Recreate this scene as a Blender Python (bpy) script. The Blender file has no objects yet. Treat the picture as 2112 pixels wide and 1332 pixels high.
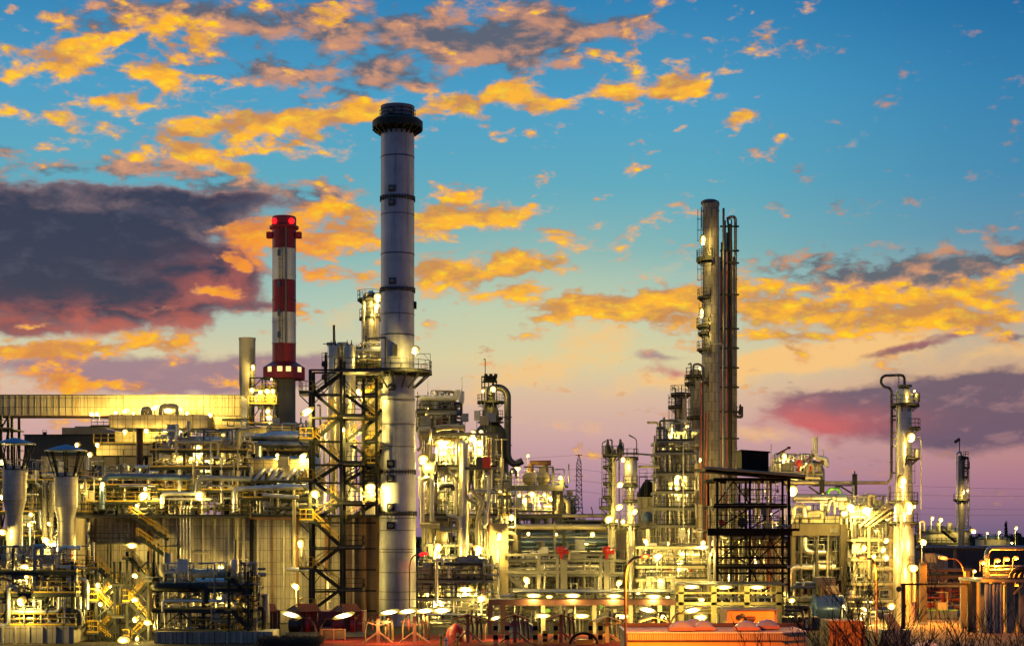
import bpy, math, random
from mathutils import Vector
PI = math.pi
R = math.radians
SC = bpy.context.scene
COL = SC.collection
FOC = 3600.0           # focal length in photo pixels
CX, HY, CAMZ = 1056.0, 1100.0, 10.5

def lin(r, g, b):
    def f(c):
        c = c / 255.0
        return c / 12.92 if c <= 0.04045 else ((c + 0.055) / 1.055) ** 2.4
    return (f(r), f(g), f(b), 1.0)
def X(px, Y): return (px - CX) * Y / FOC
def Z(py, Y): return CAMZ + (HY - py) * Y / FOC
def S(p, Y): return p * Y / FOC
def W(px, py, Y): return (X(px, Y), Y, Z(py, Y))

# ------------------------------------------------------------------ camera, render
cd = bpy.data.cameras.new('camera'); cam = bpy.data.objects.new('camera', cd); COL.objects.link(cam)
cam.location = (0, 0, CAMZ); cam.rotation_euler = (R(90), 0, 0)
cd.sensor_width = 36; cd.lens = FOC / 2112 * 36; cd.shift_y = (HY - 666) / 2112
cd.clip_start = 1; cd.clip_end = 8000
SC.camera = cam
SC.view_settings.view_transform = 'Standard'; SC.view_settings.look = 'None'
SC.view_settings.exposure = 0; SC.view_settings.gamma = 1
SC.render.engine = 'CYCLES'
cy = SC.cycles
cy.max_bounces = 5; cy.diffuse_bounces = 2; cy.glossy_bounces = 3; cy.transmission_bounces = 2; cy.volume_bounces = 0
cy.caustics_reflective = False; cy.caustics_refractive = False
cy.sample_clamp_indirect = 4; cy.sample_clamp_direct = 0
cy.use_light_tree = True
try:
    cy.use_denoising = True; cy.denoiser = 'OPENIMAGEDENOISE'
except Exception:
    pass

# ------------------------------------------------------------------ node helper
class NT:
    def __init__(s, nt): s.nt = nt
    def n(s, t, **kw):
        nd = s.nt.nodes.new(t)
        for k, v in kw.items(): setattr(nd, k, v)
        return nd
    def put(s, sock, v):
        if isinstance(v, bpy.types.NodeSocket): s.nt.links.new(v, sock)
        else: sock.default_value = v
    def m(s, op, a, b=None, c=None, clamp=False):
        nd = s.n('ShaderNodeMath', operation=op); nd.use_clamp = clamp
        s.put(nd.inputs[0], a)
        if b is not None: s.put(nd.inputs[1], b)
        if c is not None: s.put(nd.inputs[2], c)
        return nd.outputs[0]
    def vm(s, op, a, b=None, out=0):
        nd = s.n('ShaderNodeVectorMath', operation=op); s.put(nd.inputs[0], a)
        if b is not None: s.put(nd.inputs[1], b)
        return nd.outputs[out]
    def ss(s, x, lo, hi):
        nd = s.n('ShaderNodeMapRange', interpolation_type='SMOOTHSTEP')
        s.put(nd.inputs[0], x); nd.inputs[1].default_value = lo; nd.inputs[2].default_value = hi
        return nd.outputs[0]
    def mix(s, f, a, b, mode='MIX'):
        nd = s.n('ShaderNodeMix', data_type='RGBA', blend_type=mode)
        s.put(nd.inputs[0], f); s.put(nd.inputs[6], a); s.put(nd.inputs[7], b)
        return nd.outputs[2]
    def noise(s, vec, scale, detail=4, rough=.5, dist=0.0):
        nd = s.n('ShaderNodeTexNoise'); s.put(nd.inputs['Vector'], vec)
        nd.inputs['Scale'].default_value = scale; nd.inputs['Detail'].default_value = detail
        nd.inputs['Roughness'].default_value = rough; nd.inputs['Distortion'].default_value = dist
        return nd
    def ramp(s, f, stops, interp='LINEAR'):
        nd = s.n('ShaderNodeValToRGB'); s.put(nd.inputs[0], f); cr = nd.color_ramp; cr.interpolation = interp
        while len(cr.elements) < len(stops): cr.elements.new(0.5)
        for e, (p, c) in zip(cr.elements, stops): e.position = p; e.color = c
        return nd.outputs[0]
    def mapping(s, vec, loc=(0,0,0), rot=(0,0,0), sc=(1,1,1)):
        nd = s.n('ShaderNodeMapping'); s.put(nd.inputs[0], vec)
        nd.inputs[1].default_value = loc; nd.inputs[2].default_value = rot; nd.inputs[3].default_value = sc
        return nd.outputs[0]
# ------------------------------------------------------------------ the evening sky
def build_world():
    w = bpy.data.worlds.new('World'); SC.world = w; w.use_nodes = True
    nt = w.node_tree; nt.nodes.clear(); T = NT(nt)
    out = T.n('ShaderNodeOutputWorld'); bg = T.n('ShaderNodeBackground')
    nt.links.new(bg.outputs[0], out.inputs[0])
    tc = T.n('ShaderNodeTexCoord')
    sep = T.n('ShaderNodeSeparateXYZ'); nt.links.new(tc.outputs['Generated'], sep.inputs[0])
    # azimuth / elevation of the sky direction (thousandths of a radian, roughly)
    az = T.m('ARCTAN2', sep.outputs[0], sep.outputs[1]); el = T.m('ARCSINE', sep.outputs[2])
    U = T.m('MULTIPLY', az, 3600.0); V = T.m('MULTIPLY', el, 3600.0)
    cb = T.n('ShaderNodeCombineXYZ'); T.put(cb.inputs[0], U); T.put(cb.inputs[1], V); P0 = cb.outputs[0]
    def uv(px, py):
        dx, dz = (px - CX) / FOC, (HY - py) / FOC
        return math.atan(dx) * 3600, math.asin(dz / math.sqrt(1 + dx * dx + dz * dz)) * 3600
    # wobble the coordinates so that no cloud has a smooth outline
    wn = T.noise(T.vm('MULTIPLY', P0, (1 / 150, 1 / 90, 0)), 1.0, 4, .6)
    wob = T.vm('MULTIPLY', T.vm('SUBTRACT', wn.outputs['Color'], (.5, .5, .5)), (120, 60, 0))
    P = T.vm('ADD', P0, wob)
    last = [None]
    def blobs(lst):
        # each patch waits for the one before it, which keeps the shader's memory small
        acc = None
        for (px, py, sx, sy, rot, amp) in lst:
            u, v = uv(px, py)
            q = P if last[0] is None else T.vm('ADD', P, T.vm('MULTIPLY', last[0], (1e-7, 1e-7, 0)))
            mp = T.n('ShaderNodeMapping', vector_type='TEXTURE'); T.put(mp.inputs[0], q)
            mp.inputs[1].default_value = (u, v, 0); mp.inputs[2].default_value = (0, 0, R(rot)); mp.inputs[3].default_value = (sx, sy, 1)
            g = T.m('POWER', .36788, T.vm('DOT_PRODUCT', mp.outputs[0], mp.outputs[0], 1))
            acc = T.m('MULTIPLY', g, amp) if acc is None else T.m('MULTIPLY_ADD', g, amp, acc)
            last[0] = acc
        return acc
    def fbm(off=(0, 0), sc=1.0):
        a = T.noise(T.vm('MULTIPLY', T.vm('ADD', P0, (off[0], off[1], 0)), (sc / 105, sc / 52, 0)), 1.0, 8, .56, .25)
        return T.m('SUBTRACT', a.outputs[0], .5)
    n1 = fbm(); n1o = fbm((14, -22)); n2 = fbm((900, 400), 3.4)
    n = T.m('MULTIPLY_ADD', n2, .85, T.m('MULTIPLY', n1, 2.0))
    # clear-sky gradient: from horizon up, at the left/middle and at the right
    tE = T.m('DIVIDE', V, 1250.0)
    def rp(lst): return T.ramp(tE, [(max(0, uv(1056, y)[1]) / 1250.0, lin(*c)) for y, c in lst])
    mid = rp([(1100, (134, 108, 142)), (1000, (178, 138, 156)), (900, (204, 162, 162)), (820, (216, 180, 160)),
              (740, (214, 202, 164)), (640, (170, 198, 184)), (520, (118, 178, 184)), (380, (92, 168, 190)), (200, (72, 156, 196)), (0, (44, 128, 180))])
    rgt = rp([(1100, (112, 96, 128)), (1000, (168, 118, 138)), (900, (196, 142, 134)), (800, (212, 162, 126)),
              (720, (196, 172, 146)), (620, (150, 164, 160)), (500, (92, 144, 172)), (380, (66, 136, 176)), (200, (46, 124, 173)), (0, (16, 100, 158))])
    sky = T.mix(T.ss(U, 250, 1150), mid, rgt)
    glow = blobs([(1080, 660, 380, 150, 0, 1.0), (1500, 730, 300, 80, 0, .5)])
    sky = T.mix(T.m('MULTIPLY', glow, .4, clamp=True), sky, lin(222, 212, 150))
    # thin high veil
    veil = blobs([(1230, 690, 95, 40, 0, 1), (1150, 760, 150, 40, 8, .7), (1200, 880, 260, 26, -4, .45), (960, 730, 60, 40, -30, .4),
                  (1550, 760, 300, 34, 8, .9), (1700, 740, 260, 22, 6, .8), (1800, 700, 300, 26, 10, .8), (2020, 740, 160, 20, 8, .8), (1600, 900, 160, 20, -4, .7), (1420, 560, 150, 40, 0, .5), (1000, 800, 120, 24, 10, .6), (1780, 280, 50, 24, 35, .35), (720, 650, 120, 40, 20, .6), (60, 960, 200, 50, 0, .6)])
    av = T.ss(T.m('ADD', veil, T.m('MULTIPLY', n, .7)), .25, 1.2)
    sky = T.mix(T.m('MULTIPLY', av, .85), sky, lin(250, 196, 122))
    # grey-brown clouds overhead
    MG = blobs([(330, 20, 250, 40, 0, .72), (700, 50, 240, 50, 0, .85), (950, 85, 190, 60, 0, .8), (740, 145, 100, 40, 0, .7), (560, 155, 70, 22, 0, .8),
                (1100, 60, 130, 60, 0, .6), (200, 350, 200, 16, 3, .8), (650, 205, 130, 26, 4, .7), (430, 110, 110, 50, 0, .7), (470, 375, 240, 30, -4, .8),
                (1690, 545, 190, 30, 6, .8), (1990, 545, 190, 40, 10, .95), (1850, 575, 220, 26, 6, .8), (10, 315, 40, 16, 0, .6), (1030, 95, 70, 30, 0, .6), (200, 60, 160, 40, 0, .5), (1250, 60, 200, 60, 0, .5), (1180, 150, 120, 30, 0, .4), (850, 170, 120, 30, 0, .5), (600, 400, 160, 18, 0, .6), (940, 410, 50, 14, 10, .7)])
    aG = T.ss(T.m('MULTIPLY_ADD', n, 1.7, MG), .30, 1.0)
    shade = T.ss(T.m('SUBTRACT', n1, n1o), -.10, .16)
    cG = T.mix(shade, lin(92, 92, 104), lin(206, 142, 104))
    sky = T.mix(T.m('MULTIPLY', aG, .9), sky, cG)
    MD = blobs([(110, 470, 240, 60, -6, 1.0), (60, 540, 330, 90, 0, 1.25), (330, 540, 170, 110, -10, .85), (120, 620, 300, 56, 0, .95), (470, 440, 150, 44, -8, .7), (470, 560, 90, 40, 0, .5), (640, 420, 160, 22, -4, .75),
                (60, 400, 120, 24, 0, .7), (300, 400, 160, 18, -4, .7), (540, 640, 70, 18, 0, .5), (300, 600, 200, 50, 0, .7), (40, 680, 120, 20, 0, .6)])
    dD = T.m('MULTIPLY_ADD', n2, .35, T.m('MULTIPLY_ADD', n1, 1.8, MD))
    # sunlit orange and yellow clouds
    MO = blobs([(120, 100, 150, 28, 0, .75), (170, 125, 100, 26, 4, .8), (400, 90, 100, 40, -20, .72), (30, 158, 42, 18, 0, .9), (280, 152, 60, 16, 4, .75), (330, 185, 80, 26, 14, .9),
                (240, 212, 50, 14, 0, .6), (80, 190, 60, 14, 0, .6), (440, 215, 70, 20, 0, .75), (560, 248, 190, 20, 4, 1.25), (720, 240, 110, 24, 4, 1.15), (640, 212, 90, 20, 4, .5), (380, 268, 70, 10, 6, .9),
                (940, 218, 90, 26, 8, 1.1), (1030, 185, 70, 24, 6, 1.0), (1120, 215, 90, 22, -6, 1.05), (1260, 195, 60, 18, 0, .85), (1380, 180, 85, 24, 12, 1.1), (1320, 150, 80, 24, 10, .5), (1420, 195, 60, 18, 0, .8),
                (1220, 110, 80, 24, 0, .7), (1540, 85, 70, 36, 10, .75), (1620, 45, 70, 26, 14, .6), (1530, 248, 45, 14, 18, .85), (1590, 225, 50, 10, 6, .6), (1610, 287, 32, 10, 4, .8), (1412, 270, 24, 7, 14, .8), (1680, 240, 26, 10, 0, .6),
                (430, 318, 60, 16, -20, .8), (390, 315, 30, 12, 0, .7), (530, 312, 50, 10, 0, .65), (600, 295, 50, 10, 0, .75), (505, 342, 40, 12, 0, .75), (270, 325, 40, 10, -10, .75), (100, 345, 50, 8, 0, .6), (650, 280, 40, 10, 0, .6),
                (1020, 40, 60, 30, 0, .45), (540, 20, 70, 24, 0, .5), (690, 30, 60, 24, 0, .6),
                (910, 462, 80, 34, 4, 1.05), (1030, 445, 100, 26, -6, 1.1), (920, 420, 60, 16, 10, .6), (1060, 530, 100, 18, -4, .9), (960, 560, 100, 20, 4, .95), (1110, 555, 90, 14, 0, .85), (880, 548, 60, 20, 0, .7),
                (1110, 425, 50, 8, 0, .5), (1290, 540, 60, 14, 0, .5), (1160, 635, 80, 24, 0, 1.0), (1290, 630, 100, 28, 4, 1.05), (1420, 605, 100, 34, 6, 1.2), (1380, 655, 80, 20, 0, .85), (1560, 600, 120, 40, 4, 1.0),
                (1600, 645, 110, 26, 0, .8), (1760, 620, 120, 28, 6, .9), (1900, 625, 110, 30, 8, .85), (2060, 575, 90, 36, 10, .9), (1860, 660, 120, 18, 0, .7), (1640, 690, 110, 12, 0, .6), (2050, 655, 60, 16, 0, .75), (1080, 600, 60, 12, 0, .5),
                (700, 465, 130, 40, 0, 1.0), (640, 520, 120, 30, 0, .95), (520, 500, 80, 60, 0, .75), (700, 430, 100, 18, -6, .8), (480, 545, 50, 16, -10, 1.2), (430, 600, 60, 14, -6, 1.1), (520, 470, 60, 14, 10, 1.0), (430, 470, 30, 10, 0, .9), (330, 640, 60, 12, 0, 1.3), (80, 672, 70, 10, 6, 1.3), (690, 570, 110, 14, 0, .7), (470, 605, 60, 20, -6, .85), (510, 650, 70, 12, 0, .6), (640, 640, 60, 14, 0, .8),
                (190, 715, 170, 16, 3, 1.1), (300, 695, 80, 14, 0, .7), (40, 725, 100, 16, 0, .9), (150, 780, 240, 16, -4, .75), (420, 790, 140, 14, 0, .5), (60, 800, 120, 20, 0, .7), (60, 235, 110, 22, 0, .42), (250, 270, 200, 34, 0, .38), (480, 290, 200, 40, 0, .40), (640, 330, 160, 30, 0, .34), (120, 30, 140, 40, 0, .42), (330, 60, 100, 50, 0, .5), (1000, 600, 160, 50, 0, .42), (1700, 690, 320, 40, 0, .42), (2000, 640, 200, 50, 0, .45), (1230, 500, 200, 40, 0, .36), (760, 600, 140, 30, 0, .4)])
    MO = T.m('SUBTRACT', MO, T.m('MULTIPLY', T.m('MULTIPLY', T.ss(U, 380, 760), T.ss(V, 420, 640)), .5))
    MO = T.m('SUBTRACT', MO, T.m('ADD', T.m('MULTIPLY', T.ss(dD, .75, 1.1), .7), T.m('MULTIPLY', T.m('MULTIPLY', T.ss(U, 400, 700), T.m('SUBTRACT', 1.0, T.ss(V, 250, 360))), .5)))
    dO = T.m('MULTIPLY_ADD', n, 1.9, MO)
    aO = T.ss(dO, .30, 1.02)
    core = T.ss(dO, .5, 1.15)
    warm = T.ss(T.m('MULTIPLY_ADD', n1o, 1.6, T.m('MULTIPLY', n1, -1.6)), -.22, .22)
    cO = T.mix(core, lin(236, 170, 118), lin(255, 180, 36))
    cO = T.mix(T.m('MULTIPLY', T.ss(n2, -.02, .16), T.ss(dO, .6, 1.0)), cO, lin(255, 208, 30))
    cO = T.mix(T.m('MULTIPLY', warm, .72), cO, lin(176, 116, 84))
    reds = blobs([(540, 560, 200, 130, 0, 1.0), (100, 770, 420, 60, 0, .55)])
    cO = T.mix(T.m('MULTIPLY', reds, .6, clamp=True), cO, lin(240, 118, 50))
    # the dark bank at the left and the mauve bank low at the right
    aD = T.ss(dD, .30, .88)
    cD = T.mix(T.ss(dD, .45, 1.3), lin(140, 112, 116), lin(44, 45, 74))
    cD = T.mix(T.m('MULTIPLY', T.ss(T.m('SUBTRACT', n1, n1o), .0, .24), .42), cD, lin(84, 82, 102))
    low = blobs([(200, 665, 330, 34, 0, .8), (450, 600, 110, 60, 0, .7), (250, 720, 200, 24, 0, .6)])
    cD = T.mix(T.m('MULTIPLY', T.m('MULTIPLY', low, .95, clamp=True), T.ss(n1, -.14, .12)), cD, lin(204, 98, 80))
    MM = blobs([(260, 755, 380, 34, 0, 1.0), (380, 790, 260, 34, 0, .9), (740, 740, 140, 40, 0, .5), (560, 760, 100, 40, 0, .6),
                (1900, 850, 330, 46, 2, 1.0), (2000, 800, 200, 36, 4, 1.15), (2080, 880, 300, 60, 0, .9), (1700, 840, 110, 30, 4, .8),
                (1360, 730, 60, 12, 0, .7), (1370, 758, 50, 14, 0, .7), (1960, 690, 130, 12, 14, .75), (1880, 720, 140, 10, 10, .6), (2090, 700, 60, 10, 10, .7), (1550, 770, 40, 10, 0, .5)])
    dM = T.m('MULTIPLY_ADD', n1, 1.5, MM)
    aM = T.ss(dM, .30, .95)
    cM = T.mix(T.ss(U, 200, 700), lin(150, 116, 134), lin(88, 76, 104))
    cM = T.mix(T.m('MULTIPLY', T.ss(T.m('SUBTRACT', n1, n1o), .0, .2), .5), cM, lin(172, 128, 134))
    redr = blobs([(1680, 880, 170, 26, 3, 1.0), (1640, 850, 90, 30, 0, .7), (1365, 757, 60, 16, 0, 1), (1920, 700, 200, 20, 10, .5)])
    cM = T.mix(T.m('MULTIPLY', redr, .75, clamp=True), cM, lin(206, 88, 92))
    sky = T.mix(T.m('MULTIPLY', aM, .88), sky, cM)
    sky = T.mix(T.m('MULTIPLY', aD, .97), sky, cD)
    sky = T.mix(T.m('MULTIPLY', aO, .96), sky, cO)
    # below the horizon: plain dark dusk ground tone
    sky = T.mix(T.ss(V, -60, -5), lin(40, 34, 44), sky)
    # the sky is dimmer and bluer away from the sunset side
    away = T.ss(T.m('ABSOLUTE', az), R(30), R(115))
    sky = T.mix(T.m('MULTIPLY', away, .68), sky, lin(66, 78, 120))
    st = T.n('ShaderNodeTexSky'); st.sky_type = 'NISHITA'; st.sun_disc = False
    st.sun_elevation = R(1.5); st.sun_rotation = R(-60)
    fin = T.mix(1.0, sky, T.mix(1.0, st.outputs[0], (.01, .01, .01, 1), 'MULTIPLY'), 'ADD')
    nt.links.new(fin, bg.inputs[0]); bg.inputs[1].default_value = 1.0
    w.cycles.sampling_method = 'MANUAL'; w.cycles.sample_map_resolution = 512
build_world()
sd = bpy.data.lights.new('sun', 'SUN'); sun = bpy.data.objects.new('sun', sd); COL.objects.link(sun)
sd.energy = .18; sd.angle = R(8); sd.color = (1.0, .62, .38)
sun.rotation_euler = (R(80), 0, R(-118))
# ------------------------------------------------------------------ materials
MATS = {}
def mat(name, rgb, rough=.6, metal=0.0, var=.35, scale=.6, streak=.0, seam=None, dirt=(.35, .28, .2), spec=.5, bump=0):
    """painted / clad / concrete surface: blotchy variation, optional vertical stains, optional panel seams
       seam = (kind, width, height, mortar) with kind 'xz', 'yz', 'cyl'"""
    m = bpy.data.materials.new(name); m.use_nodes = True; nt = m.node_tree; T = NT(nt)
    b = nt.nodes['Principled BSDF']; tc = T.n('ShaderNodeTexCoord'); ob = tc.outputs['Object']
    c = (rgb[0], rgb[1], rgb[2], 1)
    nz = T.noise(ob, scale, 5, .6).outputs[0]
    k = T.ramp(nz, [(.3, (1 - var,) * 3 + (1,)), (.7, (1 + var * .35,) * 3 + (1,))])
    col = T.mix(1.0, c, k, 'MULTIPLY')
    if streak:
        sn = T.noise(T.vm('MULTIPLY', ob, (1.6, 1.6, .09)), 1.0, 6, .65).outputs[0]
        f = T.m('MULTIPLY', T.ss(sn, .5, .72), streak)
        col = T.mix(f, col, (rgb[0] * dirt[0], rgb[1] * dirt[1], rgb[2] * dirt[2], 1))
    if seam:
        kind, wd, ht, mo = seam
        sp = T.n('ShaderNodeSeparateXYZ'); nt.links.new(ob, sp.inputs[0])
        if kind == 'cyl':
            a = T.m('MULTIPLY', T.m('ARCTAN2', sp.outputs[0], sp.outputs[1]), 1.0)
        else:
            a = sp.outputs[0] if kind == 'xz' else sp.outputs[1]
        cb = T.n('ShaderNodeCombineXYZ'); T.put(cb.inputs[0], a); T.put(cb.inputs[1], sp.outputs[2])
        br = T.n('ShaderNodeTexBrick'); br.offset = .5 if kind == 'cyl' else 0.0
        nt.links.new(cb.outputs[0], br.inputs['Vector']); br.inputs['Scale'].default_value = 1
        br.inputs['Brick Width'].default_value = wd; br.inputs['Row Height'].default_value = ht
        br.inputs['Mortar Size'].default_value = mo; br.inputs['Mortar Smooth'].default_value = .3; br.inputs['Bias'].default_value = 0
        br.inputs['Color1'].default_value = (1, 1, 1, 1); br.inputs['Color2'].default_value = (.78, .78, .78, 1); br.inputs['Mortar'].default_value = (.3, .28, .26, 1)
        col = T.mix(1.0, col, br.outputs[0], 'MULTIPLY')
    nt.links.new(col, b.inputs['Base Color'])
    rr = T.m('ADD', T.m('MULTIPLY', nz, .3), rough - .15)
    nt.links.new(rr, b.inputs['Roughness']); b.inputs['Metallic'].default_value = metal; b.inputs['Specular IOR Level'].default_value = spec
    if bump:
        bp = T.n('ShaderNodeBump'); bp.inputs['Strength'].default_value = bump; nt.links.new(T.noise(ob, 3.0, 4).outputs[0], bp.inputs['Height'])
        nt.links.new(bp.outputs[0], b.inputs['Normal'])
    MATS[name] = m
    return m
def emis(name, rgb, s):
    m = bpy.data.materials.new(name); m.use_nodes = True; nt = m.node_tree
    b = nt.nodes['Principled BSDF']; b.inputs['Base Color'].default_value = (rgb[0] * .6, rgb[1] * .6, rgb[2] * .6, 1)
    b.inputs['Emission Color'].default_value = (*rgb, 1); b.inputs['Emission Strength'].default_value = s
    return m
class M: pass
M.dark = mat('dark_green_steel', (.024, .027, .021), .55, .0, .5, 1.2, spec=.22)
M.black = mat('black_steel', (.005, .005, .006), .6, 0, .5, 1.0, spec=.08)
M.brown = mat('red_brown_steel', (.12, .045, .035), .6, 0, .5, .8)
M.grey = mat('grey_painted_steel', (.16, .157, .14), .5, 0, .4, .7, .3)
M.galv = mat('galvanised_steel', (.33, .33, .31), .45, .7, .4, 1.5)
M.alu = mat('aluminium_cladding', (.62, .61, .58), .36, .85, .3, .9, .35)
M.pipeb = mat('beige_pipe_lagging', (.36, .315, .215), .5, .2, .35, .8, .3)
M.pipeg = mat('grey_pipe_lagging', (.30, .31, .32), .42, .6, .35, .8, .3)
M.piped = mat('dark_pipe', (.055, .055, .055), .45, .3, .4, .8)
M.piper = mat('red_brown_pipe', (.30, .06, .03), .5, 0, .4, .8)
M.rust = mat('rusty_steel', (.16, .075, .035), .75, 0, .6, .7, .5)
M.yellow = mat('yellow_paint', (.46, .29, .015), .5, 0, .35, 1.0)
M.red = mat('red_paint', (.48, .025, .02), .45, 0, .35, 1.0)
M.white = mat('white_paint', (.55, .54, .50), .5, 0, .25, .8, .15)
M.conc = mat('concrete', (.22, .205, .17), .85, 0, .35, .5, .35, bump=.2)
M.conct = mat('tall_stack_metal', (.42, .43, .455), .5, .2, .4, .35, .7, dirt=(.42, .36, .34))
M.stackred = mat('stack_red_band', (.30, .012, .014), .5, 0, .3, .3, .2)
M.stackwhite = mat('stack_white_band', (.78, .72, .60), .6, 0, .25, .3, .3)
M.stackgrey = mat('stack_grey_concrete', (.12, .115, .105), .85, 0, .3, .25, .3)
M.beigest = mat('beige_stack', (.40, .36, .27), .75, 0, .25, .3, .2)
M.panel = mat('furnace_panel', (.32, .29, .245), .6, .15, .5, .25, .55, ('xz', .52, 1.42, .035))
M.rib = mat('furnace_rib', (.37, .335, .28), .6, .1, .4, .4, .5)
M.duct = mat('duct_cladding', (.58, .48, .28), .55, .1, .3, .25, .75, ('xz', 1.05, 1.3, .05), dirt=(.5, .3, .12))
M.columnc = mat('tower_lagging', (.31, .285, .235), .5, .35, .4, .3, .5, ('cyl', .62, 1.25, .03))
M.columns = mat('bright_tower_lagging', (.60, .55, .46), .36, .75, .35, .35, .45, ('cyl', .8, 2.2, .012))
M.ventm = mat('vent_cladding', (.52, .50, .44), .42, .5, .25, .4, .2, ('cyl', .8, 1.05, .012))
M.blue = mat('blue_cap_sheet', (.035, .085, .25), .45, .2, .3, .6)
M.blueg = mat('blue_grey_sheet', (.10, .15, .24), .35, .5, .3, .4, .3)
M.wallb = mat('beige_wall', (.34, .28, .18), .75, 0, .35, .3, .5, ('xz', 1.6, 8.0, .02))
M.wally = mat('cream_wall', (.42, .36, .20), .7, 0, .35, .3, .4)
M.walld = mat('dark_sheet_wall', (.055, .056, .062), .6, .2, .4, .3, .4, ('xz', .9, 9.0, .02))
M.walldr = mat('red_dark_panel', (.14, .085, .07), .65, .1, .4, .3, .5, ('xz', 1.2, 1.4, .02))
M.roofr = mat('red_sheet_roof', (.26, .03, .025), .9, 0, .35, .7, .3, ('xz', .3, 30.0, .03), spec=.1)
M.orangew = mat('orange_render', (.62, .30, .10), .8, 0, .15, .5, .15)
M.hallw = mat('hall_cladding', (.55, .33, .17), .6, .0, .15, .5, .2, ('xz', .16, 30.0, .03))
M.dome = mat('skylight_acrylic', (.22, .19, .20), .3, 0, .25, .8)
M.pink = mat('pink_render', (.30, .10, .08), .8, 0, .25, .5, .3)
M.slate = mat('slate_blue_sheet', (.14, .15, .18), .5, .3, .2, .6, 0, ('xz', 30.0, .22, .03))
M.blackbox = mat('black_louvre', (.012, .012, .014), .6, 0, .3, .6, 0, ('xz', 30.0, .34, .05), spec=.1)
M.tank = mat('tank_shell', (.38, .36, .28), .6, .1, .3, .2, .4, ('cyl', .35, 2.0, .01))
M.green = mat('green_container', (.01, .05, .03), .5, 0, .3, .6)
M.greenl = mat('lime_paint', (.10, .32, .05), .5, 0, .3, .6)
M.deck = mat('deck_grating', (.07, .068, .06), .7, .2, .4, 1.5)
M.bark = mat('bark', (.008, .006, .005), .9, 0, .5, 3)
M.glass = mat('dark_glass', (.02, .025, .03), .15, 0, .2, 1)
M.cable = mat('cable', (.02, .02, .02), .6)
M.tyre = mat('black_rubber', (.012, .012, .012), .8)
M.concb = mat('brown_concrete', (.10, .08, .055), .85, 0, .35, .5, .35)
M.gold = mat('amber_reflector', (.10, .065, .012), .5, 0, .2, 2)
M.litwin = emis('lit_window', (1.0, .80, .32), 1.1)
def lens_glow_mat(name, hot, rim, s, r0=.1, rc=.25):  # soft glow halo painted into the oversized lens: bright core, dim amber rim
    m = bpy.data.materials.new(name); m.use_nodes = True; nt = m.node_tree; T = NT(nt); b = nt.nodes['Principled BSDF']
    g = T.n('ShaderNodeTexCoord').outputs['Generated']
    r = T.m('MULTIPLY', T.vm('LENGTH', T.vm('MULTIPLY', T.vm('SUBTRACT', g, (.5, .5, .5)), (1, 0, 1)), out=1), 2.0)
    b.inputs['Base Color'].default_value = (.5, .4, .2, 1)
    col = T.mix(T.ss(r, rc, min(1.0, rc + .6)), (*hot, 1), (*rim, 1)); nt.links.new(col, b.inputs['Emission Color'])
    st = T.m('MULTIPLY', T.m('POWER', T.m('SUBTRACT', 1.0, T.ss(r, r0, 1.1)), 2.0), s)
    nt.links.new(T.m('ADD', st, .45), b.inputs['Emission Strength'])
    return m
M.lampc = {'y': lens_glow_mat('sodium_lens', (1.0, .82, .40), (1.0, .62, .06), 14), 'o': lens_glow_mat('orange_lens', (1.0, .36, .04), (1.0, .12, .002), 7),
           't': lens_glow_mat('tube_lens', (1.0, .86, .45), (1.0, .70, .06), 10, .18, .4), 'r': emis('red_lens', (1.0, .006, .01), 3)}
PCOL = [M.alu, M.alu, M.pipeb, M.pipeb, M.pipeg, M.galv, M.piped, M.grey, M.white]
PDARK = [M.piped, M.pipeg, M.pipeg, M.alu, M.galv, M.dark, M.pipeb]

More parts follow.
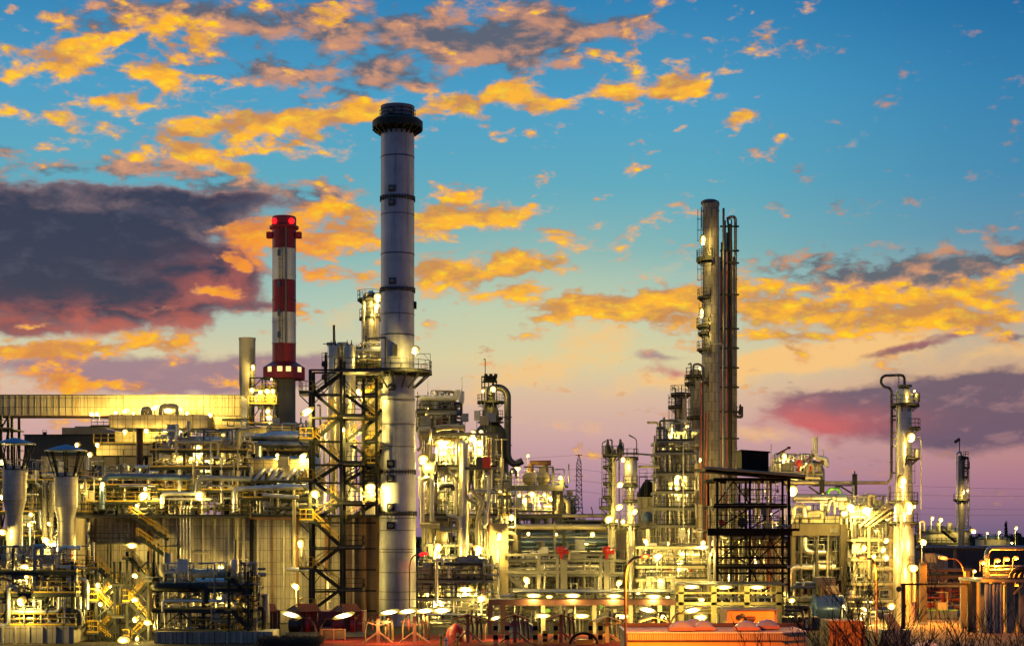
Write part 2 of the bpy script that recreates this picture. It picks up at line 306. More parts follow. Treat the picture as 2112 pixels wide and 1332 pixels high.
# ------------------------------------------------------------------ mesh builder
ORG = {}
class MB:
    def __init__(s): s.v = []; s.f = []
    def quadbox(s, p):      # eight corners: 0-3 bottom ring, 4-7 top ring
        n = len(s.v); s.v += [tuple(q) for q in p]
        s.f += [(n, n + 3, n + 2, n + 1), (n + 4, n + 5, n + 6, n + 7), (n, n + 1, n + 5, n + 4), (n + 1, n + 2, n + 6, n + 5), (n + 2, n + 3, n + 7, n + 6), (n + 3, n, n + 4, n + 7)]
        return s
    def box(s, x0, x1, y0, y1, z0, z1):
        return s.quadbox([(x0, y0, z0), (x1, y0, z0), (x1, y1, z0), (x0, y1, z0), (x0, y0, z1), (x1, y0, z1), (x1, y1, z1), (x0, y1, z1)])
    def bar(s, a, b, w, h=None):
        h = w if h is None else h
        a = Vector(a); b = Vector(b); d = b - a
        if d.length < 1e-6: return s
        d.normalize(); up = Vector((0, 0, 1)) if abs(d.z) < .95 else Vector((0, 1, 0))
        u = d.cross(up).normalized() * (w / 2); t = u.cross(d).normalized() * (h / 2)
        return s.quadbox([a - u - t, a + u - t, a + u + t, a - u + t, b - u - t, b + u - t, b + u + t, b - u + t])
    def tube(s, pts, r, n=None, bend=None, caps=True):
        if n is None: n = 6 if r < .07 else (8 if r < .18 else (12 if r < .5 else 20))
        P = [Vector(p) for p in pts]
        if len(P) > 2:
            Q = [P[0]]
            for i in range(1, len(P) - 1):
                a, b, c = P[i - 1], P[i], P[i + 1]
                br = min((bend if bend else max(r * 2.4, .12)), (a - b).length * .48, (c - b).length * .48)
                s0 = b + (a - b).normalized() * br; s1 = b + (c - b).normalized() * br
                for k in range(5):
                    t = k / 4; Q.append(s0 * (1 - t) ** 2 + b * 2 * t * (1 - t) + s1 * t * t)
            Q.append(P[-1]); P = Q
        rr = r if isinstance(r, (list, tuple)) else [r] * len(P)
        base = len(s.v); ref = None
        for i, p in enumerate(P):
            d = (P[min(i + 1, len(P) - 1)] - P[max(i - 1, 0)])
            if d.length < 1e-9: d = Vector((0, 0, 1))
            d.normalize()
            if ref is None: ref = d.orthogonal().normalized()
            else:
                ref = ref - d * ref.dot(d)
                ref = d.orthogonal().normalized() if ref.length < 1e-6 else ref.normalized()
            w = d.cross(ref)
            for k in range(n):
                a = 2 * PI * k / n; q = p + (ref * math.cos(a) + w * math.sin(a)) * rr[i]; s.v.append(tuple(q))
        for i in range(len(P) - 1):
            for k in range(n):
                a = base + i * n + k; b = base + i * n + (k + 1) % n
                s.f.append((a, b, b + n, a + n))
        if caps:
            s.f.append(tuple(base + k for k in reversed(range(n)))); e = base + (len(P) - 1) * n
            s.f.append(tuple(e + k for k in range(n)))
        return s
    def lathe(s, c, prof, n=24, axis='z', a0=0.0, a1=2 * PI, caps=True):
        full = abs(a1 - a0 - 2 * PI) < 1e-6; m = n if full else n + 1; base = len(s.v)
        for (r, h) in prof:
            for k in range(m):
                a = a0 + (a1 - a0) * k / n; u, w = r * math.cos(a), r * math.sin(a)
                if axis == 'z': q = (c[0] + u, c[1] + w, c[2] + h)
                elif axis == 'x': q = (c[0] + h, c[1] + u, c[2] + w)
                else: q = (c[0] + u, c[1] + h, c[2] - w)
                s.v.append(q)
        L = len(prof)
        for i in range(L - 1):
            for k in range(n if full else n):
                a = base + i * m + k; b = base + i * m + ((k + 1) % m if full else k + 1)
                s.f.append((a, b, b + m, a + m))
        if caps and full:
            if prof[0][0] > 1e-4: s.f.append(tuple(base + k for k in reversed(range(m))))
            if prof[-1][0] > 1e-4: s.f.append(tuple(base + (L - 1) * m + k for k in range(m)))
        return s
    def ringslab(s, c, r0, r1, z0, z1, n=24, a0=0.0, a1=2 * PI):   # flat ring (or arc) plate with thickness
        base = len(s.v); full = abs(a1 - a0 - 2 * PI) < 1e-6; m = n if full else n + 1
        for k in range(m):
            a = a0 + (a1 - a0) * k / n; ca, sa = math.cos(a), math.sin(a)
            for (r, z) in ((r0, z0), (r1, z0), (r1, z1), (r0, z1)): s.v.append((c[0] + r * ca, c[1] + r * sa, c[2] + z))
        for k in range(n):
            a = base + 4 * k; b = base + 4 * ((k + 1) % m if full else k + 1)
            for j in range(4): s.f.append((a + j, a + (j + 1) % 4, b + (j + 1) % 4, b + j))
        if not full:
            s.f.append((base, base + 3, base + 2, base + 1)); e = base + 4 * n; s.f.append((e, e + 1, e + 2, e + 3))
        return s
    def prism(s, poly, y0, y1):        # polygon in x,z pushed along y
        b = len(s.v); n = len(poly)
        s.v += [(x, y0, z) for x, z in poly] + [(x, y1, z) for x, z in poly]
        s.f.append(tuple(b + i for i in range(n))); s.f.append(tuple(b + n + i for i in reversed(range(n))))
        for i in range(n): j = (i + 1) % n; s.f.append((b + i, b + n + i, b + n + j, b + j))
        return s
    def build(s, name, m, parent=None, org=None):
        if not s.v: return None
        me = bpy.data.meshes.new(name)
        o = ORG.get(parent.name, Vector((0, 0, 0))) if parent is not None else Vector(org if org else (0, 0, 0))
        me.from_pydata([(a[0] - o[0], a[1] - o[1], a[2] - o[2]) for a in s.v], [], s.f)
        me.polygons.foreach_set('use_smooth', [True] * len(me.polygons)); me.set_sharp_from_angle(angle=R(38))
        me.materials.append(m); me.update()
        ob = bpy.data.objects.new(name, me); COL.objects.link(ob)
        if parent is not None: ob.parent = parent; ORG[ob.name] = o
        else: ob.location = o; ORG[ob.name] = Vector(o)
        return ob
def tag(o, label, cat, group=None, kind=None):
    o['label'] = label; o['category'] = cat
    if group: o['group'] = group
    if kind: o['kind'] = kind
    return o
def thing(name, label, cat, loc, group=None):
    o = bpy.data.objects.new(name, None); COL.objects.link(o); o.location = loc; o.empty_display_size = .5
    ORG[o.name] = Vector(loc)
    return tag(o, label, cat, group)
def solo(name, mb, m, label, cat, org, group=None):
    return tag(mb.build(name, m, None, org), label, cat, group)
def struct(name, mb, m, org=(0, 0, 0), kind='structure'):
    o = mb.build(name, m, None, org); o['kind'] = kind; return o
TH = .05
def rail(mb, pts, h=1.1, sp=1.4, t=TH, toe=True):
    P = [Vector(p) for p in pts]
    for a, b in zip(P[:-1], P[1:]):
        L = (b - a).length; k = max(1, round(L / sp))
        for i in range(k + 1):
            q = a + (b - a) * (i / k); mb.bar(q, q + Vector((0, 0, h)), t)
        for f in (1.0, .55): mb.bar(a + Vector((0, 0, h * f)), b + Vector((0, 0, h * f)), t)
        if toe: mb.bar(a + Vector((0, 0, .08)), b + Vector((0, 0, .08)), .02, .16)
    return mb
def ring_rail(mb, c, r, z, a0=0, a1=2 * PI, h=1.1, sp=.9, t=TH):
    n = max(4, int(r * abs(a1 - a0) / sp))
    pts = [(c[0] + r * math.cos(a0 + (a1 - a0) * k / n), c[1] + r * math.sin(a0 + (a1 - a0) * k / n), z) for k in range(n + 1)]
    return rail(mb, pts, h, 99, t)
def cage_ladder(mb, x, y, z0, z1, nx, ny, t=.05, cage=True):      # ladder whose climber faces (nx,ny) outward
    px, py = -ny, nx; w = .25
    for s in (-1, 1): mb.bar((x + px * w * s, y + py * w * s, z0), (x + px * w * s, y + py * w * s, z1), t)
    k = int((z1 - z0) / .6)
    for i in range(k):
        z = z0 + .6 * i; mb.bar((x + px * w, y + py * w, z), (x - px * w, y - py * w, z), .035)
    if cage:
        z = z0 + 2.2
        while z < z1:
            pts = [(x + px * .4 * math.cos(a) + nx * .75 * math.sin(a), y + py * .4 * math.cos(a) + ny * .75 * math.sin(a), z) for a in [PI * q / 5 for q in range(6)]]
            for a, b in zip(pts[:-1], pts[1:]): mb.bar(a, b, .04)
            z += 1.4
        for a in (PI * .2, PI * .5, PI * .8):
            q = (x + px * .4 * math.cos(a) + nx * .75 * math.sin(a), y + py * .4 * math.cos(a) + ny * .75 * math.sin(a))
            mb.bar((q[0], q[1], z0 + 2.2), (q[0], q[1], z1), .035)
def stair(ms, mr, a, b, w=.9, steps=None, t=.05):
    """flight from a (low) to b (high) along x or y; ms gets stringers + treads, mr the handrails"""
    a = Vector(a); b = Vector(b); d = b - a; hd = Vector((d.x, d.y, 0)).normalized(); sd_ = Vector((-hd.y, hd.x, 0)) * (w / 2)
    for s in (-1, 1):
        ms.bar(a + sd_ * s, b + sd_ * s, .08, .34)
        for f in (1.0, .55): mr.bar(a + sd_ * s + Vector((0, 0, f)), b + sd_ * s + Vector((0, 0, f)), t)
        k = max(2, int(d.length / 1.3))
        for i in range(k + 1):
            q = a + sd_ * s + d * (i / k); mr.bar(q, q + Vector((0, 0, 1)), t)
    n = max(3, int(abs(d.z) / .24))
    for i in range(n):
        q = a + d * ((i + .5) / n); ms.bar(q - sd_, q + sd_, .26, .04)
def pipe(parent, pts, r, m, name='pipe', flange=True, rng=random, bend=None):
    mb = MB(); mb.tube(pts, r, bend=bend)
    if flange and r > .05:
        P = [Vector(p) for p in pts]
        for a, b in zip(P[:-1], P[1:]):
            L = (b - a).length
            if L > 3:
                for q in range(1, int(L / 4.5) + 1):
                    c = a + (b - a) * min(.93, (q * 4.5 - 1.4 + rng.random()) / L); d = (b - a).normalized() * .04
                    mb.tube([c - d * 1.2, c + d * 1.2], r * 1.28 + .03)
    return mb.build(name, m, parent)
def vessel_h(parent, c, L, r, m, axis='x', name='drum', dome=.35, n=20):
    pr = [(.01, -L / 2 - r * dome), (r * .5, -L / 2 - r * dome * .85), (r * .85, -L / 2 - r * dome * .45), (r, -L / 2), (r * 1.03, -L / 2 + .02), (r * 1.03, -L / 2 + .12), (r, -L / 2 + .14),
          (r, L / 2 - .14), (r * 1.03, L / 2 - .12), (r * 1.03, L / 2 - .02), (r, L / 2), (r * .85, L / 2 + r * dome * .45), (r * .5, L / 2 + r * dome * .85), (.01, L / 2 + r * dome)]
    mb = MB().lathe(c, pr, n, axis)
    for s in (-1, 1):
        q = s * L * .3
        if axis == 'x': mb.box(c[0] + q - .12, c[0] + q + .12, c[1] - r * .7, c[1] + r * .7, c[2] - r - .45, c[2] - r * .75)
        else: mb.box(c[0] - r * .7, c[0] + r * .7, c[1] + q - .12, c[1] + q + .12, c[2] - r - .45, c[2] - r * .75)
    return mb.build(name, m, parent)
def vessel_v(parent, c, H, r, m, name='vessel', n=16):
    mb = MB().lathe(c, [(r * .55, 0), (r * .55, .3), (r * .9, .45), (r, .7), (r, H - r * .5), (r * .9, H - r * .2), (r * .55, H - .03), (.01, H)], n)
    mb.tube([(c[0], c[1], c[2] + H - .05), (c[0], c[1], c[2] + H + .4)], .09)
    return mb.build(name, m, parent)

# ------------------------------------------------------------------ process structure full of pipework
RACKS = []
def rack(label, px0, px1, pys, Y0, dep=8, bay=4.6, seed=1, steel=None, railm=None, nh=16, nv=12, ves=3, cat='pipe rack', name='pipe_rack', base=None, pal=None, brace=.5,
         top=True, rmax=.34, decks=None, group=None, vdens=1.0, rails=True, col=.28, drums=True, valves=6):
    rng = random.Random(seed); steel = steel or M.dark; railm = railm or M.yellow; pal = pal or PCOL
    x0, x1 = X(px0, Y0), X(px1, Y0); Y1 = Y0 + dep
    zs = [Z(p, Y0) for p in pys]                       # top level first
    RACKS.append((x0, x1, zs[0] + 3, Z(base, Y0) if base else 0.0, Y0))
    zb = 0.0 if base is None else Z(base, Y0)
    root = thing(name, label, cat, ((x0 + x1) / 2, Y0 + dep / 2, zb), group)
    nb = max(1, round((x1 - x0) / bay)); xs = [x0 + (x1 - x0) * i / nb for i in range(nb + 1)]
    for i, x in enumerate(xs):
        for y in (Y0, Y1):
            MB().box(x - col / 2, x + col / 2, y - col / 2, y + col / 2, zb, zs[0] + (.0 if not top else 1.0)).build('column', steel, root)
    lv = zs + [zb]
    for j, z in enumerate(zs):
        d = MB(); d.box(x0 - .4, x1 + .4, Y0 - .5, Y1 + .5, z - .06, z)
        d.build('deck', M.deck, root)
        f = MB()
        for y in (Y0 - .45, Y1 + .45): f.bar((x0 - .45, y, z - .22), (x1 + .45, y, z - .22), .12, .3)
        for x in (x0 - .42, x1 + .42): f.bar((x, Y0 - .38, z - .22), (x, Y1 + .38, z - .22), .1, .28)
        f.build('edge_beam', steel, root)
        if rails and (j > 0 or top):
            r = rail(MB(), [(x0 - .4, Y0 - .45, z), (x1 + .4, Y0 - .45, z), (x1 + .4, Y1 + .45, z)]); r.build('railing', railm, root)
        zl = lv[j + 1]
        for i in range(nb):
            if rng.random() < brace and zl < z - 1:
                b = MB(); a = xs[i], xs[i + 1]
                if rng.random() < .5: a = a[::-1]
                if rng.random() < .35:
                    mid = (a[0] + a[1]) / 2; b.bar((a[0], Y0, zl + .1), (mid, Y0, z - .35), .13); b.bar((a[1], Y0, zl + .1), (mid, Y0, z - .35), .13)
                else: b.bar((a[0], Y0, zl + .1), (a[1], Y0, z - .35), .14)
                b.build('brace', steel, root)
    zt = zs[0] + (2.4 if top else -.3)
    H = zt - zb; radii = [.04, .05, .07, .09, .12, .16, .22, rmax]
    for j, z in enumerate(zs):                         # cable trays, conduits and hangers: the fine black lines
        zl = lv[j + 1]
        if z - zl < 1.2: continue
        for k in range(2):
            yy = Y0 - .3 + k * dep * .45; zz = zl + (z - zl) * rng.uniform(.55, .85); a = rng.uniform(x0, x0 + (x1 - x0) * .4); b = rng.uniform(x0 + (x1 - x0) * .6, x1)
            t = MB(); t.bar((a, yy, zz), (b, yy, zz), .3, .07)
            for q in range(int((b - a) / 1.6)): t.bar((a + .6 + q * 1.6, yy, zz), (a + .6 + q * 1.6, yy, z - .1), .035)
            t.build('cable_tray', steel, root)
        for k in range(int((x1 - x0) / 1.5)):
            xx = rng.uniform(x0, x1); yy = rng.choice((Y0 - .42, Y0 - .42, Y0 + 1.5)); MB().tube([(xx, yy, zl + rng.uniform(0, .5) * (z - zl)), (xx, yy, z), ], rng.choice((.03, .04, .055)), n=5).build('conduit', rng.choice((steel, steel, M.galv, M.piped)), root)
    nh, nv, valves = min(98, int(nh * 1.7)), min(98, int(nv * 2.1)), int(valves * 1.5)
    for i in range(nh):                                # horizontal runs with turned ends
        r = rng.choice(radii); y = rng.uniform(Y0 + 1.5, Y0 + dep * .8) if rng.random() < .72 else rng.uniform(Y0 - .6, Y0 + .6)
        a, b = sorted((rng.uniform(x0 - .5, x1 + .5), rng.uniform(x0 - .5, x1 + .5)))
        if b - a < 3: b = min(x1 + 1, a + 3 + 4 * rng.random())
        z = zb + .6 + rng.random() * (H - 1.0)
        pts = [(a, y, z), (b, y, z)]
        if rng.random() < .75: pts = [(a, y, max(zb + .2, z + rng.choice((-1, -1, 1)) * rng.uniform(.8, 3)))] + pts
        else: pts = [(a, y + rng.uniform(1, 3), z)] + pts
        if rng.random() < .75: pts = pts + [(b, y, max(zb + .2, z + rng.choice((-1, -1, 1)) * rng.uniform(.8, 3)))]
        pipe(root, pts, r, rng.choice(pal), rng=rng)
    for i in range(int(nv * vdens)):                   # risers
        r = rng.choice(radii[:7]); x = rng.uniform(x0, x1); y = rng.uniform(Y0 + 1.3, Y0 + dep * .8) if rng.random() < .75 else rng.uniform(Y0 - .5, Y0 + .4)
        za = zb + rng.random() * H * .6; zc = min(zt, za + 2 + rng.random() * H * .7)
        pts = [(x, y, za), (x, y, zc)]
        k = rng.random()
        if k < .4: pts.append((x + rng.choice((-1, 1)) * rng.uniform(.6, 2.5), y, zc))
        elif k < .6: pts += [(x + .7, y, zc), (x + .7, y, zc - rng.uniform(.5, 1.4))]
        elif k < .8: pts.append((x, y + rng.uniform(.6, 2), zc))
        if rng.random() < .4: pts.insert(0, (x + rng.choice((-1, 1)) * rng.uniform(.5, 2), y, za))
        pipe(root, pts, r, rng.choice(pal), 'riser_pipe', rng=rng)
    for i in range(min(70, int((nh + nv) * .55))):      # small-bore lines with many turns
        x = rng.uniform(x0, x1); y = rng.uniform(Y0 - .5, Y0 + 3); z = zb + .5 + rng.random() * (H - 1); pts = [(x, y, z)]; ax = rng.random() < .5
        for q in range(rng.randint(2, 5)):
            if ax: x = min(x1 + .4, max(x0 - .4, x + rng.choice((-1, 1)) * rng.uniform(.5, 3)))
            else: z = min(zt, max(zb + .1, z + rng.choice((-1, 1)) * rng.uniform(.5, 2.6)))
            if (x, y, z) != pts[-1]: pts.append((x, y, z))
            ax = not ax
        if len(pts) > 1: MB().tube(pts, rng.choice((.03, .04, .055, .075)), bend=.15).build('small_line', rng.choice(pal + [M.white, M.galv, M.pipeb]), root)
    for i in range(ves):
        z = rng.choice(zs); x = rng.uniform(x0 + 1, x1 - 1); y = rng.uniform(Y0 + 1.9, Y0 + dep * .7)
        if z == zs[0] and not top: z = zs[-1]
        if drums and rng.random() < .45: vessel_h(root, (x, y, z + 1.15), rng.uniform(1.6, 3.2), rng.uniform(.4, .7), rng.choice((M.alu, M.pipeb, M.columns)), 'x')
        else: vessel_v(root, (x, y, z), rng.uniform(1.4, 2.6), rng.uniform(.25, .5), rng.choice((M.alu, M.pipeb, M.grey, M.white)))
    for i in range(valves):
        z = rng.choice(lv) + rng.uniform(.4, 1.8); x = rng.uniform(x0, x1); y = Y0 - rng.uniform(-.6, .3)
        k = rng.random()
        if k < .5:
            mb = MB().tube([(x, y, z), (x, y, z + .5)], .05); mb.lathe((x, y, z + .5), [(.22, -.03), (.26, 0), (.22, .03)], 10); mb.lathe((x, y, z - .1), [(.12, -.15), (.2, 0), (.12, .15)], 8)
            mb.bar((x, y, z), (x, Y0 + dep * .5, z), .05)
            mb.build('valve', rng.choice((M.red, M.dark, M.grey, M.galv)), root)
        else:
            w, h = rng.uniform(.3, .7), rng.uniform(.4, .9)
            MB().box(x - w, x + w, y, y + .35, z, z + h * 1.6).bar((x, y + .2, z), (x, y + .2, z - 1.2), .08).build('cabinet', rng.choice((M.grey, M.white, M.galv, M.pipeb)), root)
    return root

# ------------------------------------------------------------------ lagged process tower
def tower(label, px, Y, top, bot, rp, m=None, plats=(), pipes=(), ladders=(), head='dome', name='process_tower', cat='process tower', rings=(), group=None, n=28, prof=None, steel=None, lug=True, railm=None):
    m = m or M.columnc; steel = steel or M.dark; railm = railm or steel
    x, r = X(px, Y), S(rp, Y); Yf = Y - r; zt = Z(top, Yf); zb = 0.0 if bot is None else Z(bot, Yf)     # heights read off the near face
    root = thing(name, label, cat, (x, Y, zb), group); c = (x, Y, 0)
    if prof: pr = [(S(q, Y), Z(p, Yf)) for p, q in prof]
    elif head == 'dome': pr = [(r, zb), (r, zt - r * .62), (r * .93, zt - r * .3), (r * .72, zt - r * .1), (r * .35, zt - .03), (.01, zt)]
    else: pr = [(r, zb), (r, zt)]
    MB().lathe(c, pr, n).build('shell', m, root)
    for p in rings:
        z = Z(p, Yf); MB().lathe(c, [(r * .98, z - .09), (r * 1.05, z - .07), (r * 1.05, z + .07), (r * .98, z + .09)], n, caps=False).build('seam_ring', m, root)
    for (p, a0, a1, ext) in plats:
        z = Z(p, Yf); e = S(ext, Y); A0, A1 = R(a0), R(a1)
        MB().ringslab(c, r * 1.01, r + e, z - .12, z, 20, A0, A1).build('platform', M.deck, root)
        q = ring_rail(MB(), (x, Y), r + e - .05, z, A0, A1)
        if abs(a1 - a0) < 359:
            for A in (A0, A1):
                rail(q, [(x + math.cos(A) * r * 1.05, Y + math.sin(A) * r * 1.05, z), (x + math.cos(A) * (r + e - .05), Y + math.sin(A) * (r + e - .05), z)], 1.1, 99)
        q.build('railing', railm, root)
        bm = MB(); k = max(2, int(abs(a1 - a0) / 45))
        for i in range(k + 1):
            A = A0 + (A1 - A0) * i / k; ca, sa = math.cos(A), math.sin(A)
            bm.bar((x + ca * (r + e * .92), Y + sa * (r + e * .92), z - .13), (x + ca * r, Y + sa * r, z - .13 - e * .75), .1)
            bm.bar((x + ca * r, Y + sa * r, z - .2), (x + ca * (r + e), Y + sa * (r + e), z - .2), .1, .16)
        bm.ringslab(c, r * 1.0, r * 1.04, z - .3, z - .13, 20, A0, A1)
        bm.build('bracket', steel, root)
    for (a, p0, p1) in ladders:
        A = R(a); ca, sa = math.cos(A), math.sin(A)
        mb = MB(); cage_ladder(mb, x + ca * (r + .2), Y + sa * (r + .2), Z(p1, Yf), Z(p0, Yf), ca, sa); mb.build('ladder', steel, root)
    for (pts, pr_, pm) in pipes:       # pts: (px, py, dy) relative depth
        pipe(root, [(X(a, Y), Y + d, Z(b, Yf)) for a, b, d in pts], S(pr_, Y), pm, 'pipe', bend=S(pr_, Y) * 3.2)
    return root
# ------------------------------------------------------------------ ground
def ground():
    m = bpy.data.materials.new('asphalt'); m.use_nodes = True; nt = m.node_tree; T = NT(nt); b = nt.nodes['Principled BSDF']
    ob = T.n('ShaderNodeTexCoord').outputs['Object']
    a = T.noise(ob, .12, 6, .65).outputs[0]; c = T.noise(ob, 2.5, 4, .6).outputs[0]
    col = T.ramp(T.m('ADD', T.m('MULTIPLY', a, .7), T.m('MULTIPLY', c, .3)), [(.3, (.02, .018, .017, 1)), (.55, (.04, .036, .033, 1)), (.75, (.075, .065, .055, 1))])
    nt.links.new(col, b.inputs['Base Color']); b.inputs['Roughness'].default_value = .9; b.inputs['Specular IOR Level'].default_value = .04
    struct('ground', MB().quadbox([(-3000, 20, -.5), (3000, 20, -.5), (3000, 6000, -.5), (-3000, 6000, -.5), (-3000, 20, 0), (3000, 20, 0), (3000, 6000, 0), (-3000, 6000, 0)]), m)
    red = mat('red_paving', (.17, .018, .022), .9, 0, .4, .35, .0, spec=.02)
    y0, y1 = 158, 181
    mb = MB(); mb.quadbox([(X(540, y0), y0, .0), (X(1300, y0), y0, .0), (X(1300, y0), y1, .0), (X(540, y0), y1, .0), (X(540, y0), y0, .03), (X(1300, y0), y0, .03), (X(1300, y0), y1, .03), (X(540, y0), y1, .03)])
    struct('pavement', mb, red)
    yd = mat('concrete_road', (.17, .14, .11), .9, 0, .35, .2, 0, spec=.03)
    x0, x1 = X(1830, 180), X(2060, 180)
    mb = MB().quadbox([(x0, 150, .0), (x1, 150, .0), (x1 + 14, 262, .0), (x0, 262, .0), (x0, 150, .02), (x1, 150, .02), (x1 + 14, 262, .02), (x0, 262, .02)])
    struct('road', mb, yd)
    mb = MB().box(x0 - .3, x0, 150, 262, 0, .13); struct('kerb', mb, M.conc)
    # far wood on the horizon: one mass of leaf clumps
    rng = random.Random(5); mb = MB()
    for i in range(900):
        x = rng.uniform(-420, 520); y = rng.uniform(1150, 1500); h = rng.uniform(3, 9) * (1.3 if rng.random() < .2 else 1); w = rng.uniform(3, 8)
        for k in range(4):
            a = rng.random() * PI; z0 = rng.uniform(0, h * .5); cw = w * rng.uniform(.3, .7)
            ca, sa = math.cos(a) * cw, math.sin(a) * cw; ox = rng.uniform(-w, w) * .5
            n = len(mb.v); mb.v += [(x + ox - ca, y - sa, z0), (x + ox + ca, y + sa, z0), (x + ox + ca * .5, y + sa * .5, z0 + h * rng.uniform(.5, .8)), (x + ox - ca * .6, y - sa * .6, z0 + h * rng.uniform(.4, .7))]
            mb.f.append((n, n + 1, n + 2, n + 3))
    o = struct('far_woods', mb, mat('far_foliage', (.04, .045, .03), .9, 0, .4, .05), kind='stuff')
ground()

# ------------------------------------------------------------------ the big grey stack
def big_stack():
    Y = 200; px = 820; x = X(px, Y); c = (x, Y, 0); zt = Z(212, Y - 1.9); s = Y / FOC
    root = thing('chimney_stack', 'tallest grey metal chimney stack with bolted flange rings and a dark collared top', 'chimney', (x, Y, 0))
    r = 34.5 * s; rb = 37.5 * s
    z = lambda p: Z(p, Y - 1.9)
    MB().lathe(c, [(rb + .05, 0), (rb, z(1060)), (r + .12, z(900)), (r, z(780)), (r, z(236))], 40).build('shaft', M.conct, root)
    MB().lathe(c, [(r * .99, z(240)), (r * 1.0, z(233)), (r * .995, z(218)), (r * 1.015, z(214)), (r * 1.015, zt), (r * .93, zt), (r * .93, z(226)), (.01, z(226))], 40).build('rim', mat('sooty_metal', (.17, .17, .19), .6, .3), root)
    mb = MB(); mb.lathe(c, [(r * .99, z(266)), (r * 1.05, z(262)), (52 * s, z(257)), (52 * s, z(244)), (r * 1.30, z(238)), (r * 1.02, z(236))], 40)
    for k in range(20):
        a = 2 * PI * k / 20; ca, sa = math.cos(a), math.sin(a)
        mb.bar((x + ca * r, Y + sa * r, z(270)), (x + ca * 51 * s, Y + sa * 51 * s, z(259)), .12, .3)
    mb.build('collar', M.dark, root)
    q = ring_rail(MB(), (x, Y), r * 1.06, z(237), h=.95, sp=1.2, t=.05); q.build('railing', M.black, root)
    for p in (404, 594, 770, 972, 1058):
        f = MB(); rr = (r if p < 900 else r + (.10 if p < 1000 else .2)); zz = z(p)
        f.lathe(c, [(rr * .99, zz - .22), (rr * 1.03, zz - .1), (rr * 1.05, zz - .04), (rr * 1.05, zz + .06), (rr * 1.03, zz + .1), (rr * .99, zz + .2)], 40, caps=False)
        for k in range(36):
            a = 2 * PI * k / 36; ca, sa = math.cos(a), math.sin(a)
            f.bar((x + ca * rr * 1.035, Y + sa * rr * 1.035, zz - .3), (x + ca * rr * 1.035, Y + sa * rr * 1.035, zz + .26), .1)
        f.build('flange_ring', M.piped, root)
    for p in (318, 438, 520, 645, 688, 822, 873, 920, 1068, 1093, 1132, 1138, 1180, 1220, 1236):
        zz = z(p); rr = r if p < 800 else (r + .12 if p < 1000 else rb)
        MB().lathe(c, [(rr * .99, zz - .07), (rr * 1.022, zz - .05), (rr * 1.022, zz + .05), (rr * .99, zz + .07)], 40, caps=False).build('seam_ring', M.piped if p in (318, 520, 688) else M.grey, root)
    for (qx, p) in ((810, 388), (810, 417), (811, 579), (808, 228), (810, 799), (808, 956), (808, 987), (808, 1045), (808, 1083)):
        xx = X(qx, Y); dx = xx - x; rr = r if p < 800 else (r + .13 if p < 1000 else rb); yy = Y - math.sqrt(rr * rr - dx * dx); zz = z(p); h = .36 if p < 900 else .42
        o = MB(); o.box(xx - h, xx + h, yy - .14, yy + .2, zz - h, zz + h); o.box(xx + h + .06, xx + h + .14, yy - .2, yy + .2, zz - h * 1.1, zz + h * 1.1)
        o = o.build('inspection_hatch', M.piped if p < 900 else M.dark, root)
        MB().lathe((xx, yy - .13, zz), [(h * .62, 0), (h * .62, -.12), (h * .45, -.18), (.01, -.18)], 16, 'y').build('cover', M.grey, o)
    g = MB(); g.box(x + r - .05, x + r + .25, Y - .4, Y + .4, z(632), z(618)); g.build('junction_box', M.dark, root)
    # work platform half way up, with handrail and knee braces
    zp = z(764); e = 71 * s
    MB().ringslab(c, r * 1.02, e, -.18 + zp, zp, 30).build('platform', M.deck, root)
    ring_rail(MB(), (x, Y), e - .06, zp, h=1.2, sp=1.1, t=.06).build('railing', M.dark, root)
    b = MB()
    for k in range(14):
        a = 2 * PI * k / 14 + .1; ca, sa = math.cos(a), math.sin(a)
        b.bar((x + ca * e * .97, Y + sa * e * .97, zp - .2), (x + ca * r, Y + sa * r, zp - 1.9), .14); b.bar((x + ca * r, Y + sa * r, zp - .28), (x + ca * e, Y + sa * e, zp - .28), .12, .2)
    b.build('bracket', M.dark, root)
    f = MB(); f.bar((x + e - .2, Y, zp), (x + e - .2, Y, zp + 2.1), .06); f.bar((x + e - .2, Y, zp + 2.1), (x + e - 2.0, Y, zp + 2.1), .06); f.bar((x + e - .2, Y, zp + 1.2), (x + e - 1.0, Y, zp + 2.1), .05); f.build('davit', M.dark, root)
    # conical shroud at the foot of the taper
    pipe(root, [(X(760, Y), Y - 1.0, z(697)), (X(799, Y), Y - 2.6, z(697)), (X(799, Y), Y - 2.6, z(758))], .13, M.piped, 'vent_pipe')
    mb = MB(); mb.box(X(812, Y), X(822, Y), Y - r - .9, Y - r - .1, z(735), z(712)); mb.build('analyser_box', M.piped, root)
    mb = MB(); sp = 0
    for k in range(3):
        a = -PI * 1.0 + k * PI * .06; ca, sa = math.cos(a), math.sin(a)
        q = [(rb + .0, 1064), (rb + .38, 1060), (rb + .22, 1000), (r + .1, 956)]
        p4 = [(x + ca * rr, Y + sa * rr, z(pp)) for rr, pp in q]; n = len(mb.v); t = Vector((-sa, ca, 0)) * .05
        mb.v += [tuple(Vector(p) - t) for p in p4] + [tuple(Vector(p) + t) for p in p4]
        mb.f += [(n, n + 1, n + 2, n + 3), (n + 7, n + 6, n + 5, n + 4)] + [(n + i, n + 4 + i, n + 4 + (i + 1) % 4, n + (i + 1) % 4) for i in range(4)]
    mb.build('gusset', M.piped, root)
big_stack()

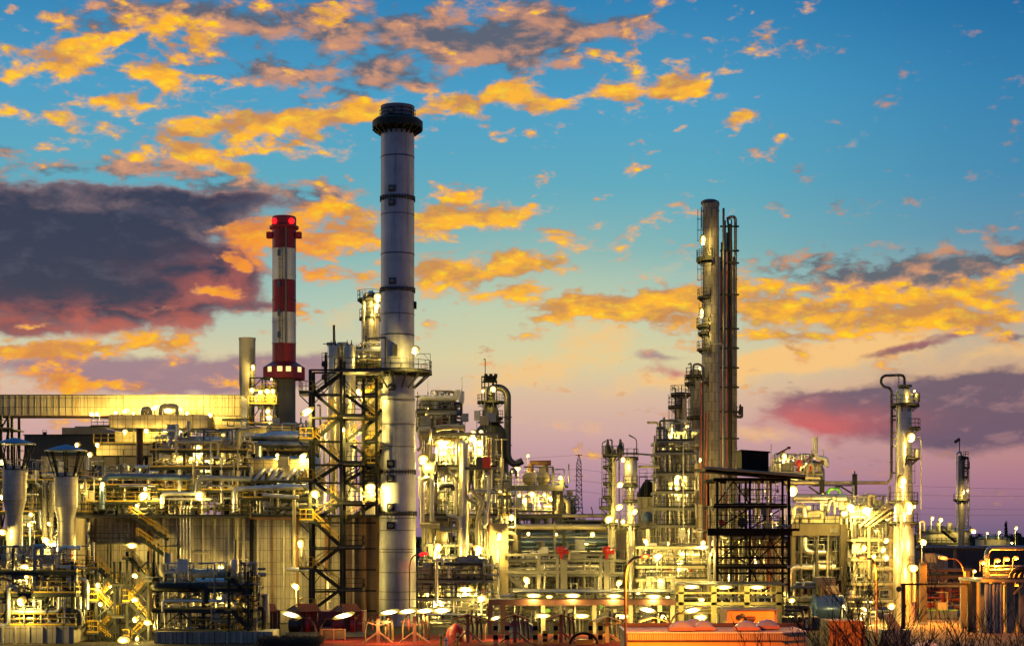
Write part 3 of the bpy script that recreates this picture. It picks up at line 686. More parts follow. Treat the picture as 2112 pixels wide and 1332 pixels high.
# ------------------------------------------------------------------ red and white stack
def striped_stack():
    Y = 280; px = 586; x = X(px, Y); s = Y / FOC; z = lambda p: Z(p, Y - 1.9); c = (x, Y, 0); r = 24.3 * s
    root = thing('chimney_stack', 'red and white banded chimney stack with red beacons and an eight-sided red cabin', 'chimney', (x, Y, 0))
    MB().lathe(c, [(23.5 * s, 0), (23.5 * s, z(778))], 28).build('lower_shaft', M.stackgrey, root)
    for (p0, p1, m) in ((475, 510, M.stackred), (510, 575, M.stackwhite), (575, 642, M.stackred), (642, 705, M.stackwhite), (705, 760, M.stackred)):
        MB().lathe(c, [(r, z(p1) + .01), (r, z(p0) - .01)], 32, caps=False).build('band', m, root)
    for p in (511, 566, 616, 661, 705):
        MB().lathe(c, [(r * .99, z(p) - .1), (r * 1.035, z(p) - .06), (r * 1.035, z(p) + .06), (r * .99, z(p) + .1)], 32, caps=False).build('seam_ring', M.stackred if p in (616,) else M.stackwhite, root)
    MB().lathe(c, [(r, z(478)), (r * 1.02, z(470)), (30 * s, z(468)), (30 * s, z(463)), (25 * s, z(461)), (25 * s, z(447)), (23.5 * s, z(443)), (19 * s, z(443)), (19 * s, z(452)), (.01, z(452))], 32).build('crown', M.stackred, root)
    for sx in (-1, 1):
        MB().box(x + sx * 30 * s - .45, x + sx * 30 * s + .45, Y - .6, Y + .6, z(487), z(475)).bar((x + sx * 23 * s, Y, z(482)), (x + sx * 30 * s, Y, z(482)), .5, .5).build('side_box', M.stackred, root)
    for sx in (-.8, .8):
        a = MB(); xx = x + sx * 22 * s; yy = Y - math.sqrt(max(0, (25 * s) ** 2 - (sx * 22 * s) ** 2)) - .1
        a.lathe((xx, yy, z(455)), [(.01, -.5), (.36, -.36), (.5, 0), (.36, .36), (.01, .5)], 14); a.build('beacon', M.lampc['r'], root)
        MB().box(xx - .3, xx + .3, yy - .2, yy + .6, z(455) - .72, z(455) - .48).build('beacon_bracket', M.piped, root)
    l = MB(); cage_ladder(l, x - .25, Y - r - .25, z(745), z(465), 0, -1, .07); l.build('ladder', M.piped, root)
    MB().tube([(x + .55, Y - r - .15, z(708)), (x + .55, Y - r - .15, z(468))], .13).build('conduit', M.grey, root)
    for p in (522, 586, 645, 690): MB().box(x - .75, x - .35, Y - r - .5, Y - r + .1, z(p + 6), z(p - 6)).build('junction_box', M.blueg, root)
    R8 = 46 * s; a0 = PI / 8 + .12
    oct_ = lambda q: [(x + q * math.cos(a0 + k * PI / 4), Y + q * math.sin(a0 + k * PI / 4)) for k in range(8)]
    mb = MB()
    for (q, p) in ((R8, 780), (R8, 757), (r * 1.05, 744)):
        mb.v += [(u, v, z(p)) for u, v in oct_(q)]
    for i in range(2):
        for k in range(8): mb.f.append((i * 8 + k, i * 8 + (k + 1) % 8, i * 8 + 8 + (k + 1) % 8, i * 8 + 8 + k))
    mb.f.append(tuple(reversed(range(8)))); mb.f.append(tuple(range(16, 24)))
    cab = mb.build('cabin', M.stackred, root)
    o8 = oct_(R8)
    for (k, f) in ((4, .55), (5, .26), (5, .76), (6, .55)):
        a, b = Vector((*o8[k], 0)), Vector((*o8[(k + 1) % 8], 0)); d = (b - a).normalized(); p = a + (b - a) * f; nn = Vector((d.y, -d.x, 0)); w = .40
        q = lambda t, o, zz: (p + d * t + nn * o) + Vector((0, 0, zz))
        MB().quadbox([q(-w, 0, z(767)), q(w, 0, z(767)), q(w, .05, z(767)), q(-w, .05, z(767)), q(-w, 0, z(756.5)), q(w, 0, z(756.5)), q(w, .05, z(756.5)), q(-w, .05, z(756.5))]).build('window', M.litwin, cab)
striped_stack()

def small_stack():
    Y = 272; s = Y / FOC; z = lambda p: Z(p, Y); x = X(510, Y); c = (x, Y, 0)
    root = thing('chimney_stack', 'short plain beige chimney stack left of the red and white stack', 'chimney', (x, Y, 0))
    MB().lathe(c, [(15 * s, 0), (15 * s, z(805)), (16.5 * s, z(792)), (16.8 * s, z(702)), (17.6 * s, z(701)), (17.6 * s, z(697)), (15 * s, z(697)), (15 * s, z(705)), (.01, z(705))], 28).build('shaft', M.beigest, root)
    l = MB(); cage_ladder(l, x + 12 * s, Y - 13 * s, z(860), z(720), .5, -.86, .06); l.build('ladder', M.grey, root)
small_stack()

def lit_frame():
    Y = 268; s = Y / FOC; z = lambda p: Z(p, Y)
    x0, x1 = X(516, Y), X(566, Y)
    root = thing('access_tower', 'brightly lit open steel access frame between the beige stack and the striped stack', 'access tower', ((x0 + x1) / 2, Y, 0))
    for x in (x0, (x0 + x1) / 2, x1):
        for y in (Y, Y + 3.5): MB().box(x - .12, x + .12, y - .12, y + .12, 0, z(778)).build('column', M.dark, root)
    for p in (805, 832, 872): MB().box(x0 - .2, x1 + .3, Y - .2, Y + 3.7, z(p) - .15, z(p)).build('deck', M.deck, root); rail(MB(), [(x0 - .2, Y - .2, z(p)), (x1 + .3, Y - .2, z(p))], sp=1.2, t=.06).build('railing', M.yellow, root)
    b = MB(); b.bar((x0, Y, z(779)), (x1, Y, z(779)), .2)
    for (a, p0, q, p1) in ((516, 805, 541, 779), (566, 805, 541, 779), (516, 830, 541, 807), (541, 830, 566, 807), (516, 870, 541, 834), (566, 870, 541, 834)): b.bar((X(a, Y), Y, z(p0)), (X(q, Y), Y, z(p1)), .14)
    b.build('brace', M.dark, root)
    MB().box(X(524, Y), X(560, Y), Y + 3.9, Y + 4.2, z(840), z(790)).build('cladding_sheet', M.wally, root)
lit_frame()

# ------------------------------------------------------------------ long clad ducts, upper left
def ducts():
    Y = 253; z = lambda p: Z(p, Y)
    root = thing('flue_duct', 'long rust-streaked beige clad duct crossing the sky at upper left', 'duct', (X(240, Y), Y, z(858)))
    MB().box(X(-60, Y), X(497, Y), Y, Y + 6, z(857), z(814)).build('casing', M.duct, root)
    MB().box(X(-60, Y), X(497, Y), Y - .12, Y + 6.1, z(816), z(813.5)).build('top_flange', M.grey, root)
    MB().box(X(-60, Y), X(497, Y), Y - .1, Y + .1, z(858.5), z(856.5)).build('bottom_flange', M.rust, root)
    mb = MB()
    for i in range(44):
        xx = X(-55 + i * 12.8, Y); mb.box(xx - .05, xx + .05, Y - .09, Y - .005, z(856), z(816))
    mb.build('stiffener', M.duct, root)
    Y = 250; z = lambda p: Z(p, Y)
    r2 = thing('flue_duct', 'beige clad downcomer casing under the right end of the long duct', 'duct', (X(458, Y), Y, 0))
    MB().box(X(421, Y), X(497, Y), Y, Y + 5, z(1000), z(858)).build('casing', M.duct, r2)
    mb = MB(); mb.box(X(458, Y), X(525, Y), Y - .3, Y - .02, z(866), z(863)); mb.bar((X(440, Y), Y - .3, z(866)), (X(421, Y), Y - .3, z(905)), .3); mb.build('bracket', M.dark, r2)
    Y = 245; z = lambda p: Z(p, Y)
    r3 = thing('flue_duct', 'middle beige clad duct carrying curved vent hoods on its roof', 'duct', (X(320, Y), Y, z(884)))
    MB().box(X(224, Y), X(428, Y), Y, Y + 6, z(884), z(855)).build('casing', M.duct, r3)
    MB().box(X(240, Y), X(470, Y), Y - .3, Y + 6.2, z(887), z(884.5)).build('support_beam', M.dark, r3)
    for (a, b, p) in ((292, 308, 842), (330, 364, 836)):
        for k in range(3 if a < 300 else 5):
            dy = .6 + k * .9
            pipe(r3, [(X(a, Y), Y + dy, z(855)), (X(a, Y), Y + dy, z(p)), (X(b, Y), Y + dy, z(p)), (X(b, Y), Y + dy, z(855))], .34, M.pipeb, 'vent_hood')
    for px in (275, 345, 386, 404): MB().tube([(X(px, Y), Y + .3, z(884)), (X(px, Y), Y + .3, z(938))], .14).build('post', M.grey, r3)
    Y = 241; z = lambda p: Z(p, Y)
    r4 = thing('service_gallery', 'yellow railed gallery on a clad lower duct under the vent-hood duct', 'platform', (X(290, Y), Y, 0))
    MB().box(X(195, Y), X(388, Y), Y - .6, Y + 6, z(917), z(914.5)).build('deck', M.deck, r4)
    rail(MB(), [(X(195, Y), Y - .5, z(914)), (X(388, Y), Y - .5, z(914))], sp=1.0, t=.07, h=1.35).build('railing', M.yellow, r4)
    rail(MB(), [(X(186, Y), Y + .6, z(878)), (X(224, Y), Y + .6, z(878))], sp=.9, t=.07, h=1.0).build('railing', M.yellow, r4)
    MB().box(X(184, Y), X(226, Y), Y, Y + 3, z(880.5), z(878)).build('deck', M.deck, r4)
    MB().box(X(200, Y), X(335, Y), Y - .3, Y + 5, z(939), z(918)).build('casing', M.duct, r4)
    MB().box(X(222, Y), X(384, Y), Y + 4.4, Y + 4.6, z(914), z(886)).build('back_wall', M.wally, r4)
    ms, mr = MB(), MB(); stair(ms, mr, (X(362, Y), Y - .2, z(914)), (X(394, Y), Y - .2, z(888)), .9, t=.07); ms.build('stair', M.dark, r4); mr.build('handrail', M.yellow, r4)
    MB().box(X(305, Y), X(333, Y), Y + 4.1, Y + 4.35, z(901), z(895)).build('window', M.glass, r4)
    for px in (208, 240, 300, 384): MB().box(X(px, Y) - .2, X(px, Y) + .2, Y + .5, Y + .9, 0, z(940)).build('column', M.dark, r4)
    for (a, b) in ((422, 384), (262, 300)): MB().bar((X(a, Y), Y + .2, z(985)), (X(b, Y), Y + .2, z(940)), .3).build('brace', M.dark, r4)
    Y = 236
    rr = thing('steam_stack', 'single slim brown-grey vent stack in front of the yellow railed gallery', 'vent pipe', (X(288, Y), Y, 0))
    MB().lathe((X(288, Y), Y, 0), [(S(7, Y), 0), (S(7, Y), Z(888, Y)), (S(8.2, Y), Z(886, Y)), (S(8.2, Y), Z(883, Y)), (S(6, Y), Z(883, Y)), (S(6, Y), Z(890, Y)), (.01, Z(890, Y))], 20).build('shaft', M.rust, rr)
    MB().lathe((X(288, Y), Y, 0), [(S(7, Y), Z(944, Y)), (S(8, Y), Z(943, Y)), (S(8, Y), Z(941, Y)), (S(7, Y), Z(940, Y))], 20, caps=False).build('flange_ring', M.rust, rr)
ducts()

def left_buildings():
    Y = 275; z = lambda p: Z(p, Y)
    r = thing('boiler_house', 'dark sheet-clad boiler house with beige lower wall behind the blue vent caps', 'building', (X(120, Y), Y, 0))
    MB().box(X(50, Y), X(300, Y), Y, Y + 20, 0, z(897)).build('upper_wall', M.walld, r)
    MB().box(X(48, Y), X(302, Y), Y - .2, Y + 20.2, z(897), z(895.5)).build('roof_edge', M.black, r)
    MB().box(X(95, Y), X(420, Y), Y - 3, Y - .02, 0, z(942)).build('lower_wall', M.wallb, r)
    MB().box(X(121, Y), X(205, Y), Y + 2, Y + 12, z(896), z(880)).build('plant_room', M.wallb, r)
    for a in (141, 162): MB().box(X(a, Y), X(a + 20, Y), Y + 4, Y + 8, z(880), z(875.5)).build('roof_fan', M.galv, r)
    mb = MB(); mb.box(X(78, Y), X(84, Y), Y + 3, Y + 3.4, z(896), z(888)); rail(mb, [(X(77, Y), Y + 3, z(895)), (X(86, Y), Y + 3, z(895))], .8); mb.build('roof_hatch', M.dark, r)
    Y = 250
    r = thing('plant_shed', 'low cream flat-roofed shed behind the pipe rack left of the stair tower', 'building', (X(560, Y), Y, 0))
    MB().box(X(455, Y), X(640, Y), Y, Y + 14, 0, Z(884, Y)).build('wall', M.wally, r)
    MB().box(X(450, Y), X(648, Y), Y - .6, Y + 14.6, Z(884, Y), Z(879, Y)).build('roof', M.wallb, r)
    MB().box(X(575, Y), X(606, Y), Y + 1, Y + 4, Z(879, Y) + .002, Z(873, Y)).build('roof_fan', M.piped, r)
    Y = 225; z = lambda p: Z(p, Y)
    r = thing('furnace_gantry', 'dark braced steel gantry at the left edge of the photo', 'steel frame', (X(0, Y), Y, 0))
    for px in (-22, 2, 17):
        for y in (Y, Y + 5): MB().box(X(px, Y) - .16, X(px, Y) + .16, y - .16, y + .16, 0, z(857)).build('column', M.dark, r)
    for p in (884, 975, 1020): MB().box(X(-25, Y), X(28, Y), Y - .4, Y + 5, z(p) - .15, z(p)).build('deck', M.deck, r); rail(MB(), [(X(-25, Y), Y - .4, z(p)), (X(28, Y), Y - .4, z(p))], t=.06).build('railing', M.yellow, r)
    for (a, p0, b, p1) in ((2, 884, 17, 858), (-22, 884, 2, 858), (2, 975, 17, 886), (17, 1020, 2, 977), (2, 1100, 17, 1022)): MB().bar((X(a, Y), Y, z(p0)), (X(b, Y), Y, z(p1)), .18).build('brace', M.dark, r)
left_buildings()

# ------------------------------------------------------------------ the two blue-capped vents
def cap_vent(px, top, lab, Y):
    s = Y / FOC; x = X(px, Y); z = lambda p: Z(p, Y); c = (x, Y, 0)
    r = thing('vent_stack', lab, 'vent stack', (x, Y, 0), 'blue-capped vent stacks')
    t = top
    MB().lathe(c, [(41 * s, z(t + 14)), (42 * s, z(t + 13)), (42 * s, z(t + 12)), (20 * s, z(t + 5)), (.01, z(t))], 20).build('cap', M.blue, r)
    MB().lathe(c, [(41.8 * s, z(t + 14.8)), (43 * s, z(t + 14.4)), (43 * s, z(t + 12.6)), (41.8 * s, z(t + 12.2))], 20, caps=False).build('cap_rim', M.galv, r)
    for k in range(8):
        a = 2 * PI * k / 8 + .2; ca, sa = math.cos(a), math.sin(a)
        for e in (-.05, .05):
            MB().bar((x + math.cos(a + e) * 23 * s, Y + math.sin(a + e) * 23 * s, z(t + 66)), (x + math.cos(a + 1.2 * e) * 39 * s, Y + math.sin(a + 1.2 * e) * 39 * s, z(t + 13.5)), .09).build('strut', M.black, r)
    mb = MB()
    for f in (.4, .75):
        for k in range(16):
            a, b = 2 * PI * k / 16, 2 * PI * (k + 1) / 16; q = (23 + 16 * f) * s; zz = z(t + 66 - 52 * f)
            if k % 2: mb.bar((x + math.cos(a) * q, Y + math.sin(a) * q, zz), (x + math.cos(b) * q, Y + math.sin(b) * q, zz), .05)
    mb.build('hoop', M.black, r)
    MB().lathe(c, [(20 * s, z(t + 68)), (23 * s, z(t + 65)), (23 * s, z(t + 59)), (20 * s, z(t + 58)), (20 * s, z(t + 66)), (.01, z(t + 66))], 24).build('throat', M.galv, r)
    MB().lathe(c, [(16 * s, 0), (16.5 * s, z(t + 158)), (23.5 * s, z(t + 130)), (24 * s, z(t + 128)), (24.3 * s, z(t + 68)), (23 * s, z(t + 67)), (.01, z(t + 67))], 32).build('body', M.ventm, r)
    for p in (t + 70, t + 128, t + 159): MB().lathe(c, [(24.2 * s if p < t + 150 else 16.5 * s, z(p + 1)), ((25 if p < t + 150 else 17.6) * s, z(p + .7)), ((25 if p < t + 150 else 17.6) * s, z(p - .7)), (24.2 * s if p < t + 150 else 16.5 * s, z(p - 1))], 32, caps=False).build('seam_ring', M.ventm, r)
cap_vent(30, 902, 'left blue-capped clad vent stack at the edge of the photo', 190)
cap_vent(136, 916, 'right blue-capped clad vent stack with cone ending above the slanted roof', 192)

# ------------------------------------------------------------------ furnace block with panelled wall
def furnace():
    Y = 206; z = lambda p: Z(p, Y)
    r = thing('furnace_block', 'long furnace block with ribbed beige panel wall below the pipe racks', 'building', (X(470, Y), Y, 0))
    MB().box(X(165, Y), X(640, Y), Y, Y + 18, 0, z(1066)).build('panel_wall', M.panel, r)
    MB().box(X(640, Y), X(712, Y), Y + .3, Y + 18, 0, z(1066)).build('panel_wall', M.panel, r)
    MB().box(X(712, Y), X(800, Y), Y + .1, Y + 18, 0, z(1066)).build('panel_wall', M.walldr, r)
    rng = random.Random(3); mb = MB(); k = 0
    px = 168
    while px < 800:
        w = rng.choice((3, 4, 6)); mb = MB(); mb.box(X(px, Y), X(px + w, Y), Y - .22, Y - .003, .2, z(1069)); mb.build('rib', M.rib if rng.random() < .8 else M.rust, r)
        px += rng.choice((24, 27, 29, 30))
    MB().box(X(160, Y), X(800, Y), Y - .5, Y + 18.3, z(1066) + .003, z(1061)).build('roof_slab', M.dark, r)
    MB().box(X(515, Y), X(640, Y), Y - .5, Y - .3, z(1071), z(1066)).build('rust_edge', M.rust, r)
    w = MB(); w.box(X(516, Y), X(524, Y), Y - .5, Y - .25, z(1200), z(1070)); w.build('cable_tray', M.black, r)
    for p in (1117, 1152):
        MB().box(X(494, Y), X(512, Y), Y - .4, Y - .24, z(p + 1), z(p - 1)).build('strap', M.rib, r)
    # deck walkway with railing along the top
    MB().box(X(160, Y), X(520, Y), Y - 2.2, Y - .5, z(1067), z(1064)).build('walkway', M.deck, r)
    rail(MB(), [(X(160, Y), Y - 2.2, z(1064)), (X(520, Y), Y - 2.2, z(1064))], 1.4, 1.0, .06).build('railing', M.dark, r)
    rail(MB(), [(X(330, Y), Y - 1.2, z(1064)), (X(520, Y), Y - 1.2, z(1064))], 1.3, 1.2, .06).build('railing', M.yellow, r)
    # stair on the wall
    ms, mr = MB(), MB(); Yf = Y - 1.7
    stair(ms, mr, (X(346, Yf), Yf, Z(1112, Yf)), (X(268, Yf), Yf, Z(1060, Yf)), 1.0, t=.07); stair(ms, mr, (X(350, Yf), Yf - 1.2, Z(1148, Yf)), (X(288, Yf), Yf - 1.2, Z(1106, Yf)), 1.0, t=.07)
    ms.build('stair', M.dark, r); mr.build('handrail', M.yellow, r)
    MB().box(X(193, Yf), X(300, Yf), Y - 2.8, Y - .24, Z(1120, Yf) - .12, Z(1120, Yf)).build('walkway', M.deck, r)
    rail(MB(), [(X(193, Yf), Y - 2.8, Z(1120, Yf)), (X(270, Yf), Y - 2.8, Z(1120, Yf))], 1.2, 1.2, .06).build('railing', M.dark, r)
    MB().box(X(330, Yf), X(375, Yf), Y - 2.8, Y - .24, Z(1125, Yf) - .12, Z(1125, Yf)).build('walkway', M.deck, r)
    for px in (194, 232, 322, 330, 372): MB().box(X(px, Yf) - .1, X(px, Yf) + .1, Y - 2.7, Y - 2.5, 0, Z(1120, Yf)).build('post', M.dark, r)
    for q in range(4):
        a = 375 + q * 6.5; pipe(r, [(X(a, Y), Y - .8, z(1158)), (X(a, Y), Y - .8, z(1044)), (X(a, Y) - .05, Y + .8, z(1044))], .10, M.alu, 'riser_pipe')
    pipe(r, [(X(239, Y), Y - .7, z(1045)), (X(239, Y), Y - .7, z(1078)), (X(267, Y), Y - .7, z(1078)), (X(267, Y), Y - .7, z(1104))], .07, M.galv)
    pipe(r, [(X(490, Y), Y - .6, z(1185)), (X(490, Y), Y - .6, z(1068))], .22, M.pipeb, 'riser_pipe')
    pipe(r, [(X(608, Y), Y - .6, z(1168)), (X(608, Y), Y - .6, z(1030))], .21, M.pipeb, 'riser_pipe')
    pipe(r, [(X(597, Y), Y - 2.4, z(1172)), (X(640, Y), Y - 3.2, z(1174)), (X(684, Y), Y - 3.2, z(1180)), (X(684, Y), Y - 3.2, z(1262))], .27, M.alu, 'steam_pipe')
    pipe(r, [(X(400, Y), Y - .5, z(1140)), (X(432, Y), Y - .5, z(1140)), (X(434, Y), Y - .5, z(1150))], .08, M.pipeb)
    pipe(r, [(X(187, Y), Y - .6, z(1150)), (X(179, Y), Y - .6, z(1150)), (X(179, Y), Y - .6, z(1096)), (X(190, Y), Y - .6, z(1096))], .1, M.galv)
    for (a, p) in ((184, 1156), (185, 1165), (310, 1165)):
        o = MB().box(X(a - 6, Y), X(a + 6, Y), Y - .55, Y - .23, z(p + 7), z(p - 7)).build('fan_unit', M.piped, r)
        MB().lathe((X(a, Y), Y - .55, z(p)), [(.25, 0), (.25, -.06), (.01, -.07)], 12, 'y').build('fan', M.grey, o)
    for q in range(9):
        a = 528 + q * 13; MB().bar((X(a, Y), Y - .42, z(1105)), (X(a, Y), Y - .42, z(1068)), .03).build('conduit', M.piped, r)
furnace()

# ------------------------------------------------------------------ stair tower left of the big stack
def stair_tower():
    Y = 194; z = lambda p: Z(p, Y); D = 3.2
    r = thing('stair_tower', 'tall dark zigzag stair tower with yellow handrails left of the tallest stack', 'stair tower', (X(690, Y), Y, 0))
    for (px, tp) in ((640, 762), (704, 740)):
        for y in (Y, Y + D): MB().box(X(px, Y) - .17, X(px, Y) + .17, y - .15, y + .15, 0, z(tp)).build('column', M.dark, r)
    for px in (745, 772):
        MB().box(X(px, Y) - .15, X(px, Y) + .15, Y + 3, Y + 3.3, z(1064), z(775)).build('column', M.dark, r)
    MB().bar((X(640, Y), Y, z(763)), (X(704, Y), Y, z(763)), .2).bar((X(640, Y), Y + D, z(763)), (X(704, Y), Y + D, z(763)), .2).build('beam', M.dark, r)
    L = [808, 905, 1003]; Rr = [856, 953, 1038]
    lv = [(808, 'L'), (856, 'R'), (905, 'L'), (953, 'R'), (990, 'L'), (1035, 'R'), (1072, 'L'), (1126, 'R'), (1170, 'L'), (1214, 'R'), (1256, 'L')]
    def pt(side): return (646, 700) if side == 'L' else (700, 646)
    prev = None
    for i, (p, sd_) in enumerate(lv):
        zz = z(p); a, b = (617, 646) if sd_ == 'L' else (699, 748)
        MB().box(X(a, Y), X(b, Y), Y - .2, Y + D + .2, zz - .22, zz).build('landing', M.deck, r)
        pts = [(X(b, Y), Y - .15, zz), (X(a, Y), Y - .15, zz), (X(a, Y), Y + D, zz)] if sd_ == 'L' else [(X(a, Y), Y - .15, zz), (X(b, Y), Y - .15, zz), (X(b, Y), Y + D, zz)]
        q = rail(MB(), pts, 1.2, 1.0, .065); q.build('railing', M.yellow if i % 2 == 0 else M.dark, r)
        q = MB(); q.bar((X(a, Y), Y + .1, zz - .3), (X(640 if sd_ == 'L' else 704, Y), Y + .1, zz - 1.5), .12); q.bar((X(640, Y), Y + D * .5, zz - .3), (X(704, Y), Y + D * .5, zz - .3), .14); q.build('bracket', M.dark, r)
        if prev:
            (pp, ps) = prev; xa, xb = (644, 701)
            lo, hi = (X(xa if sd_ == 'L' else xb, Y), zz), (X(xb if sd_ == 'L' else xa, Y), z(pp))
            yy = Y + (.75 if i % 2 else D - .75)
            ms, mr = MB(), MB(); stair(ms, mr, (lo[0], yy, lo[1]), (hi[0], yy, hi[1]), 1.0, t=.075)
            f = ms.build('flight', M.dark, r); mr.build('handrail', M.yellow, f)
        prev = (p, sd_)
    ms, mr = MB(), MB(); stair(ms, mr, (X(644, Y), Y + D - .7, z(808)), (X(702, Y), Y + D - .7, z(765)), 1.0, t=.075); f = ms.build('flight', M.dark, r); mr.build('handrail', M.dark, f)
    MB().box(X(690, Y), X(788, Y), Y - .2, Y + D + 1, z(763) - .22, z(763)).build('top_deck', M.deck, r)
    rail(MB(), [(X(690, Y), Y - .15, z(763)), (X(735, Y), Y - .15, z(763)), (X(778, Y), Y - .15, z(763))], 1.3, 1.0, .065).build('railing', M.dark, r)
    rail(MB(), [(X(690, Y), Y + D + .8, z(763)), (X(778, Y), Y + D + .8, z(763))], 1.3, 1.0, .065).build('railing', M.yellow, r)
    for (a, p0, b, p1) in ((640, 840, 704, 770), (704, 1120, 640, 1075), (640, 1215, 672, 1170), (704, 850, 772, 772), (772, 860, 704, 775), (704, 1050, 745, 955)):
        MB().bar((X(a, Y), Y + .1, z(p0)), (X(b, Y), Y + .1, z(p1)), .10).build('brace', M.dark, r)
    for p in (1128, 1215): MB().bar((X(640, Y), Y + .1, z(p)), (X(704, Y), Y + .1, z(p)), .12).build('beam', M.dark, r)
    for i, (p, sd_) in enumerate(lv):          # cross members, kick plates and a second rear flight per storey
        MB().bar((X(640, Y), Y - .1, z(p) - .3), (X(704, Y), Y - .1, z(p) - .3), .14, .2).build('beam', M.dark, r)
        MB().bar((X(704, Y), Y + D, z(p) - .3), (X(772, Y), Y + D, z(p) - .3), .14, .2).build('beam', M.dark, r)
        if i + 1 < len(lv):
            if p < 1060:
                a, b = (706, 770) if i % 2 else (770, 706); ms, mr = MB(), MB(); stair(ms, mr, (X(a, Y), Y + D + 1.2, z(lv[i + 1][0])), (X(b, Y), Y + D + 1.2, z(p)), .9, t=.07); f = ms.build('flight', M.dark, r); mr.build('handrail', M.yellow if i % 3 else M.dark, f)
                MB().box(X(745, Y), X(774, Y), Y + D, Y + D + 2, z(p) - .15, z(p)).build('landing', M.deck, r); rail(MB(), [(X(745, Y), Y + D, z(p)), (X(774, Y), Y + D, z(p))], 1.1, .8, .06).build('railing', M.yellow if i % 2 else M.dark, r)
    for k, (px, rr) in enumerate(((652, .12), (662, .2), (672, .09), (684, .14), (694, .1), (716, .16), (728, .12), (738, .2))): pipe(r, [(X(px, Y), Y + D + .9, z(1060)), (X(px, Y), Y + D + .9, z(830 + 37 * (k % 4))), (X(px + (6 if k % 2 else -6), Y), Y + D + .9, z(830 + 37 * (k % 4)))], rr, (M.pipeg, M.alu, M.piped, M.pipeb)[k % 4], 'riser_pipe')
    # second stair, behind, climbing to the right toward the stack
    Y2 = 199.5
    r2 = thing('stair_flights', 'parallel yellow railed stair flights tucked between stair tower and tallest stack', 'stairs', (X(770, Y2), Y2, 0))
    for p in (790, 845, 887, 928):
        ms, mr = MB(), MB(); stair(ms, mr, (X(748, Y2), Y2, Z(p + 42, Y2)), (X(788, Y2), Y2, Z(p, Y2)), 1.0, t=.07); f = ms.build('flight', M.dark, r2); mr.build('handrail', M.yellow, f)
    MB().box(X(745, Y2), X(794, Y2), Y2 + 2.2, Y2 + 2.5, Z(1000, Y2), Z(800, Y2)).build('back_wall', M.wally, r2)
    for px in (746, 787): MB().box(X(px, Y2) - .12, X(px, Y2) + .12, Y2 + .8, Y2 + 1.0, Z(1062, Y2), Z(790, Y2)).build('post', M.dark, r2)
    for p in (940, 975, 1010, 1040):
        MB().box(X(745, Y2), X(783, Y2), Y2 - .6, Y2 + 2, Z(p, Y2) - .1, Z(p, Y2)).build('landing', M.deck, r2); rail(MB(), [(X(745, Y2), Y2 - .6, Z(p, Y2)), (X(783, Y2), Y2 - .6, Z(p, Y2))], 1.1, .9, .06).build('railing', M.yellow, r2)
    # twin white vessels behind the stair
    Y3 = 204
    for (px, w, tp, lab) in ((688, 12.5, 714, 'left of two pale upright vessels rising behind the dark stair tower'), (721, 12.5, 713, 'right of two pale upright vessels rising behind the dark stair tower')):
        rr = thing('upright_vessel', lab, 'vessel', (X(px, Y3), Y3, Z(1060, Y3))); s = Y3 / FOC; zz = lambda p: Z(p, Y3)
        MB().lathe((X(px, Y3), Y3, 0), [(w * .7 * s, zz(1060)), (w * .7 * s, zz(985)), (w * .72 * s, zz(940)), (w * s, zz(930)), (w * s, zz(tp + 2)), (w * .95 * s, zz(tp)), (.01, zz(tp))], 24).build('shell', M.columns, rr)
        MB().lathe((X(px, Y3), Y3, 0), [(w * s, zz(738)), (w * 1.06 * s, zz(737)), (w * 1.06 * s, zz(735)), (w * s, zz(734))], 24, caps=False).build('seam_ring', M.galv, rr)
        for q in (-5, 4): MB().lathe((X(px + q, Y3), Y3, zz(tp)), [(.07, 0), (.11, .2), (.07, .4), (.02, .7)], 8).build('spike', M.piped, rr)
stair_tower()

rack('cluttered top platform of small vessels behind the stair tower head', 672, 786, (748, 775), 205.5, 4, 3, 71, nh=12, nv=14, ves=4, base=800, railm=M.dark, valves=6, brace=.3, drums=False)
# narrow clad column peeping out behind the tallest stack
tower('slim clad column with lit railed top just left of the tallest stack', 765, 214, 597, 1060, 19, M.columns, plats=((616, 150, 380, 9), (655, 200, 380, 6)), ladders=((250, 616, 760),), head='flat',
      pipes=(([(752, 760, -1.2), (752, 610, -1.2), (760, 605, -1.0)], 3, M.columns), ([(775, 760, -1.2), (775, 640, -1.2)], 2.5, M.pipeb)), prof=((1060, 20), (760, 20), (632, 20), (630, 11), (606, 11), (604, 12), (597, 3)), steel=M.dark)
# ------------------------------------------------------------------ left process structures
rack('dark steel pipe rack above the panel wall, behind the right blue-capped vent', 168, 322, (1000, 1034), 209, 7, 4.6, 11, nh=20, nv=14, ves=2, base=1061, pal=PDARK, rmax=.4, valves=5)
rack('brightly lit crowded pipe deck with white risers left of the domed drum', 318, 505, (928, 963, 1010), 209.5, 8, 4.2, 12, nh=42, nv=34, ves=6, base=1061, rmax=.42, valves=14)
rack('pipe rack under the large blue-grey domed drum beside the stair tower', 508, 636, (990, 1026), 209, 7, 4.0, 13, nh=20, nv=12, ves=1, base=1061, pal=PDARK, rmax=.45, top=False, brace=.9)
rack('upper pipe gallery below the plant shed roof, left of the stair tower', 470, 640, (905, 930), 222, 8, 5, 14, nh=20, nv=12, ves=2, base=1061, rmax=.4)
rack('crowded lit pipe rack behind the two blue-capped vents', 0, 165, (990, 1055, 1105), 205, 8, 4.6, 15, nh=30, nv=26, ves=5, valves=10)
rack('low dark pipe rack with yellow railed deck at the bottom left corner', -6, 150, (1178, 1222, 1288), 168, 6, 4.2, 16, nh=26, nv=18, ves=3, pal=PDARK, valves=8)
rack('low dark pipe rack with fat horizontal pipes right of the small bottom stair tower', 325, 515, (1212, 1255, 1300), 169, 6, 4.2, 17, nh=28, nv=16, ves=2, pal=PDARK, valves=8, rmax=.4, brace=.9)
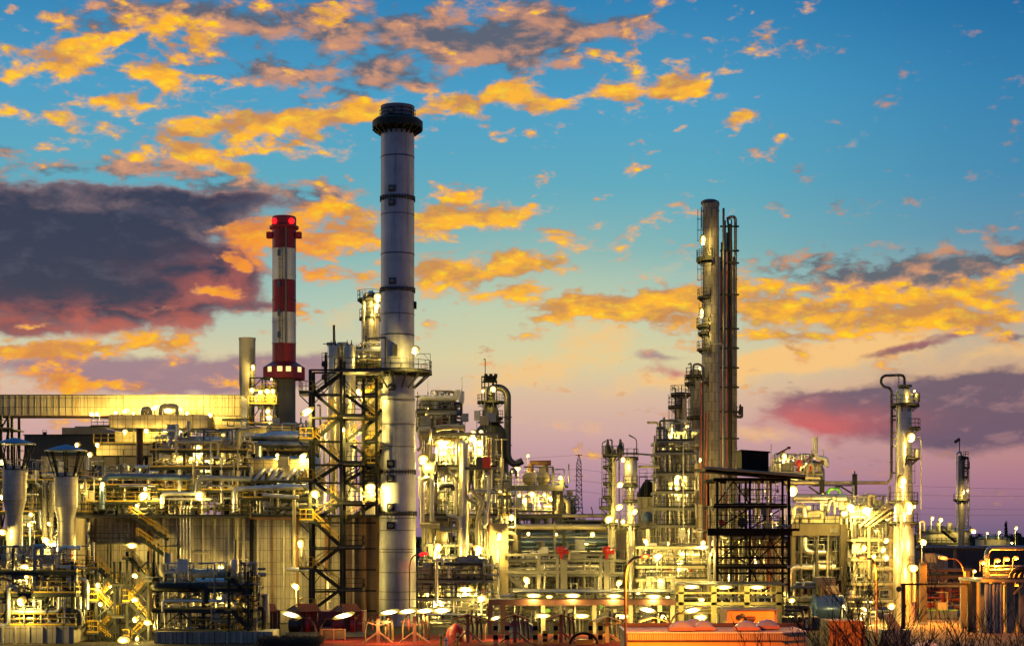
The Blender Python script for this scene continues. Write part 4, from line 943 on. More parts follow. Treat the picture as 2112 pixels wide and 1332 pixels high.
def left_extra():
    Y = 208; z = lambda p: Z(p, Y)
    r = thing('header_pipes', 'fat blue-grey header pipes running above the dark left pipe rack', 'pipes', (X(380, Y), Y, z(1061)))
    for (pts, rp, m) in ((((218, 1050), (218, 985), (255, 982), (400, 986)), 5.5, M.blueg), (((252, 1002), (325, 1002)), 2.6, M.alu), (((412, 1030), (412, 985), (470, 987), (520, 988)), 5, M.pipeg),
                         (((340, 1048), (340, 1022), (352, 1018), (425, 1018)), 4.5, M.alu), (((320, 1029), (440, 1029)), 2.5, M.alu), (((490, 1055), (490, 1010), (505, 1008), (640, 1004)), 5.5, M.alu),
                         (((545, 1021), (620, 1026)), 4.5, M.alu), (((575, 1001), (640, 1004), (690, 1008), (690, 1058)), 4.5, M.alu), (((465, 1027), (505, 1027)), 2.4, M.galv)):
        pipe(r, [(X(a, Y), Y - 1.1 - .12 * rp, z(b)) for a, b in pts], S(rp, Y), m, 'header_pipe', bend=1.2)
    Y = 211; z = lambda p: Z(p, Y)
    d = thing('domed_drum', 'large blue-grey and beige domed horizontal drum left of the stair tower', 'vessel', (X(580, Y), Y, z(1000)))
    s = Y / FOC
    MB().lathe((X(580, Y), Y + 3.2, z(985)), [(r * s, -h * s) for r, h in ((.1, 78), (20, 76), (36, 70), (46, 60), (47, 58), (47, -66), (38, -74), (20, -80), (.1, -82))][::-1], 32, 'x').build('shell', M.blueg, d)
    MB().box(X(520, Y), X(640, Y), Y - .4, Y + .2, z(985), z(948)).build('lagging_panel', M.duct, d)
    for q in range(6): pipe(d, [(X(547 + q * 16, Y), Y - .2, z(968)), (X(545 + q * 16, Y), Y - 1.5, z(972)), (X(526 + q * 16, Y), Y - 1.6, z(995))], .3, M.alu, 'feed_pipe', False)
    MB().bar((X(505, Y), Y - .8, z(947)), (X(640, Y), Y - .8, z(947)), .16).build('rail_beam', M.galv, d)
    MB().box(X(497, Y), X(521, Y), Y - 1.4, Y - .9, z(974), z(955)).build('panel_box', M.grey, d)
    Y = 222; z = lambda p: Z(p, Y)
    t = thing('transfer_duct', 'tapered pale grey transfer duct lying over the upper pipe gallery', 'duct', (X(570, Y), Y, z(905)))
    mb = MB(); mb.tube([(X(503, Y), Y - .6, z(901)), (X(545, Y), Y - .6, z(902)), (X(570, Y), Y - .6, z(898)), (X(616, Y), Y - .6, z(898)), (X(640, Y), Y - .6, z(901))], [.42] * 1 + [.42] + [.72, .72, .5], n=16) if False else None
    mb.lathe((X(503, Y), Y - .6, z(900)), [(.32, 0), (.36, S(40, Y)), (.68, S(62, Y)), (.68, S(108, Y)), (.42, S(140, Y))], 18, 'x'); mb.build('duct', M.alu, t)
    pipe(t, [(X(518, Y), Y - 1.2, z(935)), (X(518, Y), Y - 1.2, z(920)), (X(535, Y), Y - 1.2, z(917)), (X(640, Y), Y - 1.2, z(917))], .42, M.pipeg, bend=1.0)
    # pale upright tubes and slanted bright roof behind the vents
    Y = 203; z = lambda p: Z(p, Y)
    for k, (px, tp, bt, w, lab) in enumerate(((93, 988, 1065, 6, 'left of two slim beige columns between the blue-capped vents'), (106, 992, 1066, 4.5, 'right slimmer of two beige columns between the blue-capped vents'))):
        tower(lab, px, Y - .8, tp, None, w, M.columnc, ladders=((240, tp + 4, bt),), head='dome', name='slim_column', cat='column', rings=(1010, 1035))
    v = thing('cross_duct', 'fat blue-grey duct crossing between the two blue-capped vents', 'duct', (X(75, 215), 215, Z(1000, 215)))
    MB().lathe((X(40, 215), 215, Z(995, 215)), [(.6, 0), (.85, .1), (.9, .8), (.9, S(46, 215)), (.6, S(54, 215)), (.01, S(56, 215))], 20, 'x').build('duct', M.blueg, v)
    MB().tube([(X(90, 215), 215, Z(990, 215)), (X(170, 215), 215, Z(990, 215))], .3).build('pipe', M.blueg, v)
    for q in (52, 78): MB().box(X(q, 215) - .15, X(q, 215) + .15, 214.8, 215.2, 0, Z(1009, 215)).build('support', M.dark, v)
    Y = 199; z = lambda p: Z(p, Y)
    h = thing('burner_house', 'glaringly lit beige burner house with slanted roof between the vents', 'building', (X(100, Y), Y, 0))
    MB().prism([(X(-20, Y), 0), (X(156, Y), 0), (X(156, Y), z(1068)), (X(124, Y), z(1098)), (X(70, Y), z(1145)), (X(-20, Y), z(1145))], Y, Y + 5).build('wall', M.wallb, h)
    MB().bar((X(66, Y), Y - .1, z(1147)), (X(124, Y), Y - .1, z(1097)), .16).bar((X(124, Y), Y - .1, z(1097)), (X(158, Y), Y - .1, z(1066)), .16).build('roof_edge', M.galv, h)
    MB().box(X(126, Y) - .2, X(126, Y) + .2, Y - .5, Y - .1, 0, z(1090)).build('column', M.dark, h)
    for px in (0, 25, 45): pipe(h, [(X(px + 20, Y), Y - .7, z(1140)), (X(px + 20, Y), Y - .7, z(1090 - px * .3)), (X(px + 32, Y), Y - .7, z(1090 - px * .3))], .12, M.alu)
    rail(MB(), [(X(40, Y), Y - 1, z(1145)), (X(124, Y), Y - 1, z(1145))], 1.0, 1.3, .06).build('railing', M.dark, h)
    # small red roofed cabin
    Y = 176; z = lambda p: Z(p, Y)
    h = thing('cabin', 'small cream cabin with red pitched roof at bottom left', 'cabin', (X(115, Y), Y, 0))
    MB().box(X(84, Y), X(148, Y), Y + .2, Y + 2.9, 0, z(1198) - .003).build('plinth', M.conc, h)
    MB().prism([(X(82, Y), z(1198)), (X(116, Y), z(1198)), (X(116, Y), z(1172)), (X(96, Y), z(1160)), (X(82, Y), z(1167))], Y, Y + 3).build('wall', M.wally, h)
    x0, x1, x2 = X(96, Y), X(104, Y), X(154, Y)
    MB().quadbox([(X(95, Y), Y - .3, z(1160)), (X(118, Y), Y - .3, z(1174)), (X(156, Y), Y - .3, z(1174)), (X(135, Y), Y - .3, z(1160)), (X(95, Y), Y - .3, z(1159)), (X(118, Y), Y - .3, z(1173)), (X(156, Y), Y - .3, z(1173)), (X(135, Y), Y - .3, z(1159))][:4] + [(X(95, Y), Y + 3.3, z(1159)), (X(118, Y), Y + 3.3, z(1172.5)), (X(156, Y), Y + 3.3, z(1172.5)), (X(135, Y), Y + 3.3, z(1158.5))]).build('roof', M.roofr, h)
    MB().box(X(116, Y), X(150, Y), Y + .4, Y + 3, z(1198), z(1174)).build('side_wall', M.wallb, h)
    for (a, b) in ((90, 1172), (98, 1172), (90, 1188), (98, 1188)): MB().box(X(a, Y) - .12, X(a, Y) + .12, Y - .03, Y + .05, z(b + 4), z(b - 4)).build('window', M.glass, h)
    # block carrying the bottom deck
    Y = 167.3
    b = thing('plinth_wall', 'low panelled plinth wall under the yellow railed deck in the bottom left corner', 'wall', (X(75, Y), Y, 0))
    MB().box(X(-30, Y), X(152, Y), Y, Y + 5, 0, Z(1290, Y)).build('panel_wall', M.panel, b)
    for q in range(6): MB().box(X(4 + q * 27, Y), X(8 + q * 27, Y), Y - .15, Y - .003, 0, Z(1291, Y)).build('rib', M.rib, b)
    b = thing('plinth_wall', 'low panelled plinth wall under the fat-piped rack right of the bottom stair tower', 'wall', (X(420, Y), Y, 0))
    MB().box(X(318, Y), X(562, Y), Y, Y + 5, 0, Z(1302, Y)).build('panel_wall', M.panel, b)
    for q in range(9): MB().box(X(322 + q * 29, Y), X(326 + q * 29, Y), Y - .15, Y - .003, 0, Z(1303, Y)).build('rib', M.rib, b)
left_extra()
def small_stair_tower(label, pxs, Y, lv, base=0, land=22, D=2.6, seed=4):
    z = lambda p: Z(p, Y); r = thing('stair_tower', label, 'stair tower', (X(sum(pxs) / 2, Y), Y, 0)); a0, a1 = pxs
    for px in pxs:
        for y in (Y, Y + D): MB().box(X(px, Y) - .11, X(px, Y) + .11, y - .1, y + .1, 0, z(lv[0] - 14)).build('column', M.dark, r)
    prev = None
    for i, p in enumerate(lv):
        L = i % 2 == 0; zz = z(p); a, b = (a0 - land, a0 + 5) if L else (a1 - 5, a1 + land)
        MB().box(X(a, Y), X(b, Y), Y - .2, Y + D + .2, zz - .18, zz).build('landing', M.deck, r)
        o = a if L else b; q = b if L else a
        rail(MB(), [(X(q, Y), Y - .15, zz), (X(o, Y), Y - .15, zz), (X(o, Y), Y + D, zz)], 1.15, .9, .06).build('railing', M.dark if i % 2 else M.yellow, r)
        if prev is not None:
            lo = a0 + 3 if L else a1 - 3; hi = a1 - 3 if L else a0 + 3; yy = Y + (.6 if i % 2 else D - .6)
            ms, mr = MB(), MB(); stair(ms, mr, (X(lo, Y), yy, zz), (X(hi, Y), yy, z(prev)), .9, t=.07); f = ms.build('flight', M.dark, r); mr.build('handrail', M.yellow, f)
            MB().bar((X(lo, Y), Y, z(prev) - .4), (X(hi, Y), Y, zz), .12).build('brace', M.dark, r)
        prev = p
    return r
small_stair_tower('small dark stair tower with yellow handrails at the bottom left, beside the red roofed cabin', (198, 236), 170, (1172, 1204, 1238, 1270, 1304, 1330), land=18)
small_stair_tower('short dark stair between small bottom stair tower and fat-piped low rack', (262, 306), 170.5, (1150, 1196, 1240, 1284, 1322), land=10)
small_stair_tower('short stair head with yellow rails at the right end of the low fat-piped rack', (472, 512), 168, (1192, 1224, 1258, 1292, 1322), land=8)
def bottom_vessels():
    for (px, Y, tp, bt, w, lab) in ((207, 174, 1180, 1235, 7, 'upper small bright cylinder inside the small bottom stair tower'), (285, 174.5, 1250, 1300, 7, 'small bright cylinder between the two bottom stair towers'), (178, 173.5, 1195, 1240, 5, 'small bright cylinder left of the small bottom stair tower')):
        o = thing('filter_vessel', lab, 'vessel', (X(px, Y), Y, Z(bt, Y))); s = Y / FOC
        MB().lathe((X(px, Y), Y, 0), [(w * .3 * s, Z(bt + 8, Y)), (w * .4 * s, Z(bt, Y)), (w * s, Z(bt - 12, Y)), (w * s, Z(tp + 3, Y)), (w * .6 * s, Z(tp, Y)), (.01, Z(tp, Y))], 18).build('shell', M.columns, o)
        MB().tube([(X(px, Y), Y, Z(bt + 8, Y)), (X(px, Y), Y, 0)], .12).build('outlet_pipe', M.galv, o)
bottom_vessels()

# ------------------------------------------------------------------ centre unit, right of the tallest stack
rack('dazzling lit process structure crammed with pipes right of the tallest stack', 872, 1018, (892, 962, 1062, 1166), 208, 9, 4.2, 21, top=False, nh=56, nv=50, ves=10, steel=M.grey, railm=M.dark, valves=18, brace=.35, rmax=.36)
rack('small upper pipe frame with pale drums beside the tallest stack platform', 866, 934, (846, 884), 214, 5, 3, 22, nh=12, nv=14, ves=4, steel=M.grey, railm=M.dark, base=892, valves=4, brace=.4)
rack('crowded low valve manifold at the foot of the tallest stack', 868, 1010, (1195, 1232), 203, 4, 3.5, 23, nh=24, nv=34, ves=4, steel=M.grey, railm=M.dark, valves=20, brace=.1, rmax=.2)
rack('slim lit pipe frame beside the drum platform, right of the process structure', 1022, 1046, (1022, 1062), 214, 5, 2.6, 24, nh=12, nv=14, ves=2, steel=M.grey, railm=M.yellow, valves=6)
def centre_extra():
    Y = 207; z = lambda p: Z(p, Y)
    r = thing('furnace_box', 'cream lit furnace box columns standing under the dazzling process structure', 'building', (X(950, Y), Y, 0))
    for (a, b, t, m, dy) in ((868, 896, 1070, M.wally, 1.2), (898, 924, 1064, M.wallb, 2.0), (950, 968, 1066, M.wally, 1.0), (968, 1004, 1068, M.wally, 1.5), (1010, 1048, 1078, M.wally, .4)):
        MB().box(X(a, Y), X(b, Y), Y + dy, Y + dy + 4, z(1168), z(t)).build('box_column', m, r)
    MB().box(X(868, Y), X(1048, Y), Y + .4, Y + 6, 0, z(1168) - .01).build('base_block', M.wallb, r)
    MB().lathe((X(957, Y), Y - .6, 0), [(.62, 0), (.62, z(915))], 18).build('standpipe', M.columns, r)
    for (pts, rp, m) in ((((957, 1062), (957, 914), (948, 911)), 3.5, M.alu), (((872, 1080), (872, 990), (885, 985), (892, 992), (892, 1075)), 5, M.alu), (((868, 1082), (908, 1084)), 5.5, M.pipeb),
                         (((985, 1155), (985, 1070), (997, 1035), (980, 1020), (975, 1010)), 4.5, M.pipeb), (((997, 1085), (1004, 1080), (1004, 1060), (997, 1052)), 4, M.white), (((1000, 1090), (1008, 1040), (1008, 980), (998, 977), (998, 990)), 3, M.alu),
                         (((920, 1040), (922, 1062), (950, 1066), (950, 1090)), 3.2, M.alu), (((900, 886), (925, 881), (960, 884)), 6, M.pipeb), (((868, 898), (870, 925), (862, 930)), 3.5, M.pipeb),
                         (((1009, 1150), (1009, 905)), 1.6, M.piper), (((960, 1000), (963, 1030), (985, 1040)), 3, M.pipeb), (((908, 1010), (912, 1002), (935, 1002), (935, 1012)), 4.5, M.piped)):
        pipe(r, [(X(a, Y), Y - 1.1 - .1 * rp, z(b)) for a, b in pts], S(rp, Y), m, 'process_pipe', bend=.8)
    for (a, p0, b, p1) in ((962, 1030, 977, 967), (980, 1030, 970, 967), (925, 970, 957, 1005)): MB().bar((X(a, Y), Y - .7, z(p0)), (X(b, Y), Y - .7, z(p1)), .26).build('brace', M.grey, r)
    for (a, p) in ((876, 894), (886, 965)): vessel_h(r, (X(a, Y), Y - .2, z(p)), 1.2, .8, M.pipeb, 'x', 'exchanger_head')
    MB().box(X(960, Y), X(1012, Y), Y - 1.6, Y - .6, z(964) - .3, z(964)).build('walkway', M.deck, r)
    for k in range(9): MB().lathe((X(985 + k * 3.1, Y), Y - 1.5, z(966)), [(.12, 0), (.16, .1), (.16, 1.1), (.08, 1.3)], 8).build('gas_bottle', M.red if k > 3 else M.piped, r)
    MB().box(X(915, Y), X(955, Y), Y - 1.4, Y - .2, z(909), z(906)).build('canopy', M.yellow, r)
    # dark fractionator with gooseneck behind
    Y = 262
    t = tower('dark fractionator with stepped cone head and big dark gooseneck pipe', 1012, Y, 800, None, 14, mat('sooty_lagging', (.10, .092, .075), .55, .2, .4, .3, .5, ('cyl', .62, 1.25, .03)), plats=((828, 120, 420, 14), (861, 150, 380, 12)), ladders=((200, 830, 868),), head='flat',
          prof=((1320, 37), (905, 37), (893, 36), (872, 17), (868, 17), (848, 17), (835, 12), (826, 9), (800, 9)), rings=(905, 922, 938, 955, 972),
          pipes=(([(1010, 815, -1.5), (1012, 803, -1.5), (1020, 799, -1.5), (1036, 800, -1.5), (1047, 812, -1.5), (1047, 940, -1.5), (1052, 952, -1.5), (1062, 958, -1.5), (1078, 950, -1.5)], 7, M.piped), ([(1000, 868, -3), (1000, 775, -1)], 1.2, M.dark), ([(1018, 850, -2.4), (1018, 780, -1)], 1.2, M.dark)))
    for p in (872,): MB().ringslab((X(1012, Y), Y, 0), S(17, Y), S(27, Y), Z(p, Y), Z(p, Y) + .2, 24).build('ring_plate', M.piped, t)
    MB().lathe((X(1012, Y), Y, 0), [(S(36.5, Y), Z(893, Y)), (S(17.4, Y), Z(872, Y))], 28, caps=False).build('cone', M.dark, t)
    mb = MB()
    for px in (994, 1000, 1008, 1016, 1024): mb.bar((X(px, Y), Y - 1, Z(828, Y)), (X(px, Y), Y - 1, Z(778 if px < 1018 else 785, Y)), .16)
    for p in (778, 789, 800): mb.bar((X(993, Y), Y - 1, Z(p, Y)), (X(1026, Y), Y - 1, Z(p, Y)), .2)
    for k in range(5): mb.bar((X(1000 + k * 5, Y), Y - 1, Z(789, Y)), (X(1003 + k * 5, Y), Y - 1, Z(772 + k % 2 * 4, Y)), .5)
    mb.build('top_frame', M.dark, t)
    MB().tube([(X(1001, Y), Y - 1, Z(778, Y)), (X(1001, Y), Y - 1, Z(742, Y))], .06).prism([(X(1001, Y), Z(740, Y)), (X(1001, Y), Z(743, Y)), (X(996, Y), Z(743.5, Y))], Y - 1.05, Y - .95).build('wind_vane', M.dark, t)
    # drum platform
    Y = 238; z = lambda p: Z(p, Y)
    r = rack('olive steel platform carrying two round-ended drums right of the fractionator', 1046, 1158, (1003, 1062), Y, 9, 6, 25, steel=mat('olive_steel', (.20, .17, .08), .6, 0, .4, .7, .3), railm=M.grey, nh=22, nv=20, ves=3, col=.5, brace=.3, valves=8)
    for px in (1092, 1122):
        vessel_h(r, (X(px, Y), Y + 2, z(986)), 4.2, S(14, Y), mat('buff_drum', (.42, .35, .20), .5, .3, .3, .6, .3), 'y', 'drum')
        MB().tube([(X(px + 3, Y), Y + 2, z(974)), (X(px + 3, Y), Y + 2, z(956))], .42).build('riser_pipe', M.rust, r)
    MB().lathe((X(1093, Y), Y + 2, z(953)), [(.01, 0), (S(5, Y), .02), (S(5.5, Y), S(44, Y)), (.01, S(44, Y) + .02)], 18, 'x').build('header_pipe', M.rust, r)
    MB().bar((X(1080, Y), Y - .3, z(963)), (X(1141, Y), Y - .3, z(963)), .22).bar((X(1140, Y), Y - .3, z(963)), (X(1140, Y), Y - .3, z(1003)), .3).build('portal_frame', M.grey, r)
    for (px, w) in ((1108, 4), (1055, 4), (1148, 3)): MB().box(X(px - w, Y), X(px + w, Y), Y - .2, Y + .6, 0, z(1064)).build('concrete_column', M.conc, r)
    MB().box(X(1042, Y), X(1161, Y), Y - .7, Y - .5, z(1012), z(1003)).build('fascia', M.conc, r)
    rack('dark small pump deck right of the drum platform, in front of the pylon', 1152, 1180, (1045, 1066), 250, 4, 3, 26, nh=8, nv=8, ves=3, railm=M.dark, valves=4)
centre_extra()

# ------------------------------------------------------------------ long pipe bridge across the middle
def middle():
    Y = 222; z = lambda p: Z(p, Y)
    r = thing('pipe_bridge', 'long pipe bridge with a fat beige pipe crossing the middle of the plant', 'pipe bridge', (X(1210, Y), Y, 0))
    pipe(r, [(X(1042, Y), Y, z(1086)), (X(1420, Y), Y, z(1086))], S(6, Y), M.pipeb, 'main_pipe')
    pipe(r, [(X(1160, Y), Y + 1, z(1063)), (X(1262, Y), Y + 1, z(1063))], S(3, Y), M.pipeb, 'upper_pipe')
    for (p, w, m) in ((1100, 2.2, M.blueg), (1107, 3, M.pipeg), (1117, 7, M.blueg), (1128, 4, M.blueg), (1137, 3.5, M.pipeg)):
        pipe(r, [(X(1044, Y), Y + 1.2, z(p)), (X(1268, Y), Y + 1.2, z(p))], S(w, Y), m, 'line_pipe')
    pipe(r, [(X(1163, Y), Y + .2, z(1150)), (X(1163, Y), Y + .2, z(1124)), (X(1178, Y), Y + .2, z(1122)), (X(1230, Y), Y + .2, z(1122))], S(4, Y), M.piped, 'line_pipe')
    for px in (1071, 1163, 1260, 1336): MB().box(X(px, Y) - .2, X(px, Y) + .2, Y - .2, Y + .2, 0, z(1080)).build('support', M.dark, r)
    for px in (1144, 1259, 1336):
        MB().box(X(px - 2.2, Y - 3), X(px + 2.2, Y - 3), Y - 3.2, Y - 2.8, 0, Z(1092, Y - 3)).build('concrete_post', M.conc, r)
        MB().box(X(px - 1.2, Y - 3), X(px + 1.2, Y - 3), Y - 3.1, Y - 2.9, Z(1092, Y - 3), Z(1076, Y - 3)).build('post_tip', M.conc, r)
    MB().box(X(1170, Y), X(1250, Y), Y + 2, Y + 2.4, z(1082), z(1074)).build('cable_tray', M.dark, r)
    rail(MB(), [(X(1156, Y), Y + 1.6, z(1074)), (X(1260, Y), Y + 1.6, z(1074))], .9, 1.0, .07).build('railing', M.grey, r)
    Y = 236
    h = thing('compressor_house', 'low yellow-lit compressor house behind the pipe bridge', 'building', (X(1220, Y), Y, 0))
    MB().box(X(1040, Y), X(1420, Y), Y, Y + 12, 0, Z(1092, Y)).build('wall', M.wally, h)
    MB().box(X(1038, Y), X(1422, Y), Y - .3, Y + 12.3, Z(1092, Y), Z(1089, Y)).build('roof', M.wallb, h)
    mb = MB()
    for k in range(14): MB().box(X(1052 + k * 26, Y), X(1062 + k * 26, Y), Y - .06, Y + .1, Z(1160, Y), Z(1138, Y)).build('window', M.litwin if k in (1, 2, 4, 5, 8) else M.glass, h)
    rack('dark valve deck with thin pipes in the middle under the pipe bridge', 1168, 1262, (1118, 1142), 226, 5, 4, 27, nh=16, nv=12, ves=2, pal=PDARK, railm=M.dark, steel=M.dark, top=False, valves=8)
    rack('bright pipe trestle with many thin horizontal pipes in the middle foreground', 1010, 1300, (1152, 1182), 212, 5, 6.2, 28, nh=40, nv=24, ves=3, steel=M.grey, railm=M.galv, top=False, brace=.25, rmax=.2, valves=18)
    Y = 217
    t = thing('storage_tank', 'squat brown corrugated tank behind the bright pipe trestle', 'tank', (X(1205, Y), Y, 0))
    MB().lathe((X(1205, Y), Y + 4, 0), [(S(42, Y), 0), (S(42, Y), Z(1178, Y)), (S(20, Y), Z(1172, Y)), (.01, Z(1170, Y))], 32).build('shell', M.tank, t)
    Y = 207; z = lambda p: Z(p, Y)
    r = thing('portal_frame', 'pale concrete portal frame topped by two red valve drives', 'portal frame', (X(1160, Y), Y, 0))
    for (a, b) in ((1108, 1115), (1147, 1153), (1156, 1170), (1236, 1242), (1246, 1256)): MB().box(X(a, Y), X(b, Y), Y, Y + .7, 0, z(1143)).build('column', M.conc, r)
    MB().box(X(1040, Y), X(1260, Y), Y - .06, Y + .5, z(1146), z(1141)).build('top_beam', M.conc, r)
    MB().box(X(1040, Y), X(1240, Y), Y - .1, Y + .5, z(1180), z(1176)).build('lower_beam', M.conc, r)
    for px in (1158, 1252):
        o = MB(); o.box(X(px - 6, Y), X(px + 6, Y), Y - .5, Y + .3, z(1142), z(1126)); o.lathe((X(px - 4, Y), Y - .5, z(1133)), [(.4, 0), (.4, -.35), (.2, -.45), (.01, -.45)], 14, 'y'); o.lathe((X(px + 6, Y), Y - .1, z(1137)), [(.3, 0), (.3, .5), (.01, .52)], 12, 'x'); o.bar((X(px, Y), Y, z(1142)), (X(px, Y), Y, z(1152)), .3)
        d = o.build('valve_drive', M.red, r); MB().tube([(X(px + 4, Y), Y - .4, z(1132)), (X(px + 16, Y), Y - .4, z(1124))], .13).build('spindle', M.galv, d)
        MB().box(X(px + 14, Y), X(px + 18, Y), Y - .2, Y + .3, z(1154), z(1138)).build('post_cap', M.wally, r)
    ms, mr = MB(), MB(); stair(ms, mr, (X(1085, Y), Y - 1.5, z(1220)), (X(1052, Y), Y - 1.5, z(1190)), 1.0, t=.06); f = ms.build('stair', M.grey, r); mr.build('handrail', M.galv, f)
middle()

# ------------------------------------------------------------------ pylon and power lines
def pylon():
    Y = 1000; px = 1194; s = Y / FOC; x = X(px, Y); z = lambda p: Z(p, Y)
    r = thing('electricity_pylon', 'distant lattice electricity pylon against the pink sky', 'pylon', (x, Y, 0))
    mb = MB(); prof = [(1138, 12), (1060, 8), (1040, 6.5), (1000, 5.5), (978, 5), (955, 4.5), (937, .4)]
    t = .28
    for (p0, w0), (p1, w1) in zip(prof[:-1], prof[1:]):
        n = max(1, int((p0 - p1) / (w0 * 1.5)))
        for k in range(n):
            a, b = p0 + (p1 - p0) * k / n, p0 + (p1 - p0) * (k + 1) / n; wa, wb = w0 + (w1 - w0) * k / n, w0 + (w1 - w0) * (k + 1) / n
            for (u, v) in ((-1, -1), (1, -1), (1, 1), (-1, 1)): mb.bar((x + u * wa * s, Y + v * wa * s, z(a)), (x + u * wb * s, Y + v * wb * s, z(b)), t)
            for v in (-1, 1):
                mb.bar((x - wa * s, Y + v * wa * s, z(a)), (x + wb * s, Y + v * wb * s, z(b)), t * .7); mb.bar((x + wa * s, Y + v * wa * s, z(a)), (x - wb * s, Y + v * wb * s, z(b)), t * .7)
            mb.bar((x - wb * s, Y - wb * s, z(b)), (x + wb * s, Y - wb * s, z(b)), t * .7)
    mb.build('mast', M.piped, r)
    for p in (938, 968, 982, 1000, 1014):
        w = 9 if p == 982 else 6.5
        MB().bar((x - w * s, Y, z(p)), (x + w * s, Y, z(p)), .35).build('crossarm', M.piped, r)
    for (p, pl, pr, lab) in ((938, 948, 1008, 'topmost power line hanging from the distant pylon'), (967, 976, 1022, 'second highest power line hanging from the distant pylon'), (990, 1000, 1050, 'third highest power line hanging from the distant pylon'), (1012, 1022, 1060, 'lowest power line hanging from the distant pylon')):
        mb = MB(); q = lambda t: (X(1194 + 980 * t, Y), Y, z(p + (pr - p) * t + 70 * t * (1 - t)))
        g = lambda t: (X(1194 - 150 * t, Y), Y, z(p + (pl - p) * t))
        mb.tube([g(k / 6) for k in range(6, -1, -1)] + [q(k / 24) for k in range(1, 25)], .075, n=4, bend=.5)
        solo('power_line', mb, M.cable, lab, 'power line', (x, Y, z(p)), 'power lines from the pylon')
pylon()
